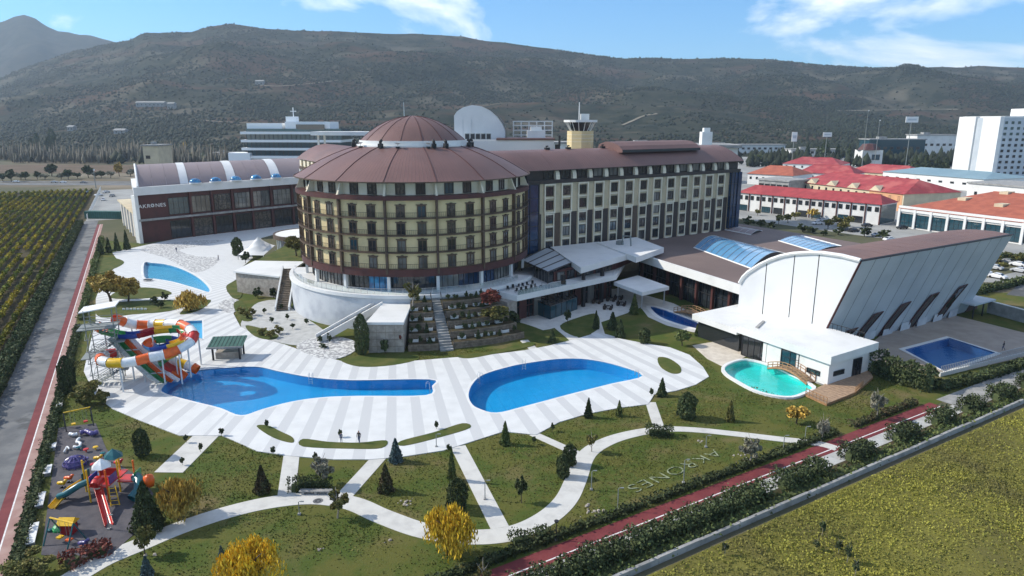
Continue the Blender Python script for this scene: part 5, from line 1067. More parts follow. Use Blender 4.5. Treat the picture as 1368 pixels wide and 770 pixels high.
tw = thing('capped_tower', 'small white tower with dark red cap among the red roofs', 'tower', P(1158, 222)); c = P(1158, 222)
mb = MB(); mb.prism([(c.x-9, c.y-7), (c.x+9, c.y-9), (c.x+9, c.y+8), (c.x-9, c.y+8)], 0, 15); mb.build('wall', 'render_white', tw); mb = MB(); mb.lathe([(0, 21), (6, 20.5), (10, 15), (11.5, 15)], c, n=8); mb.build('cap', 'dark_red', tw)
window(tw, c.x+3, c.y-8.5, 6, -PI/2-.1, 7, 5, 3, 1, .3)
# tall white hotel at the right edge
wh = thing('tower_hotel', 'tall white hotel slab with rows of small windows at the right edge', 'hotel', (355, 510, 0))
K = Vector((352, 505)); Lq = Vector((349, 547)); du_ = Vector((0.985, 0.17)); 
mb = MB(); mb.prism([xy(K), xy(K+du_*75), xy(Lq+du_*75), xy(Lq)], 0, 43.5); mb.build('wall', 'grey_panel', wh)
d_ = (K-Lq).normalized()
for i, (f0, f1) in enumerate(((0, .42), (.6, 1.0))): mb = MB(); mb.wallbox(Lq.lerp(K, f0), Lq.lerp(K, f1), 0, 44.3, 3, 1.2); mb.build('end_pier', 'white', wh)
mb = MB(); mb.prism([xy(K+du_*2), xy(K+du_*75), xy(Lq+du_*75), xy(Lq+du_*2)], 43.5, 44.5); mb.build('parapet', 'white', wh)
mb = MB(); mb.box((*xy(K+du_*38+Vector((0, 15))), 47), (24, 14, 6)); mb.build('plant_room', 'white', wh)
hphi = math.atan2(-du_.x, du_.y)
for r_ in range(10):
    for i in range(13): p = K+du_*(4+5.4*i); window(wh, p.x+.05, p.y-.05, 3+4.0*r_, hphi, 2.3, 1.9, 2, 1, .18, 'dark_frame', 'glass_dark')
# blue glass hotel on the left, beyond the banquet hall
gh = thing('glass_hotel', 'white and blue glass hotel block beyond the banquet hall', 'hotel', (-150, 480, 0))
x0, x1 = -183.0, -128.0
mb = MB(); mb.prism([(x0+3, 474), (x1+14, 468), (x1+14, 495), (x0+3, 500)], 0, 36); mb.build('core', 'glass_teal', gh)
for i, z in enumerate((16.5, 21.8, 27.1, 32.4)):
    e = 3.5 if i == 3 else 0; mb = MB(); mb.prism([(x0, 471), (x1+14+e*2, 464.5), (x1+16+e*2, 498), (x0, 503)], z, z+1.6, side=2); mb.build('floor_band', 'white_bright', gh)
for i in range(4):
    z0 = (17.6, 22.9, 28.2)[min(i, 2)]; mb = MB()
    for k in range(22): xx = x0+3+(x1-x0+11)*k/21; mb.box((xx, 473.8-6*k/21, z0+2.1), (.25, .25, 4.2))
    if i < 3: mb.build('mullion', 'dark_frame', gh)
mb = MB(); mb.prism([(x0+2, 473.4), (x1+14, 467.4), (x1+14, 470), (x0+2, 476)], 0, 16.5); mb.build('base_wall', 'white_bright', gh)
for k in range(10):
    for z in (3, 9.8): p = Vector((x0+7+(x1-x0)*k/9.3, 473-5.8*k/10)); window(gh, p.x, p.y, z, -PI/2-.1, 4.4, 5.2, 2, 2, .3, 'white_bright', 'glass_teal')
mb = MB(); mb.prism([(x0+3, 476), (x0+28, 473), (x0+28, 496), (x0+3, 499)], 33.5, 39.6); mb.prism([(x0+30, 473), (x1+6, 469), (x1+6, 494), (x0+30, 496)], 33.5, 40.6); mb.build('penthouse', 'white_bright', gh)
mb = MB(); mb.wallbox((x0+38, 471.2), (x1+3, 467.6), 35.5, 38.8, .4, .3); mb.build('penthouse_glass', 'glass_dark', gh)
mb = MB(); mb.box((x0+33, 480, 42), (7, 6, 4)); mb.tube([(x0+34, 480, 43), (x0+34, 480, 50)], .3, 6); mb.box((x0+34, 480, 47.5), (4, .5, .5)); mb.build('roof_mast', 'white_bright', gh)
mb = MB(); mb.prism([(x0-9, 470), (x0+6, 469), (x0+6, 485), (x0-9, 486)], 0, 20); mb.build('stair_wing', 'white_bright', gh)
# far buildings
hz = lambda x, y: float(hill_z(x, y))
for i, (px, py, Y, w, h, lab) in enumerate(((205, 130, 1500, 60, 5, 'long pale house on the wooded hillside, left'), (232, 132, 1480, 14, 8, 'small white house at the end of the long hillside building'), (352, 113, 1700, 20, 5, 'white hut by the hillside track in the middle distance'), (95, 148, 1250, 10, 4, 'tiny white shed at the foot of the hill on the left'), (160, 152, 1150, 18, 3, 'low pale wall building at the foot of the hill'))):
    x = (px-684)/912*Y*_cp; z = hz(x, Y); t = thing('hillside_house', lab, 'house', (x, Y, z-3))
    b = MB(); b.box((0, 0, 3+h/2), (w, 12, h+4)); b.build('wall', 'concrete', t, local=True); b = MB(); b.add([(-w/2-1, -7, h+5), (w/2+1, -7, h+5), (w/2+1, 7, h+5), (-w/2-1, 7, h+5), (-w/2, 0, h+8), (w/2, 0, h+8)], [(0, 1, 5, 4), (2, 3, 4, 5), (1, 2, 5), (3, 0, 4)]); b.build('roof', 'concrete', t, local=True)
    for k in range(max(2, int(w/8))): window(t, x-w/2+(k+.5)*w/max(2, int(w/8)), Y-6.05, z+1.5, -PI/2, 2.2, 2.2, 2, 1, .3)
for px, py, Y, w, h, lab, m in ((300, 195, 700, 26, 10, 'small grey roofed house left of the glass hotel', 'render_white'), (206, 211, 560, 12, 22, 'beige water tower block behind the banquet hall', 'render_cream'), (985, 190, 900, 120, 12, 'long low pale building far behind the car park', 'render_white'), (1195, 210, 760, 60, 22, 'blue grey glass building behind the red capped tower', 'glass_teal'), (1250, 205, 800, 50, 26, 'white curved roof building beside the tall white hotel', 'render_white'), (1090, 200, 820, 60, 9, 'low white depot behind the dark pines', 'render_white'), (700, 190, 420, 60, 28, 'pale flat block half hidden behind the lookout tower', 'render_white'), (880, 190, 480, 60, 25, 'long greenish flat block behind the raised wing roof', 'concrete')):
    x = (px-684)/912*Y*_cp; t = thing('distant_building', lab, 'building', (x, Y, 0)); b = MB(); b.box((0, 0, h/2), (w, 22, h)); b.build('wall', m, t, local=True); b = MB(); b.box((0, 0, h+.5), (w+2, 24, 1)); b.box((-w*.2, 0, h+2), (w*.15, 6, 2.4)); b.build('roof', 'concrete', t, local=True)
    for k in range(int(w/7)): window(t, x-w/2+(k+.5)*7, Y-11.05, h*.55, -PI/2, 3.5, 2.6, 2, 1, .3)
# billboards and lamp masts of the town
for px, py, Y, w, h, hh, lab in ((1218, 160, 620, 11, 5, 36, 'white billboard on a tall post in front of the hill'), (1105, 180, 640, 8, 4, 20, 'white billboard on a post above the pines'), (1061, 183, 600, 4.5, 8, 10, 'upright white advertising tower beside the pines')):
    p = AT(px, py, Y); t = thing('billboard', lab, 'billboard', (p.x, p.y, 0)); b = MB(); b.tube([(0, 0, 0), (0, 0, p.z)], .28, 6); b.build('post', 'galv', t, local=True); b = MB(); b.box((0, -.6, p.z), (w, .6, h)); pn_ = b.build('panel', 'white', t, local=True)
    b = MB(); b.box((0, -.95, p.z), (w*.7, .05, h*.3)); b.build('print', 'grey_panel', pn_, local=True)
for px, yb, yt, Y, lab in ((1154, 200, 147, 560, 'tall thin leaning mast above the red capped tower'), (1170, 205, 160, 560, 'tall thin mast right of the red capped tower'), (765, 200, 163, 300, 'flagpole with small yellow flag behind the wing roof'), (128, 250, 226, 430, 'white lattice mast by the highway on the left'), (1160, 262, 262, 290, 'lamp mast'), ):
    if yb == yt: continue
    p = AT(px, yb, Y); p2 = AT(px, yt, Y); t = thing('mast', lab, 'mast', (p.x, Y, 0)); b = MB(); b.tube([(0, 0, 0), (0, 0, p2.z)], [.28, .12], 6); b.build('pole', 'galv', t, local=True); b = MB(); b.box((.3, 0, p2.z-.6), (1.0, .2, .9)); b.build('head', 'p_yellow' if 'flag' in lab else 'white', t, local=True)
# ------------------------------------------------------------------ foliage meshes
def quads_mesh(name, C, size, m, rs, asp=1.6, droop=None, up=0.0):
    """one small four sided leaf per centre"""
    n = len(C); a = rs.normal(size=(n, 3)); 
    if droop is not None: a = a*0.25+np.array(droop)
    a /= np.linalg.norm(a, axis=1, keepdims=True); b = rs.normal(size=(n, 3)); b -= (b*a).sum(1, keepdims=True)*a; b /= np.linalg.norm(b, axis=1, keepdims=True)
    s = np.asarray(size)*np.ones(n)*rs.uniform(0.6, 1.35, n); A = a*(s*asp/2)[:, None]; B = b*(s/2)[:, None]
    V = np.stack([C-A, C+B, C+A, C-B], 1).reshape(-1, 3); me = bpy.data.meshes.new(name)
    me.vertices.add(4*n); me.vertices.foreach_set('co', V.ravel()); me.loops.add(4*n); me.loops.foreach_set('vertex_index', np.arange(4*n)); me.polygons.add(n); me.polygons.foreach_set('loop_start', np.arange(0, 4*n, 4)); me.polygons.foreach_set('loop_total', np.full(n, 4))
    me.materials.append(M[m]); me.update(); me.validate(); return me
def crown_points(kind, n, rs):
    """points in a crown of unit height and unit width standing on z=0"""
    if kind == 'cone':
        t = 0.06+0.94*rs.random(n)**1.35; lay = 1-0.22*((t*11) % 1); r = 0.5*(1-t)**0.85*lay*(0.55+0.45*rs.random(n)**0.5)+0.01; a = rs.random(n)*2*PI
        r *= 1+0.15*np.sin(a*5+t*9); return np.stack([r*np.cos(a), r*np.sin(a), t-0.05*r], 1)
    if kind == 'column':
        t = 0.03+0.97*rs.random(n); pr = np.minimum(1, (t/0.12)**.5)*np.clip((1-t)/0.25, 0, 1)**.55; a = rs.random(n)*2*PI; r = 0.5*pr*(0.6+0.4*rs.random(n)**.4)*(1+0.13*np.sin(a*3+t*7)+0.08*np.sin(a*7-t*15)); return np.stack([r*np.cos(a), r*np.sin(a), t], 1)
    nb = {'round': 26, 'shrub': 14, 'loose': 34, 'willow': 24, 'sparse': 20}[kind]; zc = {'round': .62, 'shrub': .5, 'loose': .62, 'willow': .68, 'sparse': .62}[kind]; hz_ = {'round': .36, 'shrub': .46, 'loose': .38, 'willow': .28, 'sparse': .36}[kind]
    d = rs.normal(size=(nb, 3)); d /= np.linalg.norm(d, axis=1, keepdims=True); rad = rs.random(nb)**.45; bc = d*rad[:, None]*np.array([.38, .38, hz_*.78])+np.array([0, 0, zc]); br = rs.uniform(.09, .17, nb)*(1.0 if kind != 'sparse' else .7)
    k = rs.integers(0, nb, n); e = rs.normal(size=(n, 3)); e /= np.linalg.norm(e, axis=1, keepdims=True); return bc[k]+e*(br[k]*rs.random(n)**.4)[:, None]*np.array([1, 1, .85])
_tm = {}
def tree_meshes(kind, m, var, n, lsize):
    k = (kind, m, var, n)
    if k in _tm: return _tm[k]
    rs = np.random.default_rng(sum(map(ord, kind+m))*13+var*101); C = crown_points(kind, n, rs)
    if kind == 'willow':
        st = C; L_ = rs.uniform(.12, .5, len(st)); f = rs.random(len(st)); C = st.copy(); C[:, :2] *= (1+.35*np.sin(np.clip(f, 0, 1)*1.5))[:, None]; C[:, 2] -= f*L_; C[:, 2] = np.maximum(C[:, 2], .1); me = quads_mesh('crown', C, lsize*.75, m, rs, 3.6, droop=(0, 0, 1))
    else: me = quads_mesh('crown', C, lsize, m, rs)
    t = MB(); top = {'cone': .9, 'column': .8}.get(kind, .6); wv = lambda z: .03*math.sin(z*7+var)
    t.tube([(wv(z), wv(z+1), z) for z in np.linspace(0, top, 6)], list(np.linspace(.035, .012, 6)), 6)
    if kind not in ('cone', 'column', 'shrub'):
        for i in range(7 if kind != 'sparse' else 11):
            a = i*2.4+var; z0 = .22+.05*i; r = .3+.1*math.sin(i*3.1); t.tube([(wv(z0), wv(z0+1), z0), (.5*r*math.cos(a), .5*r*math.sin(a), z0+.16), (r*math.cos(a), r*math.sin(a), z0+.30)], [.018, .012, .006], 4)
    _tm[k] = (me, t.mesh('trunk', 'bark_pale' if kind == 'sparse' else 'bark')); return _tm[k]
_tc = [0]
def tree(kind, m, px, py, hpx, wpx, label, name='tree', cat='tree', group=None, n=1300, lsize=.075, z=0.02, base=None):
    _tc[0] += 1
    p = base if base is not None else P(px, py, z); 
    if hpx is not None and base is None:
        h = AT(px, py-hpx, p.y).z-z; w = wpx*(p.y*_cp-(z-CAM_Z)*_sp)/912
    else: h, w = hpx, wpx
    cr, tr = tree_meshes(kind, m, _tc[0] % 3, n, lsize)
    t = thing(name, label, cat, p, group, rz=random.random()*6.28, sc=(w, w, h)); put('trunk', tr, t); put('crown', cr, t); return t
# garden trees, read one by one
for a in [
 ('column', 'leaf_dark', 191, 610, 36, 19, 'dark cypress on the lawn beside the white walkway by the playground', 'cypress'),
 ('cone', 'leaf_brown', 351, 658, 36, 24, 'brownish conifer alone on the lawn left of the bench hedge', 'conifer'),
 ('cone', 'leaf_brown', 516, 657, 36, 25, 'brownish conifer on the lawn right of the slanting path', 'conifer'),
 ('cone', 'leaf_blue', 529, 617, 30, 22, 'blue spruce at the edge of the white terrace', 'spruce'),
 ('cone', 'leaf_mid', 604, 642, 44, 14, 'slim green fir behind the dark column shrub', 'fir'),
 ('column', 'leaf_dark', 611, 680, 40, 26, 'dark thick column shrub behind the yellow willow', 'yew'),
 ('cone', 'leaf_mid', 675, 594, 30, 16, 'small green fir at the corner of the terrace', 'fir'),
 ('column', 'leaf_dark', 752, 638, 30, 16, 'dark column shrub on the left of the curving path', 'yew'),
 ('column', 'leaf_dark', 761, 622, 28, 17, 'dark column shrub standing just behind another at the curving path', 'yew'),
 ('round', 'leaf_dark', 696, 672, 38, 20, 'small dark pine on a bare trunk inside the curved lawn', 'pine'),
 ('cone', 'leaf_dark', 786, 558, 25, 13, 'small conifer by the right pool lower edge', 'conifer'),
 ('cone', 'leaf_mid', 827, 556, 20, 11, 'thin young fir on the lawn below the right pool', 'fir'),
 ('cone', 'leaf_dark', 884, 529, 23, 15, 'small fir at the tip of the terrace below the grass oval', 'fir'),
 ('column', 'leaf_dark', 917, 559, 34, 23, 'dark clipped column tree on the lawn right of the terrace tip', 'yew'),
 ('cone', 'leaf_olive', 975, 563, 27, 14, 'thin olive green conifer on the right lawn', 'conifer'),
 ('round', 'leaf_gold', 1065, 566, 26, 34, 'low yellow shrub tree on the right lawn near the thermal pool', 'shrub tree'),
 ('sparse', 'leaf_grey', 1002, 622, 40, 36, 'pale nearly bare shrub near the lawn lettering', 'shrub tree'),
 ('willow', 'leaf_gold', 240, 694, 58, 58, 'yellow green willow right of the playground', 'willow'),
 ('willow', 'leaf_yellow', 598, 742, 68, 70, 'bright yellow weeping willow standing by the curved path', 'willow'),
 ('willow', 'leaf_yellow', 338, 792, 72, 84, 'bright yellow weeping willow at the bottom edge', 'willow'),
 ('cone', 'leaf_dark', 198, 708, 64, 48, 'large dark conifer beside the playground slide', 'conifer'),
 ('shrub', 'leaf_olive', 48, 776, 46, 74, 'big rounded olive shrub in the bottom left corner', 'shrub'),
 ('sparse', 'leaf_olive', 452, 692, 36, 38, 'nearly bare small tree beside the bench hedge', 'tree'),
 ('round', 'leaf_olive', 195, 742, 40, 30, 'small round tree by the path below the playground', 'tree'),
 ('loose', 'leaf_orange', 146, 404, 44, 52, 'orange autumn tree on the lawn above the water slides, left one', 'tree'),
 ('loose', 'leaf_orange', 172, 404, 36, 38, 'orange autumn tree on the lawn above the water slides, right one', 'tree'),
 ('willow', 'leaf_gold', 256, 416, 30, 36, 'small yellow tree on the grass tip near the splash pool', 'tree'),
 ('shrub', 'leaf_olive', 112, 540, 36, 46, 'rounded olive shrub at the foot of the water slides', 'shrub'),
 ('shrub', 'leaf_olive', 138, 541, 24, 24, 'smaller olive shrub beside the slide foot', 'shrub'),
 ('column', 'leaf_dark', 93, 526, 50, 20, 'dark cypress behind the water slide tower', 'cypress'),
 ('column', 'leaf_dark', 484, 474, 54, 18, 'tall cypress against the stone block', 'cypress'),
 ('round', 'leaf_dark', 515, 474, 22, 13, 'small ball tree in front of the stone block', 'ball tree'),
 ('cone', 'leaf_blue', 197, 770, 26, 20, 'small grey blue spruce at the lower path', 'spruce'),
 ('cone', 'leaf_blue', 299, 768, 38, 20, 'grey blue spruce left of the bottom willow', 'spruce'),
 ('sparse', 'leaf_grey', 430, 650, 40, 40, 'bare grey green tree behind the bench hedge', 'tree'),
 ('sparse', 'leaf_grey', 1170, 560, 40, 26, 'bare pale young tree on the lawn near the hall', 'tree'),
 ('sparse', 'leaf_grey', 1098, 590, 36, 20, 'bare pale young tree beside the red path', 'tree'),
 ('sparse', 'leaf_olive', 790, 604, 26, 20, 'bare sapling inside the curving path', 'sapling'),
 ('sparse', 'leaf_olive', 645, 790, 40, 30, 'bare sapling at the bottom edge', 'sapling'),
 ('round', 'leaf_dark', 758, 433, 20, 12, 'dark shrub on the lobby lawn by the glass room', 'shrub'),
 ('cone', 'leaf_dark', 796, 440, 24, 10, 'slim conifer at the right corner of the lobby lawn', 'conifer'),
 ('cone', 'leaf_dark', 818, 440, 22, 17, 'dark conifer beside the plaza path, left of a pair', 'conifer'),
 ('cone', 'leaf_dark', 828, 451, 24, 16, 'dark conifer beside the plaza path, right of a pair', 'conifer'),
 ('column', 'leaf_dark', 861, 459, 20, 14, 'dark column shrub on the shaded lawn above the terrace', 'yew'),
 ('round', 'leaf_mid', 911, 462, 22, 24, 'bushy green tree on the shaded lawn near the dark pool', 'tree'),
 ('cone', 'leaf_mid', 931, 449, 16, 8, 'small fir at the edge of the narrow dark pool', 'fir'),
 ('cone', 'leaf_dark', 738, 459, 18, 13, 'small dark conifer on the left lobby lawn', 'conifer'),
 ('cone', 'leaf_mid', 847, 420, 26, 14, 'green fir on the lobby plaza', 'fir'),
 ('loose', 'leaf_olive', 396, 342, 28, 34, 'olive tree on the bank left of the round hotel', 'tree'),
 ('column', 'leaf_dark', 318, 342, 24, 13, 'tall dark shrub at the tent corner on the plaza', 'shrub'),
 ('round', 'leaf_dark', 328, 352, 16, 14, 'dark rounded shrub in front of the white tent', 'shrub'),
 ('cone', 'leaf_mid', 885, 516, 3, 3, 'tiny seedling at the terrace tip', 'seedling'),
 ('sparse', 'leaf_olive', 552, 410, 34, 32, 'yellowish small tree at the top of the stepped garden', 'tree'),
 ('loose', 'leaf_red', 655, 412, 26, 34, 'dark reddish tree at the top right of the stepped garden', 'tree'),
 ('loose', 'leaf_olive', 662, 432, 26, 44, 'olive bush on the right of the stepped garden', 'bush'),
 ('round', 'leaf_dark', 684, 440, 26, 30, 'dark bush at the right end of the stepped garden', 'bush'),
 ('sparse', 'leaf_red', 535, 470, 30, 16, 'small red leaved tree at the corner of the stone block', 'tree'),
]:
    kind, m, px, py, h, w, lab, cat = a
    big = max(h, w); tree(kind, m, px, py, h, w, lab, {'tree': 'tree'}.get(cat, cat.replace(' ', '_')), cat, n=int(min(7000, 500+big*big*1.1*(.8 if kind == 'willow' else 1))), lsize=max(.03, min(.11, 2.6/big)), z=(5.2 if px == 396 else 6.0 if px in (552, 655) else 2.5 if px == 662 else 0.02))
# small clipped balls in the gravel garden and along the terrace edge
for i, (px, py) in enumerate([(353, 420), (363, 432), (384, 428), (391, 440), (410, 434), (376, 415)]):
    tree('round', 'leaf_dark', px, py, 9, 8, 'small dark ball shrub in the gravel garden, %s from the left' % ('first', 'third', 'fourth', 'fifth', 'last', 'second but higher')[i], 'ball_shrub', 'shrub', 'ball shrubs in the gravel garden', 500, .11)
for i, (px, py, l) in enumerate([(249, 592, 'at the head of the white walkway, left side'), (296, 583, 'at the head of the white walkway, right side'), (268, 604, 'halfway along the white walkway'), (244, 622, 'at the foot of the white walkway'), (365, 608, 'above the lone brown conifer'), (421, 616, 'beside the path left of the bench hedge'), (357, 572, 'on the left grass sliver of the terrace'), (583, 574, 'on the right grass sliver of the terrace'), (738, 577, 'on the lawn corner under the right pool'), (713, 594, 'beside the short path under the right pool'), (870, 530, 'at the path leaving the terrace tip'), (600, 605, 'at the start of the straight white path'), (455, 585, 'on the middle grass sliver of the terrace')]):
    tree('round', 'leaf_dark', px, py, 12, 8, 'tiny dark ball tree ' + l, 'ball_tree', 'ball tree', 'tiny ball trees along the white terrace', 450, .12)
# shrubs of the stepped garden
for i in range(5):
    k = 0
    for a in np.arange(G0+R(.8), G1-R(.5), R(2.2)):
        if abs(a-GS) < R(2.6): continue
        k += 1
        if (k+i) % 5 == 0: continue
        p = pol(a+R(random.uniform(-.4, .4)), RAD[i]-0.75, HT[i]-0.12)
        tree('round' if k % 3 else 'cone', 'leaf_dark', 0, 0, random.uniform(1.1, 1.8), random.uniform(.95, 1.4), 'dark shrub on the %s tier of the stepped garden, %s place from its left end' % (TIER[i], ORD[k-1]), 'tier_shrub', 'shrub', 'shrubs on the stepped garden', 420, .13, base=p)
for i, (px, py) in enumerate(((432, 465), (440, 458), (428, 458))): tree('shrub', 'leaf_dark', px, py, (8, 14, 10)[i], (16, 8, 9)[i], 'dark shrub in the stone circle, %s' % ('widest', 'tallest', 'leftmost')[i], 'shrub', 'shrub', None, 500, .1)
for i, (px, py) in enumerate(((322, 420), (330, 426), (338, 422))): tree('shrub', 'leaf_olive', px, py, 12, 14, 'olive shrub in the bed beside the stone wall, %s of three from the left' % ('first', 'second', 'third')[i], 'shrub', 'shrub', None, 500, .1)
for i, (px, py) in enumerate(((350, 448), (362, 452), (372, 447))): tree('shrub', 'leaf_olive', px, py, 13, 16, 'olive shrub at the edge of the gravel garden, %s of three from the left' % ('first', 'second', 'third')[i], 'shrub', 'shrub', None, 500, .1)
for i, (px, py) in enumerate(((345, 398), (356, 394), (366, 398))): tree('shrub', 'leaf_dark', px, py, 16, 16, 'dark shrub below the beige stone wall, %s of three from the left' % ('first', 'second', 'third')[i], 'shrub', 'shrub', None, 600, .1)
for i, (px, py, h) in enumerate(((135, 340, 22), (146, 338, 20), (157, 336, 24), (170, 334, 26))): tree('cone', 'leaf_dark', px, py, h, 10, 'dark conifer in the row before the service wing, %s from the left' % ('first', 'second', 'third', 'fourth')[i], 'conifer', 'conifer', 'conifers before the service wing', 600, .1)
for i, (px, py) in enumerate(((220, 402), (207, 408), (215, 412))): tree('shrub', 'leaf_dark', px, py, 13, 13, 'dark clipped shrub on the grass above the slides, %s of three' % ('top', 'left', 'right')[i], 'shrub', 'shrub', None, 500, .1)
# ------------------------------------------------------------------ hedges
def hedge(name, label, pts, w, h, m, dens=26, ls=.26, group=None, cat='hedge', wob=.25):
    pts = [Vector((p[0], p[1])) for p in pts]; rs = np.random.default_rng(int(abs(pts[0].x*7+pts[0].y*13))+3); seg = [(pts[i], pts[i+1], (pts[i+1]-pts[i]).length) for i in range(len(pts)-1)]
    Lt = sum(s[2] for s in seg); n = int(Lt*(2*h+w)*dens); C = np.zeros((n, 3)); c0 = (pts[0]+pts[-1])/2; t = rs.random(n)*Lt; acc = 0
    side = rs.random(n); o = np.where(side < h/(2*h+w), -w/2, np.where(side < 2*h/(2*h+w), w/2, (rs.random(n)-.5)*w)); zz = np.where(side < 2*h/(2*h+w), rs.random(n)*h, h*np.ones(n)); o = o+rs.normal(size=n)*wob*.35; zz = zz+rs.normal(size=n)*wob*.35
    for a, b, l in seg:
        msk = (t >= acc) & (t < acc+l); f = (t[msk]-acc)/l; d = (b-a)/l; v = Vector((-d.y, d.x)); bulge = 1+.14*np.sin(t[msk]*2.3)+.1*np.sin(t[msk]*.9+1)
        C[msk, 0] = a.x+(b.x-a.x)*f+v.x*o[msk]*bulge-c0.x; C[msk, 1] = a.y+(b.y-a.y)*f+v.y*o[msk]*bulge-c0.y; C[msk, 2] = np.maximum(.05, zz[msk]*bulge**.6); acc += l
    th = thing(name, label, cat, (c0.x, c0.y, 0), group); mb = MB()
    for a, b, l in seg: ee = (b-a)/l*min(.5, l*.2); mb.wallbox(a+ee, b-ee, 0, h*.62, w*.5, w*.25)
    mb.build('core', 'leaf_dark', th); put('foliage', quads_mesh('foliage', C, ls, m, rs), th); return th
hedge('bench_hedge', 'clipped dark hedge behind the garden bench', [P(392, 660), P(394, 655), P(444, 653)], 0.9, 1.5, 'leaf_dark', 60, .16)
hedge('box_hedge', 'dark box hedge on the curving path at the right', [P(862, 582), P(899, 583)], 1.2, 1.3, 'leaf_dark', 60, .16)
hedge('curved_hedge', 'dark clipped hedge along the path near the bottom centre', [P(680, 730), P(712, 724), P(734, 716)], 1.2, 1.1, 'leaf_dark', 60, .16)
hedge('low_hedge', 'low clipped hedge along the upper side of the right red path', [RP(-14, -1.8), RP(20, -1.8), RP(LEN_R*.72, -1.8)], .8, .7, 'leaf_dark', 34, .2)
hedge('low_hedge', 'low reddish hedge between the red path end and the pavilion lawn', [RP(LEN_R*.76, -1.8), RP(LEN_R-2, -1.8)], .9, .7, 'leaf_brown', 34, .2)
hedge('roadside_hedge', 'dark overgrown hedge between the vineyard and the left road', [LP(-70, -7.4), LP(60, -7.4), LP(LEN_L+5, -7.4)], 1.8, 1.7, 'leaf_dark', 14, .34)
hedge('path_hedge', 'dark low hedge along the right side of the left red path', [LP(-20, 1.5), LP(75, 1.5)], 1.0, 0.8, 'leaf_dark', 24, .22)
hedge('path_hedge', 'patchy dark hedge along the upper part of the left red path', [LP(80, 1.6), LP(LEN_L-40, 1.6)], 1.1, 1.0, 'leaf_mid', 16, .25)
hedge('tall_hedge', 'tall dark hedge between the pavilion lawn and the hall pool', [P(1166, 496), P(1200, 510), P(1248, 524)], 2.6, 3.3, 'leaf_dark', 26, .3)
hedge('tall_hedge', 'tall dark hedge along the pool fence at the right edge', [P(1254, 522), P(1310, 508), P(1400, 480)], 1.4, 1.2, 'leaf_dark', 26, .3)
hedge('brown_hedge', 'reddish brown hedge at the bottom of the playground', [P(86, 762), P(110, 748), P(150, 736)], 1.6, 1.1, 'leaf_red', 30, .24)
hedge('lot_hedge', 'dark hedge along the hotel car park behind the hall', [(110, 158), (165, 190)], 1.6, 1.6, 'leaf_dark', 10, .4)
hedge('lot_hedge', 'dark hedge between the spa roof and the shop car park', [(96, 205), (130, 206), (150, 195)], 3, 2.5, 'leaf_dark', 8, .5)
HED = [(-6, 12.5, 'bottom edge'), (12.8, 32.5, 'longest one'), (34.5, 42.5, ''), (47, 52, ''), (57, 62, ''), (66.5, 70.5, ''), (74.5, 78.5, ''), (83, 88, ''), (92, 96, ''), (101, 106, ''), (112, 118, '')]
for i, (a, b, _) in enumerate(HED):
    nth = ['first', 'second', 'third', 'fourth', 'fifth', 'sixth', 'seventh', 'eighth', 'ninth', 'tenth', 'eleventh'][i]
    hedge('hedge_block', 'bushy hedge block along the field wall, %s from the bottom edge' % nth, [RP(a, 3.6), RP((a+b)/2, 3.75), RP(b, 3.6)], 1.7, 1.65 if i < 9 else 1.3, 'leaf_dark', 80, .19, 'hedge blocks along the field wall', wob=.6)
hedge('ground_hedge', 'low rough ground hedge along the field wall', [RP(-20, 5.3), RP(60, 5.3), RP(125, 5.3)], 1.6, 0.6, 'leaf_mid', 16, .24, wob=.5)
# concrete field wall and kerbs
fw = thing('field_wall', 'low grey concrete wall between the resort and the weedy field', 'wall', RP(40, 6.8))
for i in range(34):
    a, b = -30+5.5*i, -30+5.5*(i+1)-.05; mb = MB(); mb.wallbox(RP(a, 6.5), RP(b, 6.5), 0, .62+.03*(i % 3), .34, .0); mb.build('wall_section', 'concrete', fw)
# ------------------------------------------------------------------ vineyard rows
for i in range(36):
    off = -10.3-2.9*i; rs = np.random.default_rng(400+i); N_ = 15000; s = rs.uniform(-60, LEN_L+168, N_)
    base = np.array([LW.x, LW.y]); q = base+np.outer(s, [Ld.x, Ld.y])+off*np.array([Ln.x, Ln.y]); dist = np.hypot(q[:, 0], q[:, 1]); px = 684+912*q[:, 0]/(q[:, 1]*_cp+CAM_Z*_sp)
    keep = (px > -110) & (q[:, 1] > 30) & (rs.random(N_) < np.clip(150/dist, .22, 1)); s = s[keep]; q = q[keep]; dist = dist[keep]; n = len(s)
    if n < 150: continue
    gap = (vnoise(s, np.full(n, off), 9, 21) > .09); s = s[gap]; q = q[gap]; dist = dist[gap]; n = len(s)
    o = rs.normal(size=n)*.17; z = .3+1.0*rs.random(n)**.8+.12*np.sin(s*.6); C = np.stack([q[:, 0]+Ln.x*o, q[:, 1]+Ln.y*o, z], 1); c0 = C.mean(0); c0[2] = 0
    t = thing('vine_row', 'yellowing vine row left of the road, %s from the roadside hedge' % ORD[i], 'vine row', tuple(c0), 'vine rows of the vineyard')
    put('foliage', quads_mesh('foliage', C-c0, .27+.0009*dist, 'vine', rs), t)
    s0, s1 = s.min(), s.max(); mb = MB()
    for k in range(int((s1-s0)/8)): p = LP(s0+8*k, off); mb.box((p.x, p.y, .8), (.07, .07, 1.6))
    tag(mb.build('stakes', 'bark_pale', t), kind='stuff')
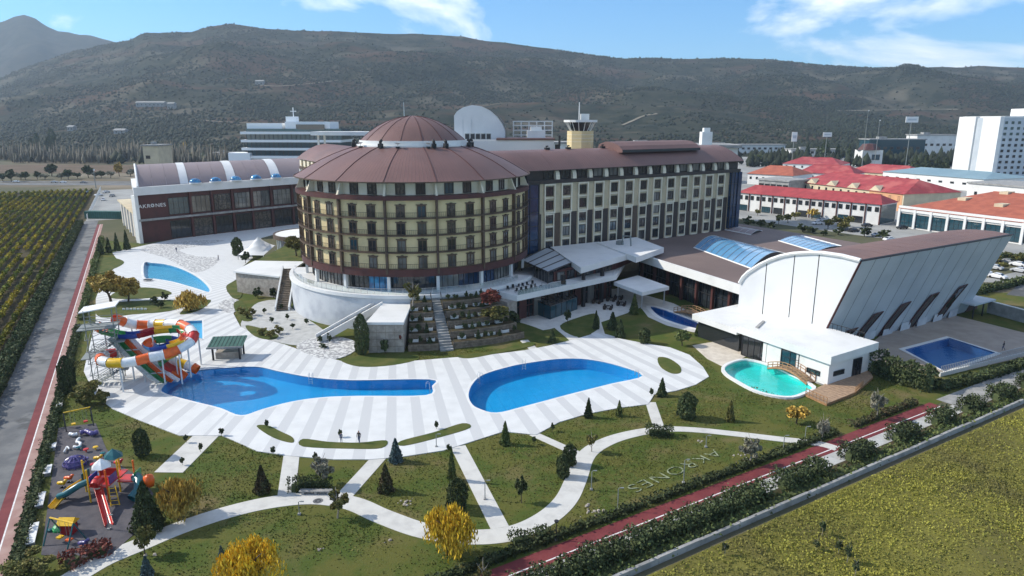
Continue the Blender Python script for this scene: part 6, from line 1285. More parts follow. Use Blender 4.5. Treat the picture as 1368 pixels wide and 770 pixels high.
# ------------------------------------------------------------------ weeds of the field
rs = np.random.default_rng(77); n = 560000; X = rs.uniform(-5, 165, n); Y = rs.uniform(42, 135, n); of = (X-RA.x)*Rn.x+(Y-RA.y)*Rn.y; px = 684+912*X/(Y*_cp+CAM_Z*_sp)
pn = vnoise(X, Y, 9, 31)*.6+vnoise(X, Y, 3.2, 32)*.4
keep = (of > 7.4) & (px < 1500) & (px > 600) & (rs.random(n) < np.clip(pn*1.5-.1, .12, 1)); C = np.stack([X[keep], Y[keep], rs.uniform(.02, .24, keep.sum())*(.6+pn[keep])], 1)
tag(put('field_weeds', quads_mesh('field_weeds', C, .15, 'weed', rs, 1.5, droop=(0, 0, .35))), 'yellow green weeds covering the field in the bottom right corner', 'weeds', kind='stuff')
LAWN = [LP(-20, 2), RP(-20, -2.4), RP(LEN_R, -2.4), P(1240, 530), P(1160, 500), P(1060, 536), P(965, 500), P(930, 470), P(700, 470), P(300, 440), LP(120, 2)]
def inpoly_v(x, y, poly):
    c = np.zeros(len(x), bool); n_ = len(poly); j = n_-1
    for i in range(n_):
        xi, yi, xj, yj = poly[i][0], poly[i][1], poly[j][0], poly[j][1]
        if yi != yj: c ^= ((yi > y) != (yj > y)) & (x < (xj-xi)*(y-yi)/(yj-yi)+xi)
        j = i
    return c
n = 260000; X = rs.uniform(-75, 75, n); Y = rs.uniform(45, 120, n); keep = inpoly_v(X, Y, LAWN) & ~inpoly_v(X, Y, DECK) & ~inpoly_v(X, Y, PX([(70, 566), (132, 560), (150, 600), (200, 640), (215, 662), (196, 712), (150, 748), (95, 760), (45, 752)]))
segs = [(a, b, 1.5) for a, b in zip(smoothpath(RING, 3)[:-1], smoothpath(RING, 3)[1:])]+[(P(*a), P(*b), w/2+.15) for a, b, w in CONN]
for a, b, w in segs:
    d = (b-a); L2 = d.length_squared+1e-9; t_ = np.clip(((X-a.x)*d.x+(Y-a.y)*d.y)/L2, 0, 1); keep &= (X-a.x-d.x*t_)**2+(Y-a.y-d.y*t_)**2 > w*w
keep &= rs.random(n) < np.clip(vnoise(X, Y, 5, 61)*1.3-.1, .05, 1); C = np.stack([X[keep], Y[keep], rs.uniform(.02, .08, keep.sum())], 1)
tag(put('lawn_tufts', quads_mesh('lawn_tufts', C, .13, 'tuft', rs, 1.5, droop=(0, 0, .3))), 'rough grass tufts on the garden lawns', 'grass', kind='stuff')
for i, (px, py, h) in enumerate(((1098, 716, 22), (1120, 740, 20), (1132, 752, 26), (1090, 735, 14), (1142, 770, 24), (968, 742, 18))): tree('sparse', 'leaf_dark', px, py, h, 12, 'dark thistle clump in the weedy field, %s' % ('top one', 'second in the cluster', 'third in the cluster', 'small left one', 'bottom one', 'lone one on the left')[i], 'thistle', 'weed', None, 350, .12)
# ------------------------------------------------------------------ hillside woods
def blobs(name, X, Y, Z, r, hgt, m, label):
    n = len(X); rs_ = np.random.default_rng(len(X)); u = np.array([[1, 0, .35], [.31, .95, .35], [-.81, .59, .35], [-.81, -.59, .35], [.31, -.95, .35], [0, 0, 1.0], [.55, .4, .0], [-.55, -.4, 0]])
    F = np.array([(0, 1, 5), (1, 2, 5), (2, 3, 5), (3, 4, 5), (4, 0, 5), (1, 0, 6), (2, 1, 6), (3, 2, 7), (4, 3, 7), (0, 4, 7)]); a = rs_.random(n)*6.28; ca, sa = np.cos(a), np.sin(a); J = rs_.uniform(.7, 1.3, (n, 8))
    x = (u[:, 0][None]*ca[:, None]-u[:, 1][None]*sa[:, None])*r[:, None]*J+X[:, None]; y = (u[:, 0][None]*sa[:, None]+u[:, 1][None]*ca[:, None])*r[:, None]*J+Y[:, None]; z = u[:, 2][None]*hgt[:, None]*J+Z[:, None]
    V = np.stack([x, y, z], -1).reshape(-1, 3); FF = (F[None]+8*np.arange(n)[:, None, None]).reshape(-1, 3); me = bpy.data.meshes.new(name); k = len(FF)
    me.vertices.add(len(V)); me.vertices.foreach_set('co', V.ravel()); me.loops.add(3*k); me.loops.foreach_set('vertex_index', FF.ravel()); me.polygons.add(k); me.polygons.foreach_set('loop_start', np.arange(0, 3*k, 3)); me.polygons.foreach_set('loop_total', np.full(k, 3)); me.materials.append(M[m]); me.update(); me.validate()
    return tag(put(name, me), label, 'woods', kind='stuff')
rs = np.random.default_rng(5); n = 240000; Y = Y0+20+(Y1-Y0+60)*rs.random(n)**.8; pxx = rs.uniform(-260, 1640, n); X = (pxx-684)/912*Y*_cp
den = vnoise(X, Y*.7, 330, 41)*.6+vnoise(X, Y, 110, 42)*.32+vnoise(X, Y, 30, 43)*.18; keep = rs.random(n) < np.clip((den-.46)*4.0, .035, 1)*np.clip(.62+.0005*np.abs(pxx-420), .5, 1); X, Y = X[keep], Y[keep]; Z = hill_z(X, Y)-.5
r = rs.uniform(1.2, 3.6, len(X)); blobs('hill_woods', X, Y, Z, r, r*rs.uniform(1.1, 1.9, len(X)), 'hill_tree', 'scattered dark scrub and pines covering the hillside')
n = 2600; Y = rs.uniform(640, 860, n); pxx = rs.uniform(-200, 300, n); X = (pxx-684)/912*Y*_cp; keep = (vnoise(X, Y, 60, 51) > .70); X, Y = X[keep], Y[keep]; r = rs.uniform(.9, 1.8, len(X))
blobs('poplar_belt', X, Y, np.zeros(len(X)), r, rs.uniform(8, 19, len(X)), 'poplar', 'belt of thin grey poplars beyond the ploughed field')
n = 1700; Y = rs.uniform(680, 930, n); pxx = rs.uniform(-200, 1600, n); X = (pxx-684)/912*Y*_cp; keep = (vnoise(X, Y, 70, 52) > .5) & ((pxx < 330) | (pxx > 640)); X, Y = X[keep], Y[keep]; r = rs.uniform(2.5, 5.5, len(X))
blobs('valley_woods', X, Y, np.zeros(len(X)), r, r*rs.uniform(1.5, 2.6, len(X)), 'hill_tree', 'dark trees along the foot of the hill')
n = 900; pxx = rs.uniform(880, 1330, n); Y = rs.uniform(640, 720, n); X = (pxx-684)/912*Y*_cp; keep = vnoise(X, Y, 40, 53) > .4; X, Y = X[keep], Y[keep]; r = rs.uniform(2, 4.5, len(X)); blobs('pine_belt', X, Y, np.zeros(len(X)), r, r*rs.uniform(2, 3.4, len(X)), 'hill_tree', 'dark pine belt behind the town')
# hill tracks
for i, (pts, w) in enumerate((([(832, 168), (846, 162), (860, 156), (878, 153)], 7), ([(1118, 149), (1180, 148), (1240, 147), (1280, 147)], 4), ([(340, 114), (372, 116), (420, 112), (452, 108)], 4), ([(250, 160), (300, 164), (360, 166)], 3))):
    mb = MB(); V = []
    for px, py in smoothpath([(*q_, 0) for q_ in pts], 14) and [(v.x, v.y) for v in smoothpath([(*q_, 0) for q_ in pts], 14)]:
        lo_, hi_ = Y0, Y1
        for _ in range(30):      # where the sight line meets the slope
            m_ = (lo_+hi_)/2; p = AT(px, py, m_); lo_, hi_ = (m_, hi_) if p.z > hz(p.x, m_) else (lo_, m_)
        p = AT(px, py, lo_); V.append((p.x, lo_))
    for a, b in zip(V[:-1], V[1:]):
        d = Vector((b[0]-a[0], b[1]-a[1])).normalized(); v = Vector((-d.y, d.x))*w/2
        mb.quad(*[(x, y, hz(x, y)+1.5) for x, y in ((a[0]-v.x, a[1]-v.y), (b[0]-v.x, b[1]-v.y), (b[0]+v.x, b[1]+v.y), (a[0]+v.x, a[1]+v.y))])
    tag(mb.build('hill_track', 'soil_pale'), kind='structure')
# ------------------------------------------------------------------ town and roadside trees
def ttree(kind, m, lst, label, group, n=420):
    for q_, (px, py, h, w) in enumerate(sorted(lst)): tree(kind, m, px, py, h, w, label+(', %s from the left' % ORD[q_] if len(lst) > 1 else ''), 'roadside_tree' if 'highway' in group else 'town_tree', 'tree', group, n, .12)
ttree('loose', 'leaf_olive', [(1012, 288, 9, 10), (1040, 300, 14, 14), (1052, 298, 13, 13), (1062, 294, 12, 14), (1106, 306, 14, 16), (1118, 302, 14, 18), (1132, 304, 16, 18), (1126, 309, 14, 18)], 'small olive leaved tree in the car park before the shop row', 'trees in the shop car park')
ttree('loose', 'leaf_orange', [(1085, 293, 16, 18)], 'orange leaved tree in front of the shop row', 'orange car park tree')
ttree('shrub', 'leaf_dark', [(1000, 302, 14, 18), (1016, 304, 12, 14), (1030, 306, 12, 14), (1072, 310, 12, 22), (1085, 312, 10, 16), (1120, 314, 12, 16), (1155, 316, 14, 18), (1180, 319, 14, 22), (1100, 315, 10, 14)], 'dark bush along the near edge of the shop car park', 'bushes at the shop car park')
ttree('cone', 'leaf_dark', [(1101, 213, 26, 20), (1078, 212, 18, 12), (1118, 213, 20, 12), (1134, 212, 18, 11), (1092, 212, 16, 10)], 'dark pine in the row left of the small red capped tower', 'pines beside the red capped tower')
ttree('cone', 'leaf_dark', [(1222, 224, 16, 14), (1236, 226, 18, 16), (1252, 226, 16, 14), (1246, 222, 15, 16), (1262, 225, 14, 14)], 'dark pine left of the tall white hotel', 'pines beside the tower hotel')
ttree('loose', 'leaf_mid', [(1010, 218, 12, 18), (1022, 214, 8, 12), (1050, 206, 9, 16), (1042, 210, 8, 12)], 'round green tree behind the end of the wing', 'trees behind the wing end')
ttree('loose', 'leaf_olive', [(1345, 350, 14, 18), (1358, 352, 14, 20), (1330, 352, 12, 14), (1340, 360, 10, 14)], 'olive tree by the car park at the right edge', 'trees by the right car park')
ttree('loose', 'leaf_dark', [(16, 243, 18, 16), (34, 241, 12, 14), (70, 236, 18, 20), (50, 240, 12, 12), (92, 240, 14, 16), (118, 238, 18, 18), (136, 238, 10, 12), (4, 243, 12, 14), (104, 239, 9, 12)], 'dark roadside tree along the highway on the left', 'trees along the highway')
ttree('loose', 'leaf_gold', [(160, 236, 20, 14), (98, 196, 20, 14), (248, 205, 16, 6)], 'yellow autumn tree standing in the plain on the left', 'yellow trees in the plain')
ttree('loose', 'leaf_grey', [(28, 240, 9, 14), (60, 240, 8, 14), (82, 240, 9, 14), (128, 238, 9, 12), (148, 238, 10, 14), (175, 236, 10, 14)], 'grey leafless tree beside the highway', 'bare trees along the highway')
ttree('column', 'leaf_dark', [(52, 205, 26, 6), (72, 203, 30, 9), (67, 206, 22, 8), (44, 203, 18, 7)], 'tall dark cypress standing in the plain on the left', 'cypresses in the plain')
# ------------------------------------------------------------------ water slides
def sweep(path, r, a0, a1, seg=8, th=0.06):
    """open or closed channel swept along a path; angles from straight down"""
    mb = MB(); pts = [Vector(p) for p in path]; m = len(pts); closed = a1-a0 > 6.2; n = seg if closed else seg+1; k0 = 0
    for rr, flip in ((r, 0), (r-th, 1)):
        k0 = len(mb.v)
        for i, p in enumerate(pts):
            d = (pts[min(i+1, m-1)]-pts[max(i-1, 0)]).normalized(); s = d.cross(Vector((0, 0, 1))).normalized(); u = s.cross(d)
            for j in range(n):
                a = a0+(a1-a0)*j/seg; mb.v.append(tuple(p+(s*math.sin(a)-u*math.cos(a))*rr))
        for i in range(m-1):
            for j in range(n if closed else n-1):
                f = (k0+i*n+j, k0+i*n+(j+1) % n, k0+(i+1)*n+(j+1) % n, k0+(i+1)*n+j); mb.f.append(f if not flip else f[::-1])
    if not closed:
        h = m*n
        for i in range(m-1):
            for j in (0, n-1): mb.f.append((i*n+j, (i+1)*n+j, h+(i+1)*n+j, h+i*n+j))
    return mb
def slide(label, ctrl, r, a0, a1, cols, sub=6, per=5):
    path = smoothpath([AT(x, y, Y) for x, y, Y in ctrl], sub); t = thing('water_slide', label, 'water slide', (path[0].x, path[0].y, 0), 'water slides by the long pool')
    k = 0; i = 0
    while i < len(path)-1:
        seg = path[i:i+per+1]
        if len(seg) > 1: sweep(seg, r, a0, a1, 10).build('slide_section', cols[k % len(cols)], t, True)
        if i: 
            mb = MB(); d = (path[i+1]-path[i-1]).normalized(); s = d.cross(Vector((0, 0, 1))).normalized(); u = s.cross(d); mb.tube([path[i]+(s*math.sin(a)-u*math.cos(a))*(r+.04) for a in np.linspace(a0, a1, 10)], .07, 4); mb.build('flange', cols[k % len(cols)], t)
        i += per; k += 1
    for j in range(6, len(path)-4, 17):
        p = path[j]
        if p.z > 1.6: mb = MB(); mb.tube([(p.x, p.y, 0.1), (p.x, p.y, p.z-r)], .12, 8); mb.build('support', 'white_metal', t)
    return t
slide('closed white and orange tube slide looping above the pool', [(152, 425, 106), (175, 433, 108), (199, 434.5, 109), (215, 433, 109), (241, 434, 107), (257, 444, 104), (255, 456, 102), (228, 471, 100), (199, 478, 98.5), (174, 484, 97.5), (146, 485, 97.5), (134, 480, 99), (141, 474, 102), (163, 471, 104), (192, 471, 105), (217, 479, 105.5), (239, 485, 105.5), (254, 489.5, 105.3), (264, 494.5, 105.2)], .78, -PI, PI, ['p_orange', 'p_white', 'p_orange', 'p_white', 'p_yellow', 'p_white', 'p_orange', 'p_white', 'p_red', 'p_white'], 6, 4)
slide('open rainbow coloured trough slide winding down to the pool', [(126, 433, 105), (139, 440, 104), (163, 446, 103), (185, 445, 103), (206, 440, 104), (228, 438, 105), (243, 439, 104.5), (249, 446, 103), (243, 454, 101.5), (224, 460, 100.5), (206, 463.5, 101), (198, 459, 103), (206, 453, 104.8), (226, 452, 105.3), (240, 458, 104.5), (236, 468, 103.6), (219, 477, 103), (221, 486, 103), (234, 494, 103.2), (247, 503, 103)], .85, -1.75, 1.75, ['p_orange', 'p_green', 'p_blue', 'p_dred', 'p_yellow', 'p_green', 'p_red', 'p_orange', 'p_yellow', 'p_blue', 'p_sky'], 6, 6)
sl = thing('racing_slide', 'straight four lane racing slide dropping to the pool', 'water slide', P(225, 509), 'water slides by the long pool')
top = AT(160, 450, 103.5); bot = P(225, 508.5, 0.45)
for i, cl in enumerate(('p_white', 'p_green', 'p_orange', 'p_white')):
    off = Vector((-1.4+.93*i, .25*i-.4, 0)); pth = []
    for f in np.linspace(0, 1, 16): q = top.lerp(bot, f); q.z = bot.z+(top.z-bot.z)*((1-f)**1.25); pth.append(q+off)
    sweep(pth, .46, -1.5, 1.5, 6, .05).build('lane', cl, sl, True)
mb = MB()
for f in (.2, .45, .7): q = top.lerp(bot, f); z = bot.z+(top.z-bot.z)*((1-f)**1.25)-.5; mb.tube([(q.x-1.4, q.y-.4, .1), (q.x-1.4, q.y-.4, z)], .12, 6); mb.tube([(q.x+1.4, q.y+.4, .1), (q.x+1.4, q.y+.4, z)], .12, 6); mb.tube([(q.x-1.6, q.y-.4, z), (q.x+1.6, q.y+.4, z)], .12, 6)
mb.build('support', 'white_metal', sl)
for px, py, rz_, l in ((573, 518, R(90), 'steel ladder at the right end of the long pool'), (640, 505, R(-45), 'steel ladder at the left of the teardrop pool'), (852, 502, R(70), 'steel ladder at the pointed tip of the teardrop pool'), (415, 506, R(0), 'steel ladder on the far edge of the long pool'), (700, 487, R(0), 'steel ladder on the far edge of the teardrop pool')):
    t = thing('pool_ladder', l, 'ladder', P(px, py, .12), rz=rz_)
    for s_ in (-.28, .28): b = MB(); b.tube([(s_, .45, 0), (s_, .45, .75), (s_, .2, .9), (s_, -.1, .7), (s_, -.15, -.9)], .035, 6); b.build('rail', 'steel', t, True, local=True)
    for k in range(3): b = MB(); b.box((0, -.15, -.1-.3*k), (.56, .1, .04)); b.build('rung', 'steel', t, local=True)
# stair tower of the slides
tb = P(128, 520); tt = thing('slide_tower', 'white steel stair tower with canopy feeding the water slides', 'tower', (tb.x, tb.y, 0)); tw_, td = 4.4, 4.0; th_ = 9.2
def TT(x, y, z): a = R(20); return Vector((tb.x+0.4+x*math.cos(a)-y*math.sin(a), tb.y+3.2+x*math.sin(a)+y*math.cos(a), z))
for x in (-1.9, 1.9):
    for y in (-1.7, 1.7): mb = MB(); mb.tube([TT(x, y, 0), TT(x, y, th_+3.0)], .075, 6); mb.build('post', 'galv', tt)
for lev in range(4):
    z0, z1 = th_*lev/4, th_*(lev+1)/4; y = -1.1 if lev % 2 == 0 else 1.1; sgn = 1 if lev % 2 == 0 else -1
    for i in range(9): mb = MB(); f = (i+.5)/9; mb.box(TT(sgn*(-2+4*f), y, z0+(z1-z0)*f), (.42, 1.5, .08), R(20)); mb.build('stair_tread', 'galv', tt)
    mb = MB(); mb.box(TT(sgn*2.4, 0, z1), (1.4, 4.0, .12), R(20)); mb.build('landing', 'galv', tt)
    mb = MB(); [mb.tube([TT(sgn*-2, y+o, z0+h), TT(sgn*2, y+o, z1+h)], .05, 4) for o in (-.75, .75) for h in (.5, 1.0)]; mb.build('stair_rail', 'galv', tt)
mb = MB()
for lev in range(5):
    z0, z1 = 1.9*lev, 1.9*(lev+1)
    for y in (-2, 2): mb.tube([TT(-2.2, y, z0), TT(2.2, y, z1)], .04, 4); mb.tube([TT(-2.2, y, z1), TT(2.2, y, z1)], .04, 4)
    for x in (-2.2, 2.2): mb.tube([TT(x, -2, z0), TT(x, 2, z1)], .04, 4)
mb.build('brace', 'galv', tt)
mb = MB(); mb.box(TT(0, 0, th_), (4.2, 3.8, .14), R(20)); mb.build('platform', 'galv', tt)
mb = MB(); mb.hexa([TT(-2.5, -1.9, th_+2.7), TT(2.5, -1.9, th_+3.3), TT(2.5, 1.9, th_+3.3), TT(-2.5, 1.9, th_+2.7)], [TT(-2.5, -1.9, th_+2.85), TT(2.5, -1.9, th_+3.45), TT(2.5, 1.9, th_+3.45), TT(-2.5, 1.9, th_+2.85)]); mb.build('canopy', 'white', tt)
mb = MB(); [mb.tube([TT(*a), TT(*b)], .05, 4) for h in (.5, 1.05) for a, b in (((-2.7, -2.3, th_+h), (2.7, -2.3, th_+h)), ((-2.7, 2.3, th_+h), (2.7, 2.3, th_+h)))]; mb.build('platform_rail', 'galv', tt)
# shower arch beside the splash pool
sh = thing('shower_frame', 'tall slim steel shower frame at the edge of the long pool', 'shower', P(274, 490)); a, b = P(269, 488), P(300, 490)
mb = MB(); mb.tube([(a.x, a.y, 0), (a.x, a.y, 6.0), (a.x-.5, a.y+.3, 6.2)], .13, 6); mb.build('pole', 'steel', sh); mb = MB(); mb.lathe([(0, 6.25), (.35, 6.1)], (a.x-.6, a.y+.35), n=10); mb.build('head', 'steel', sh)
# ------------------------------------------------------------------ playground
def post(mb, x, y, z0, z1, r=.07): mb.tube([(x, y, z0), (x, y, z1)], r, 6)
c = P(134, 672); pt = thing('play_tower', 'multicoloured climbing tower with red slide in the playground', 'play tower', (c.x, c.y, 0))
for i, (x, y) in enumerate(((-1.0, 0), (1.0, 0), (1.0, 2.2), (-1.0, 2.2), (-2.8, 2.2), (2.8, 2.2), (0, 4.2))): mb = MB(); post(mb, c.x+x, c.y+y, 0, 3.9, .09); mb.build('post', ('p_yellow', 'p_orange')[i % 2], pt)
for x, y, z, w, d in ((0, 1.1, 1.9, 2.2, 2.3), (-2, 2.6, 1.3, 2.0, 1.6), (2, 2.6, 1.5, 2.0, 1.6), (0, 3.4, 1.6, 1.8, 1.8)): mb = MB(); mb.box((c.x+x, c.y+y, z), (w, d, .12)); mb.build('platform', 'p_red', pt)
for x, y, cl in ((0, 1.1, 'p_white'), (0, 3.4, 'p_teal')): mb = MB(); mb.lathe([(0, 4.7), (.3, 4.45), (.7, 4.15), (1.05, 3.75)], (c.x+x, c.y+y), n=6); mb.build('roof', cl, pt)
for x, y, z, cl in ((-1.05, 1.1, 2.4, 'p_blue'), (1.05, 1.1, 2.4, 'p_purple'), (-2.9, 2.6, 1.9, 'p_teal'), (2.9, 2.6, 2.0, 'p_green'), (0, 2.2, 2.5, 'p_red')): mb = MB(); mb.box((c.x+x, c.y+y, z), (.08 if x else 1.8, 1.4 if x else .08, .9)); mb.build('panel', cl, pt)
e = P(146, 704); pth = [Vector((c.x, c.y, 1.95))]+[Vector((c.x, c.y, 0)).lerp(Vector((e.x, e.y, 0)), f)+Vector((0, 0, 1.85*(1-f)**1.1+.25)) for f in np.linspace(.12, 1, 10)]
sweep(pth, .42, -1.6, 1.6, 8, .05).build('red_slide', 'p_red', pt, True)
sweep([Vector((c.x, c.y+.35, 2.6)), Vector((c.x, c.y-.2, 2.5)), Vector((c.x+.02, c.y-.5, 2.35))], .5, -PI, PI, 10, .06).build('slide_hood', 'p_red', pt, True)
sweep([Vector((c.x-2.8, c.y+2.2, 1.6)), Vector((c.x-3.6, c.y+1.0, 1.3)), Vector((c.x-4.2, c.y-.4, .7)), Vector((c.x-4.3, c.y-1.4, .4))], .45, -1.6, 1.6, 8, .05).build('yellow_slide', 'p_yellow', pt, True)
sweep([Vector((c.x-1, c.y+1.1, 2.2)), Vector((c.x-2.2, c.y+.4, 1.9)), Vector((c.x-3.4, c.y-.2, 1.2)), Vector((c.x-4.4, c.y+.1, .7))], .36, -PI, PI, 10, .05).build('teal_tunnel', 'p_teal', pt, True)
sweep([Vector((c.x+2.8, c.y+2.4, 1.8)), Vector((c.x+3.5, c.y+1.8, 1.6)), Vector((c.x+3.9, c.y+.8, 1.1)), Vector((c.x+3.6, c.y-.2, .6))], .55, -PI, PI, 10, .05).build('green_tunnel', 'p_teal', pt, True)
mb = MB(); mb.lathe([(.0, 2.3), (.5, 2.1), (.6, 1.5), (.5, .9), (0, .8)], (c.x+4.4, c.y+2.0), n=10); mb.build('orange_drum', 'p_orange', pt, True)
mb = MB(); [mb.tube([(c.x+x0, c.y+y0, 1.9), (c.x+x0*1.5, c.y+y0-.9, 0)], .06, 5) for x0, y0 in ((1.1, .1), (1.6, .4))]; [mb.tube([(c.x+1.1+.12*i, c.y-.1-.2*i, 1.7-.36*i), (c.x+1.65+.2*i, c.y+.1-.2*i, 1.7-.36*i)], .04, 4) for i in range(5)]; mb.build('ladder', 'p_yellow', pt)
for i, (px, py, cl, lab) in enumerate(((84, 652, 'p_yellow', 'yellow spring rider on the left of the playground'), (93, 645, 'p_orange', 'orange spring rider beside the purple dome'), (88, 667, 'p_white', 'small white and brown spring rider in the playground'), (113, 733, 'p_purple', 'purple spring rider at the bottom of the playground'), (159, 624, 'p_red', 'red spring rider at the right of the playground'), (132, 618, 'p_yellow', 'yellow rocker behind the climbing tower'))):
    p = P(px, py); t = thing('spring_rider', lab, 'spring rider', p); b = MB(); b.tube([(.12*math.cos(a), .12*math.sin(a), .05+.05*a) for a in np.linspace(0, 9, 28)], .025, 4); b.build('spring', 'steel', t, local=True)
    b = MB(); b.tube([(-.5, 0, .62), (-.2, 0, .6), (.2, 0, .62), (.45, 0, .95), (.6, 0, 1.0)], [.16, .24, .24, .16, .09], 8); b.build('body', cl, t, True, local=True); b = MB(); b.tube([(.3, -.3, .95), (.3, .3, .95)], .035, 5); b.build('handle', 'p_blue', t, local=True)
    b = MB(); b.box((0, 0, .03), (.5, .5, .06)); b.build('foot', 'galv', t, local=True)
def swing(label, pa, pb, h, fm, bm, seats):
    a, b = P(*pa), P(*pb); t = thing('swing_set', label, 'swing', ((a+b)/2)); u = (b-a).normalized(); v = Vector((-u.y, u.x, 0)); up = Vector((0, 0, h))
    mb = MB(); mb.tube([a+up, b+up], .09, 6); mb.build('beam', bm, t)
    for p in (a, b):
        for s in (-1, 1): mb = MB(); mb.tube([p+up, p+v*s*1.1], .07, 6); mb.build('leg', fm, t)
    for f, cl in seats:
        p = a.lerp(b, f); mb = MB(); mb.box((p.x, p.y, .55), (.5, .5, .16), math.atan2(u.y, u.x)); s_ = mb.build('seat', cl, t); mb = MB(); [mb.tube([p+u*o+up, p+u*o+Vector((0, 0, .6))], .02, 4) for o in (-.22, .22)]; mb.build('chain', 'galv', s_)
swing('teal framed swing set with yellow beam in the bottom left of the playground', (72, 722), (103, 730), 2.5, 'p_teal', 'p_yellow', ((.3, 'p_yellow'), (.7, 'p_orange')))
swing('dark framed swing set with long yellow beam at the top of the playground', (88, 574), (124, 566), 2.4, 'dark_frame', 'p_yellow', ((.3, 'p_yellow'), (.75, 'p_red')))
p = P(101, 622); dm = thing('climbing_dome', 'purple ribbed climbing dome in the playground', 'play dome', p)
b = MB()
for i in range(6):
    a = PI*i/6; b.tube([(1.35*math.cos(th)*math.cos(a), 1.35*math.cos(th)*math.sin(a), 1.2*math.sin(th)) for th in np.linspace(0, PI, 12)], .06, 5)
for z in (.4, .8): b.ring((0, 0), 1.35*math.sqrt(1-(z/1.2)**2)-.05, 1.35*math.sqrt(1-(z/1.2)**2)+.05, z-.05, z+.05, n=20)
b.build('ribs', 'p_purple', dm, local=True); b = MB(); b.lathe([(1.15*math.cos(a), 1.02*math.sin(a)) for a in np.linspace(0, PI/2, 6)], (0, 0), n=12); b.build('shell', 'p_purple', dm, local=True)
def worm(name, label, pts, r, m, z):
    path = [P(*q)+Vector((0, 0, z)) for q in pts]; t = thing(name, label, 'play sculpture', P(*pts[0])); sp = smoothpath(path, 5); k = len(sp)
    mb = MB(); mb.tube(sp, [r*(1+.18*math.sin(i*1.5)) for i in range(k)], 8); mb.build('body', m, t, True); mb = MB(); [post(mb, q.x, q.y, 0, z) for q in path]; mb.build('foot', 'galv', t)
worm('balance_worm', 'purple wavy balance beam at the top of the playground', [(108, 583), (116, 581), (124, 584), (131, 582)], .3, 'p_purple', .5)
worm('balance_worm', 'white curled balance beam beside the purple one', [(94, 584), (99, 585), (104, 584)], .22, 'p_white', .45)
worm('zigzag_beam', 'white zigzag balance beam in the playground', [(99, 601), (106, 601), (108, 596), (103, 594), (107, 589)], .17, 'p_white', .4)
worm('balance_rail', 'thin white rail lying on the playground floor', [(86, 607), (90, 600), (93, 603)], .1, 'p_white', .3)
p = P(84, 706); cl = thing('climbing_turtle', 'green low climbing shell in the playground', 'play sculpture', p); b = MB(); b.lathe([(1.0*math.cos(a), .7*math.sin(a)) for a in np.linspace(0, PI/2, 6)], (0, 0), n=10); b.build('shell', 'p_green', cl, local=True); b = MB(); [b.lathe([(.25, 0), (.28, .25), (0, .35)], (x, y), n=6) for x, y in ((.9, .6), (-.9, .6), (.9, -.6), (-.9, -.6), (0, 1.1))]; b.build('foot', 'p_teal', cl, local=True)
p = P(93, 712); kn = thing('play_house', 'small playhouse with dark red and yellow panels by the teal swings', 'playhouse', p); b = MB(); b.box((0, 0, .6), (1.2, 1.0, 1.2)); b.build('wall', 'p_dred', kn, local=True); b = MB(); b.add([(-.8, -.7, 1.2), (.8, -.7, 1.2), (.8, .7, 1.2), (-.8, .7, 1.2), (-.8, 0, 1.75), (.8, 0, 1.75)], [(0, 1, 5, 4), (2, 3, 4, 5), (1, 2, 5), (3, 0, 4)]); b.build('roof', 'p_yellow', kn, local=True)
# rounded cobbles of play blocks in the middle
for i in range(16):
    px = 105+random.random()*42; py = 600+random.random()*42; p = P(px, py); cl_ = ['p_purple', 'p_red', 'p_yellow', 'p_teal'][i % 4]
    t = thing('stepping_pod', 'small %s stepping pod behind the climbing tower' % {'p_purple': 'purple', 'p_red': 'red', 'p_yellow': 'yellow', 'p_teal': 'teal'}[cl_], 'stepping pod', p, 'stepping pods in the playground'); b = MB(); b.lathe([(0, .55), (.3, .5), (.34, .4), (.1, .36), (.08, 0)], (0, 0), n=8); b.build('pod', cl_, t, local=True)
for i, (px, py, l) in enumerate(((80, 545, 1.4), (71, 600, 1.5), (64.5, 632, 2.3), (55, 672, 3.1), (44.5, 718, 4.0))):
    p = P(px, py); t = thing('long_bench', 'white slab bench beside the left hedge, %s from the top' % ('first', 'second', 'third', 'fourth', 'fifth')[i], 'bench', p, 'white benches along the playground', rz=math.atan2(Ld.y, Ld.x))
    b = MB(); b.box((0, 0, .48), (l, .75, .1)); b.build('seat', 'white', t, local=True); b = MB(); b.box((-l*.38, 0, .22), (.25, .6, .42)); b.box((l*.38, 0, .22), (.25, .6, .42)); b.build('leg', 'concrete', t, local=True); 
p = P(422, 661); t = thing('garden_bench', 'long grey stone bench in front of the clipped hedge', 'bench', p, rz=R(0)); b = MB(); b.box((0, .1, .45), (3.6, .6, .1)); b.build('seat', 'concrete', t, local=True); b = MB(); [b.box((x, .1, .2), (.3, .5, .4)) for x in (-1.4, 0, 1.4)]; b.build('leg', 'concrete', t, local=True)
p = P(425, 670); t = thing('drain_cover', 'round dark cover in the path before the bench', 'cover', Vector((p.x, p.y, .05))); b = MB(); b.lathe([(.55, 0), (.55, .012), (0, .012)], (0, 0), n=24); b.build('lid', 'asphalt', t, local=True); b = MB(); b.ring((0, 0), .2, .3, .012, .02, n=20); b.build('grip', 'dark_frame', t, local=True)
# lawn lettering, read from the far side
la, lb = P(834, 660), P(968, 602); ang = math.atan2(lb.y-la.y, lb.x-la.x); mid = (la+lb)/2
lt = thing('lawn_lettering', 'pale AKRONES lettering set into the lawn, upside down from here', 'lettering', (mid.x, mid.y, .02))
tx = text('letters', 'AKRONES', 2.4, .03, 'letter_pale', lt, (-math.sin(ang)*.9, math.cos(ang)*.9, .07), (0, 0, ang+PI), (lb-la).length/12.9, -.05)
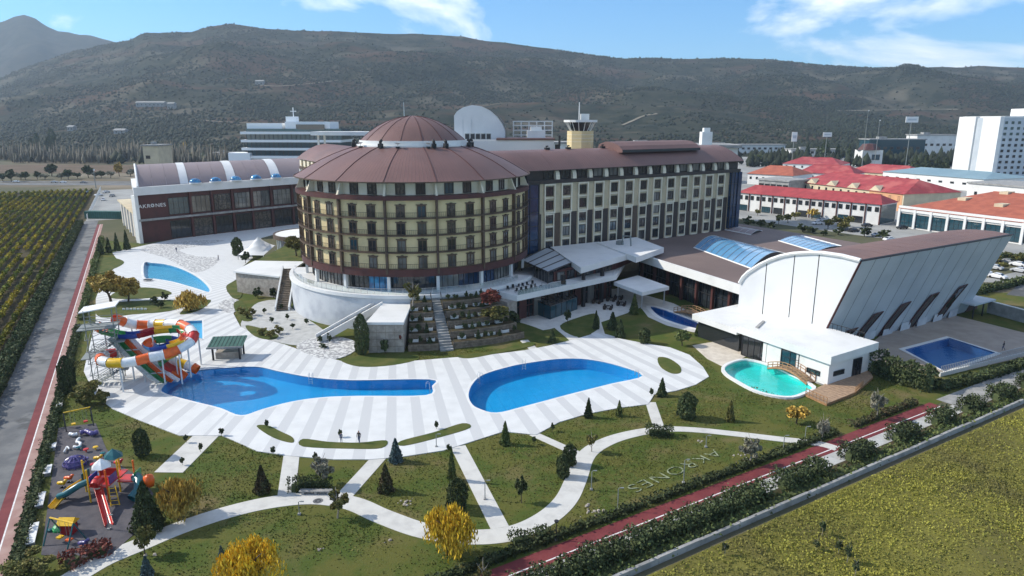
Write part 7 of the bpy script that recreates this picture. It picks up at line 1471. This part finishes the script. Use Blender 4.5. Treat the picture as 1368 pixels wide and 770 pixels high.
# ------------------------------------------------------------------ lamps, rocks, furniture
def lamp(px, py, hpx, label, kind=0):
    p = P(px, py); h = AT(px, py-hpx, p.y).z; t = thing('street_lamp', label, 'lamp', p); b = MB()
    if kind == 0: b.tube([(0, 0, 0), (0, 0, h*.86)], [.07, .045], 6); b.build('post', 'dark_frame', t, local=True); b = MB(); b.lathe([(.05, h*.86), (.2, h*.9), (.24, h*.97), (0, h)], (0, 0), n=8); b.build('lantern', 'dark_frame', t, local=True)
    else: b.tube([(0, 0, 0), (0, 0, h*.95), (.12, 0, h), (.3, 0, h)], [.06, .045, .04, .04], 6); b.build('post', 'galv', t, local=True); b = MB(); b.box((.4, 0, h), (.34, .16, .07)); b.build('head', 'galv', t, local=True)
    b = MB(); b.box((0, 0, .1), (.3, .3, .2)); b.build('foot', 'concrete', t, local=True)
for px, py, h, l, k in ((743, 722, 27, 'black lamp post by the clipped hedge at the bottom centre', 0), (825, 682, 30, 'thin curved lamp post left of the lawn lettering', 1), (913, 646, 32, 'thin lamp post in the middle of the lawn lettering', 1), (943, 598, 16, 'short lamp post at the top of the lettering lawn', 1), (400, 688, 18, 'short lamp post on the path left of the bench', 1), (146, 708, 20, 'thin lamp post at the playground edge', 1), (583, 598, 18, 'thin lamp post at the terrace rim above the blue spruce', 1), (1046, 604, 22, 'thin lamp post by the right red path', 1), (1075, 590, 20, 'thin lamp post near the red path crossing', 1), (790, 655, 26, 'thin lamp post on the right of the curving path', 1), (648, 668, 26, 'thin lamp post right of the straight white path', 1)): lamp(px, py, h, l, k)
def rocks(label, px, py, n, r):
    p = P(px, py); t = thing('rock_pile', label, 'rocks', p)
    for i in range(n):
        b = MB(); x, y = random.gauss(0, r), random.gauss(0, r); s = random.uniform(.08, .24); k = [(x+math.cos(a)*s*random.uniform(.7, 1.2), y+math.sin(a)*s*random.uniform(.7, 1.2)) for a in np.linspace(0, 5.3, 6)]
        b.add([(u, v, .0) for u, v in k]+[(x+(u-x)*.7, y+(v-y)*.7, s*.7) for u, v in k]+[(x, y, s*.9)], [(j, (j+1) % 6, (j+1) % 6+6, j+6) for j in range(6)]+[(j+6, (j+1) % 6+6, 12) for j in range(6)]); b.build('rock', 'stone_clad', t, local=True)
for a in (('pile of pale rocks on the lawn left of the lettering', 788, 682, 14, .7), ('pale rocks round the bare shrub at the right', 990, 612, 12, .7), ('few rocks on the lawn left of the dark column shrub', 545, 672, 9, .5), ('pale stone at the bottom lawn', 516, 723, 2, .2), ('pale stones on the lawn by the lower path', 428, 738, 4, .3), ('pale stones near the playground path', 202, 742, 4, .3), ('pale stones near the right pool lawn', 935, 590, 4, .3)): rocks(*a)
for i, (px, py) in enumerate(((797, 405), (816, 402), (830, 408), (812, 413), (826, 400))):
    p = P(px, py, .08); t = thing('garden_table', 'dark round table with chairs on the lobby plaza, %s' % ('leftmost', 'middle back', 'rightmost', 'nearest', 'furthest')[i], 'table', p, 'tables on the lobby plaza'); b = MB(); b.lathe([(.55, .72), (.55, .76), (0, .76)], (0, 0), n=14); b.build('top', 'dark_frame', t, local=True); b = MB(); b.tube([(0, 0, 0), (0, 0, .72)], .06, 6); b.lathe([(.3, .0), (.3, .03), (0, .03)], (0, 0), n=10); b.build('pedestal', 'dark_frame', t, local=True)
    for k in range(4): a = k*PI/2+.5; b = MB(); b.box((.95*math.cos(a), .95*math.sin(a), .25), (.5, .5, .5), a); b.box((1.18*math.cos(a), 1.18*math.sin(a), .62), (.08, .5, .5), a); b.build('chair_frame', 'dark_brown', t, local=True)
for i in range(12):
    s_, o_ = 1.5+1.05*(i % 6)*1.3, -2.0-2.6*(i//6); p = TP(s_, o_, 6.2); t = thing('terrace_chair', 'dark chair on the lobby terrace, %s row, %s from the left' % (('front', 'back')[i//6], ORD[i % 6]), 'chair', p, 'chairs on the lobby terrace', rz=random.random()*6); b = MB(); b.box((0, 0, .42), (.5, .5, .1)); b.build('seat', 'dark_brown', t, local=True); b = MB(); b.box((-.24, 0, .75), (.06, .5, .6)); b.build('backrest', 'black', t, local=True); b = MB(); [b.box((x, y, .2), (.05, .05, .4)) for x in (-.2, .2) for y in (-.2, .2)]; b.build('leg', 'black', t, local=True)
p = P(377, 372); sp = P(196, 375)
t = thing('sun_shade', 'small dark table beside the upper pale pool', 'table', P(198, 376)); b = MB(); b.box((0, 0, .5), (2.0, 1.2, .1)); b.build('top', 'dark_frame', t, local=True); b = MB(); [b.box((x, y, .23), (.08, .08, .45)) for x in (-.8, .8) for y in (-.4, .4)]; b.build('leg', 'dark_frame', t, local=True)
p = P(180, 415); t = thing('garden_letters', 'small white lettering on the grass above the water slides', 'lettering', p)
for i in range(7): b = MB(); b.box((-2.4+.8*i, 0, .25), (.5, .25, .5+.12*(i % 2))); b.build('letter', 'white', t, local=True)
# service yard
p = P(140, 292); t = thing('green_container', 'dark green container at the head of the left road', 'container', p, rz=R(-5)); b = MB(); b.box((0, 0, 1.6), (16, 3, 3.1)); b.build('body', 'green_roof', t, local=True); b = MB(); [b.box((-7.5+i*1.0, -1.53, 1.6), (.1, .06, 2.8)) for i in range(16)]; b.build('rib', 'p_teal', t, local=True)
fc = thing('yard_fence', 'pale fence between the vineyard end and the service yard', 'fence', LP(LEN_L+60, -5.5)); mb = MB()
for i in range(40): q = LP(LEN_L+16+i*3.8, -5.5); post(mb, q.x, q.y, 0, 2.4, .1)
mb.build('post', 'white', fc); mb = MB(); [mb.wallbox(LP(LEN_L+16, -5.5), LP(LEN_L+164, -5.5), z, z+.1, .06) for z in (.8, 1.5, 2.3)]; mb.build('rail', 'white', fc)
# ------------------------------------------------------------------ cars
def car_parts(colour):
    s = [(-2.1, .35), (-2.15, .75), (-1.9, .92), (-1.35, .98), (-.75, 1.42), (.55, 1.45), (1.25, 1.0), (1.95, .88), (2.15, .6), (2.1, .35)]; n = len(s); b = MB(); ins = lambda z: .86 if z < 1.1 else .68
    b.add([(x, -ins(z), z) for x, z in s]+[(x, ins(z), z) for x, z in s], [tuple(range(n))[::-1], tuple(range(n, 2*n))]+[(i, i+1, i+1+n, i+n) for i in range(n-1)]+[(n-1, 0, n, 2*n-1)]); body = b.mesh('body', colour)
    g = MB()
    for sg in (-1, 1): g.quad((-1.2, sg*.83, 1.04), (1.1, sg*.83, 1.04), (.5, sg*.715, 1.38), (-.72, sg*.715, 1.38))
    g.quad((1.22, -.7, 1.04), (1.22, .7, 1.04), (.60, .6, 1.42), (.60, -.6, 1.42)); g.quad((-1.36, -.7, 1.02), (-1.36, .7, 1.02), (-.80, .6, 1.41), (-.80, -.6, 1.41)); gl = g.mesh('window', 'glass_dark')
    w = MB(); w.tube([(0, -.11, 0), (0, .11, 0)], .33, 12); l = MB(); l.box((2.1, -.55, .68), (.12, .35, .14)); l.box((2.1, .55, .68), (.12, .35, .14))
    return body, gl, w.mesh('wheel', 'tyre'), l.mesh('headlight', 'glass_sheen')
_cp_ = {c: car_parts(c) for c in ('car_white', 'car_grey', 'car_black', 'car_red', 'car_blue', 'car_silver')}
def car(px, py, colour, rz, label, group, base=None):
    b, g, w, l = _cp_[colour]; t = thing('parked_car' if 'highway' not in label else 'car', label, 'car', base or P(px, py, .05), group, rz=rz); put('body', b, t); put('window', g, t); put('headlight', l, t)
    for x in (-1.35, 1.35):
        for y in (-.8, .8): put('wheel', w, t, (x, y, .33))
for px, py, c_, l in ((1332, 372, 'car_white', 'white car nearest the hall in the right car park'), (1312, 366, 'car_white', 'white car partly behind the hall corner'), (1328, 360, 'car_silver', 'silver car in the second row of the right car park'), (1360, 356, 'car_white', 'white car at the right edge of the second row'), (1345, 352, 'car_grey', 'grey car in the third row of the right car park'), (1362, 364, 'car_silver', 'silver car at the right edge near the olive trees')): car(px, py, c_, HA+PI/2, l, 'cars in the right car park')
for px, py, c_, l in ((1092, 300, 'car_white', 'white car in the shop car park left of the olive trees'), (1140, 310, 'car_black', 'black car below the olive trees of the shop car park'), (1128, 308, 'car_grey', 'grey car below the olive trees of the shop car park'), (1022, 281, 'car_black', 'black car parked at the left end of the shop row'), (1172, 316, 'car_silver', 'silver car at the right end of the shop car park'), (1188, 322, 'car_white', 'white car nearest the mall'), (1205, 306, 'car_black', 'black car between the shop row and the mall'), (1098, 296, 'car_silver', 'silver car in front of the shop doors'), (1158, 303, 'car_black', 'black car at the right shop doors'), (1220, 322, 'car_white', 'white car before the mall windows')): car(px, py, c_, R(15), l, 'cars in the shop car park')
for i in range(46):
    px = random.uniform(1000, 1240); py = random.uniform(205, 222); car(px, py, random.choice(list(_cp_)), random.choice((R(10), R(100))), 'small car in the distant car park behind the red roofs', 'cars in the distant car park')
for px, y, c_, l in ((60, 470, 'car_silver', 'silver car on the highway, left one'), (72, 468, 'car_white', 'white van like car on the highway'), (100, 466, 'car_grey', 'grey car on the highway near the mast'), (8, 473, 'car_white', 'white car on the highway at the left edge')): car(0, 0, c_, R(179), l, 'cars on the highway', Vector(((px-684)/912*y*_cp, y, .08)))
for i, (px, py) in enumerate(((132, 262), (142, 258), (150, 263), (138, 268), (118, 259))): car(px, py, ['car_white', 'car_silver', 'car_grey', 'car_white', 'car_black'][i], R(60+20*i), 'parked car in the service yard, %s' % ('nearest the fence', 'furthest away', 'on the right', 'nearest the container', 'next to the mast')[i], 'cars in the service yard')
# ------------------------------------------------------------------ people
def person(px, py, h, label, face, cloth='cloth_dark', stride=.18):
    J = {'pel': (0, 0, .93), 'chest': (0, .0, 1.30), 'neck': (0, 0, 1.47), 'head': (0, .02, 1.60), 'top': (0, .01, 1.72), 'hl': (-.1, 0, .9), 'kl': (-.11, stride*.6, .5), 'al': (-.11, stride*.4, .08), 'tl': (-.12, stride*.4+.14, .04), 'hr': (.1, 0, .9), 'kr': (.11, -stride*.1, .48), 'ar': (.11, -stride, .09), 'tr': (.12, -stride+.13, .04), 'sl': (-.19, 0, 1.4), 'el': (-.25, -.06, 1.13), 'wl': (-.24, .06, .88), 'fl': (-.23, .08, .79), 'sr': (.19, 0, 1.4), 'er': (.25, .04, 1.13), 'wr': (.24, .14, .9), 'fr': (.23, .17, .81)}
    Rr = {'pel': .15, 'chest': .16, 'neck': .06, 'head': .105, 'top': .07, 'hl': .1, 'kl': .065, 'al': .045, 'tl': .04, 'hr': .1, 'kr': .065, 'ar': .045, 'tr': .04, 'sl': .07, 'el': .05, 'wl': .035, 'fl': .035, 'sr': .07, 'er': .05, 'wr': .035, 'fr': .035}
    E_ = [('pel', 'chest'), ('chest', 'neck'), ('neck', 'head'), ('head', 'top')]+[(a+s, b+s) for s in 'lr' for a, b in (('h', 'k'), ('k', 'a'), ('a', 't'), ('s', 'e'), ('e', 'w'), ('w', 'f'))]+[('pel', 'hl'), ('pel', 'hr'), ('chest', 'sl'), ('chest', 'sr')]
    ks = list(J); me = bpy.data.meshes.new('body'); me.from_pydata([J[k] for k in ks], [(ks.index(a), ks.index(b)) for a, b in E_], []); o = bpy.data.objects.new('body', me); col.objects.link(o)
    md = o.modifiers.new('skin', 'SKIN'); [setattr(v, 'radius', (Rr[ks[i]], Rr[ks[i]]*(.7 if ks[i] in ('chest', 'pel') else 1))) for i, v in enumerate(me.skin_vertices[0].data)]; me.skin_vertices[0].data[0].use_root = True; o.modifiers.new('sub', 'SUBSURF').levels = 1
    dg = bpy.context.evaluated_depsgraph_get(); dg.update(); m2 = bpy.data.meshes.new_from_object(o.evaluated_get(dg)); bpy.data.objects.remove(o); m2.materials.clear(); [m2.materials.append(M[q]) for q in (cloth, 'skin', 'hair', 'cloth_blue')]
    for f in m2.polygons: c_ = f.center; f.material_index = 2 if (c_.z > 1.66 or (c_.z > 1.55 and c_.y < 0)) else 1 if (c_.z > 1.47 or (.7 < c_.z < .87 and abs(c_.x) > .19)) else 3 if c_.z < .92 else 0; f.use_smooth = True
    p = P(px, py, .13); t = thing('person', label, 'person', p, rz=face, sc=h/1.75); put('body', m2, t); return t
person(480, 592, 1.75, 'person in dark clothes walking on the lower terrace between the pools', R(160))
person(456, 591, 1.35, 'smaller person standing near the walker on the lower terrace', R(200), 'cloth_blue', .05)
person(292, 348, 1.75, 'person in dark clothes on the upper plaza near the pale pool', R(90))
person(236, 337, 1.75, 'person in dark clothes on the stone mosaic before the banquet hall', R(190), 'cloth_blue', .1)
person(1340, 468, 1.75, 'person bending at the far edge of the hall pool', R(60), 'cloth_dark', .3)
# ------------------------------------------------------------------ haze
mb = MB(); mb.hexa([(-6150, -480, -8), (6150, -480, -8), (6150, 9200, -8), (-6150, 9200, -8)], [(-6150, -480, 900), (6150, -480, 900), (6150, 9200, 900), (-6150, 9200, 900)])
m = bpy.data.materials.new('haze'); m.use_nodes = True; M['haze'] = m; t = m.node_tree; t.nodes.clear(); o = node(t, 'ShaderNodeOutputMaterial'); v = node(t, 'ShaderNodeVolumePrincipled'); v.inputs['Color'].default_value = (0.68, 0.84, 1.0, 1); v.inputs['Density'].default_value = 0.000095; v.inputs['Anisotropy'].default_value = 0.2; t.links.new(v.outputs[0], o.inputs['Volume'])
tag(mb.build('haze', 'haze'), 'thin blue haze in the air over the valley', 'haze', kind='stuff')
scn.cycles.volume_bounces = 0; scn.cycles.max_bounces = 6; scn.cycles.transparent_max_bounces = 12
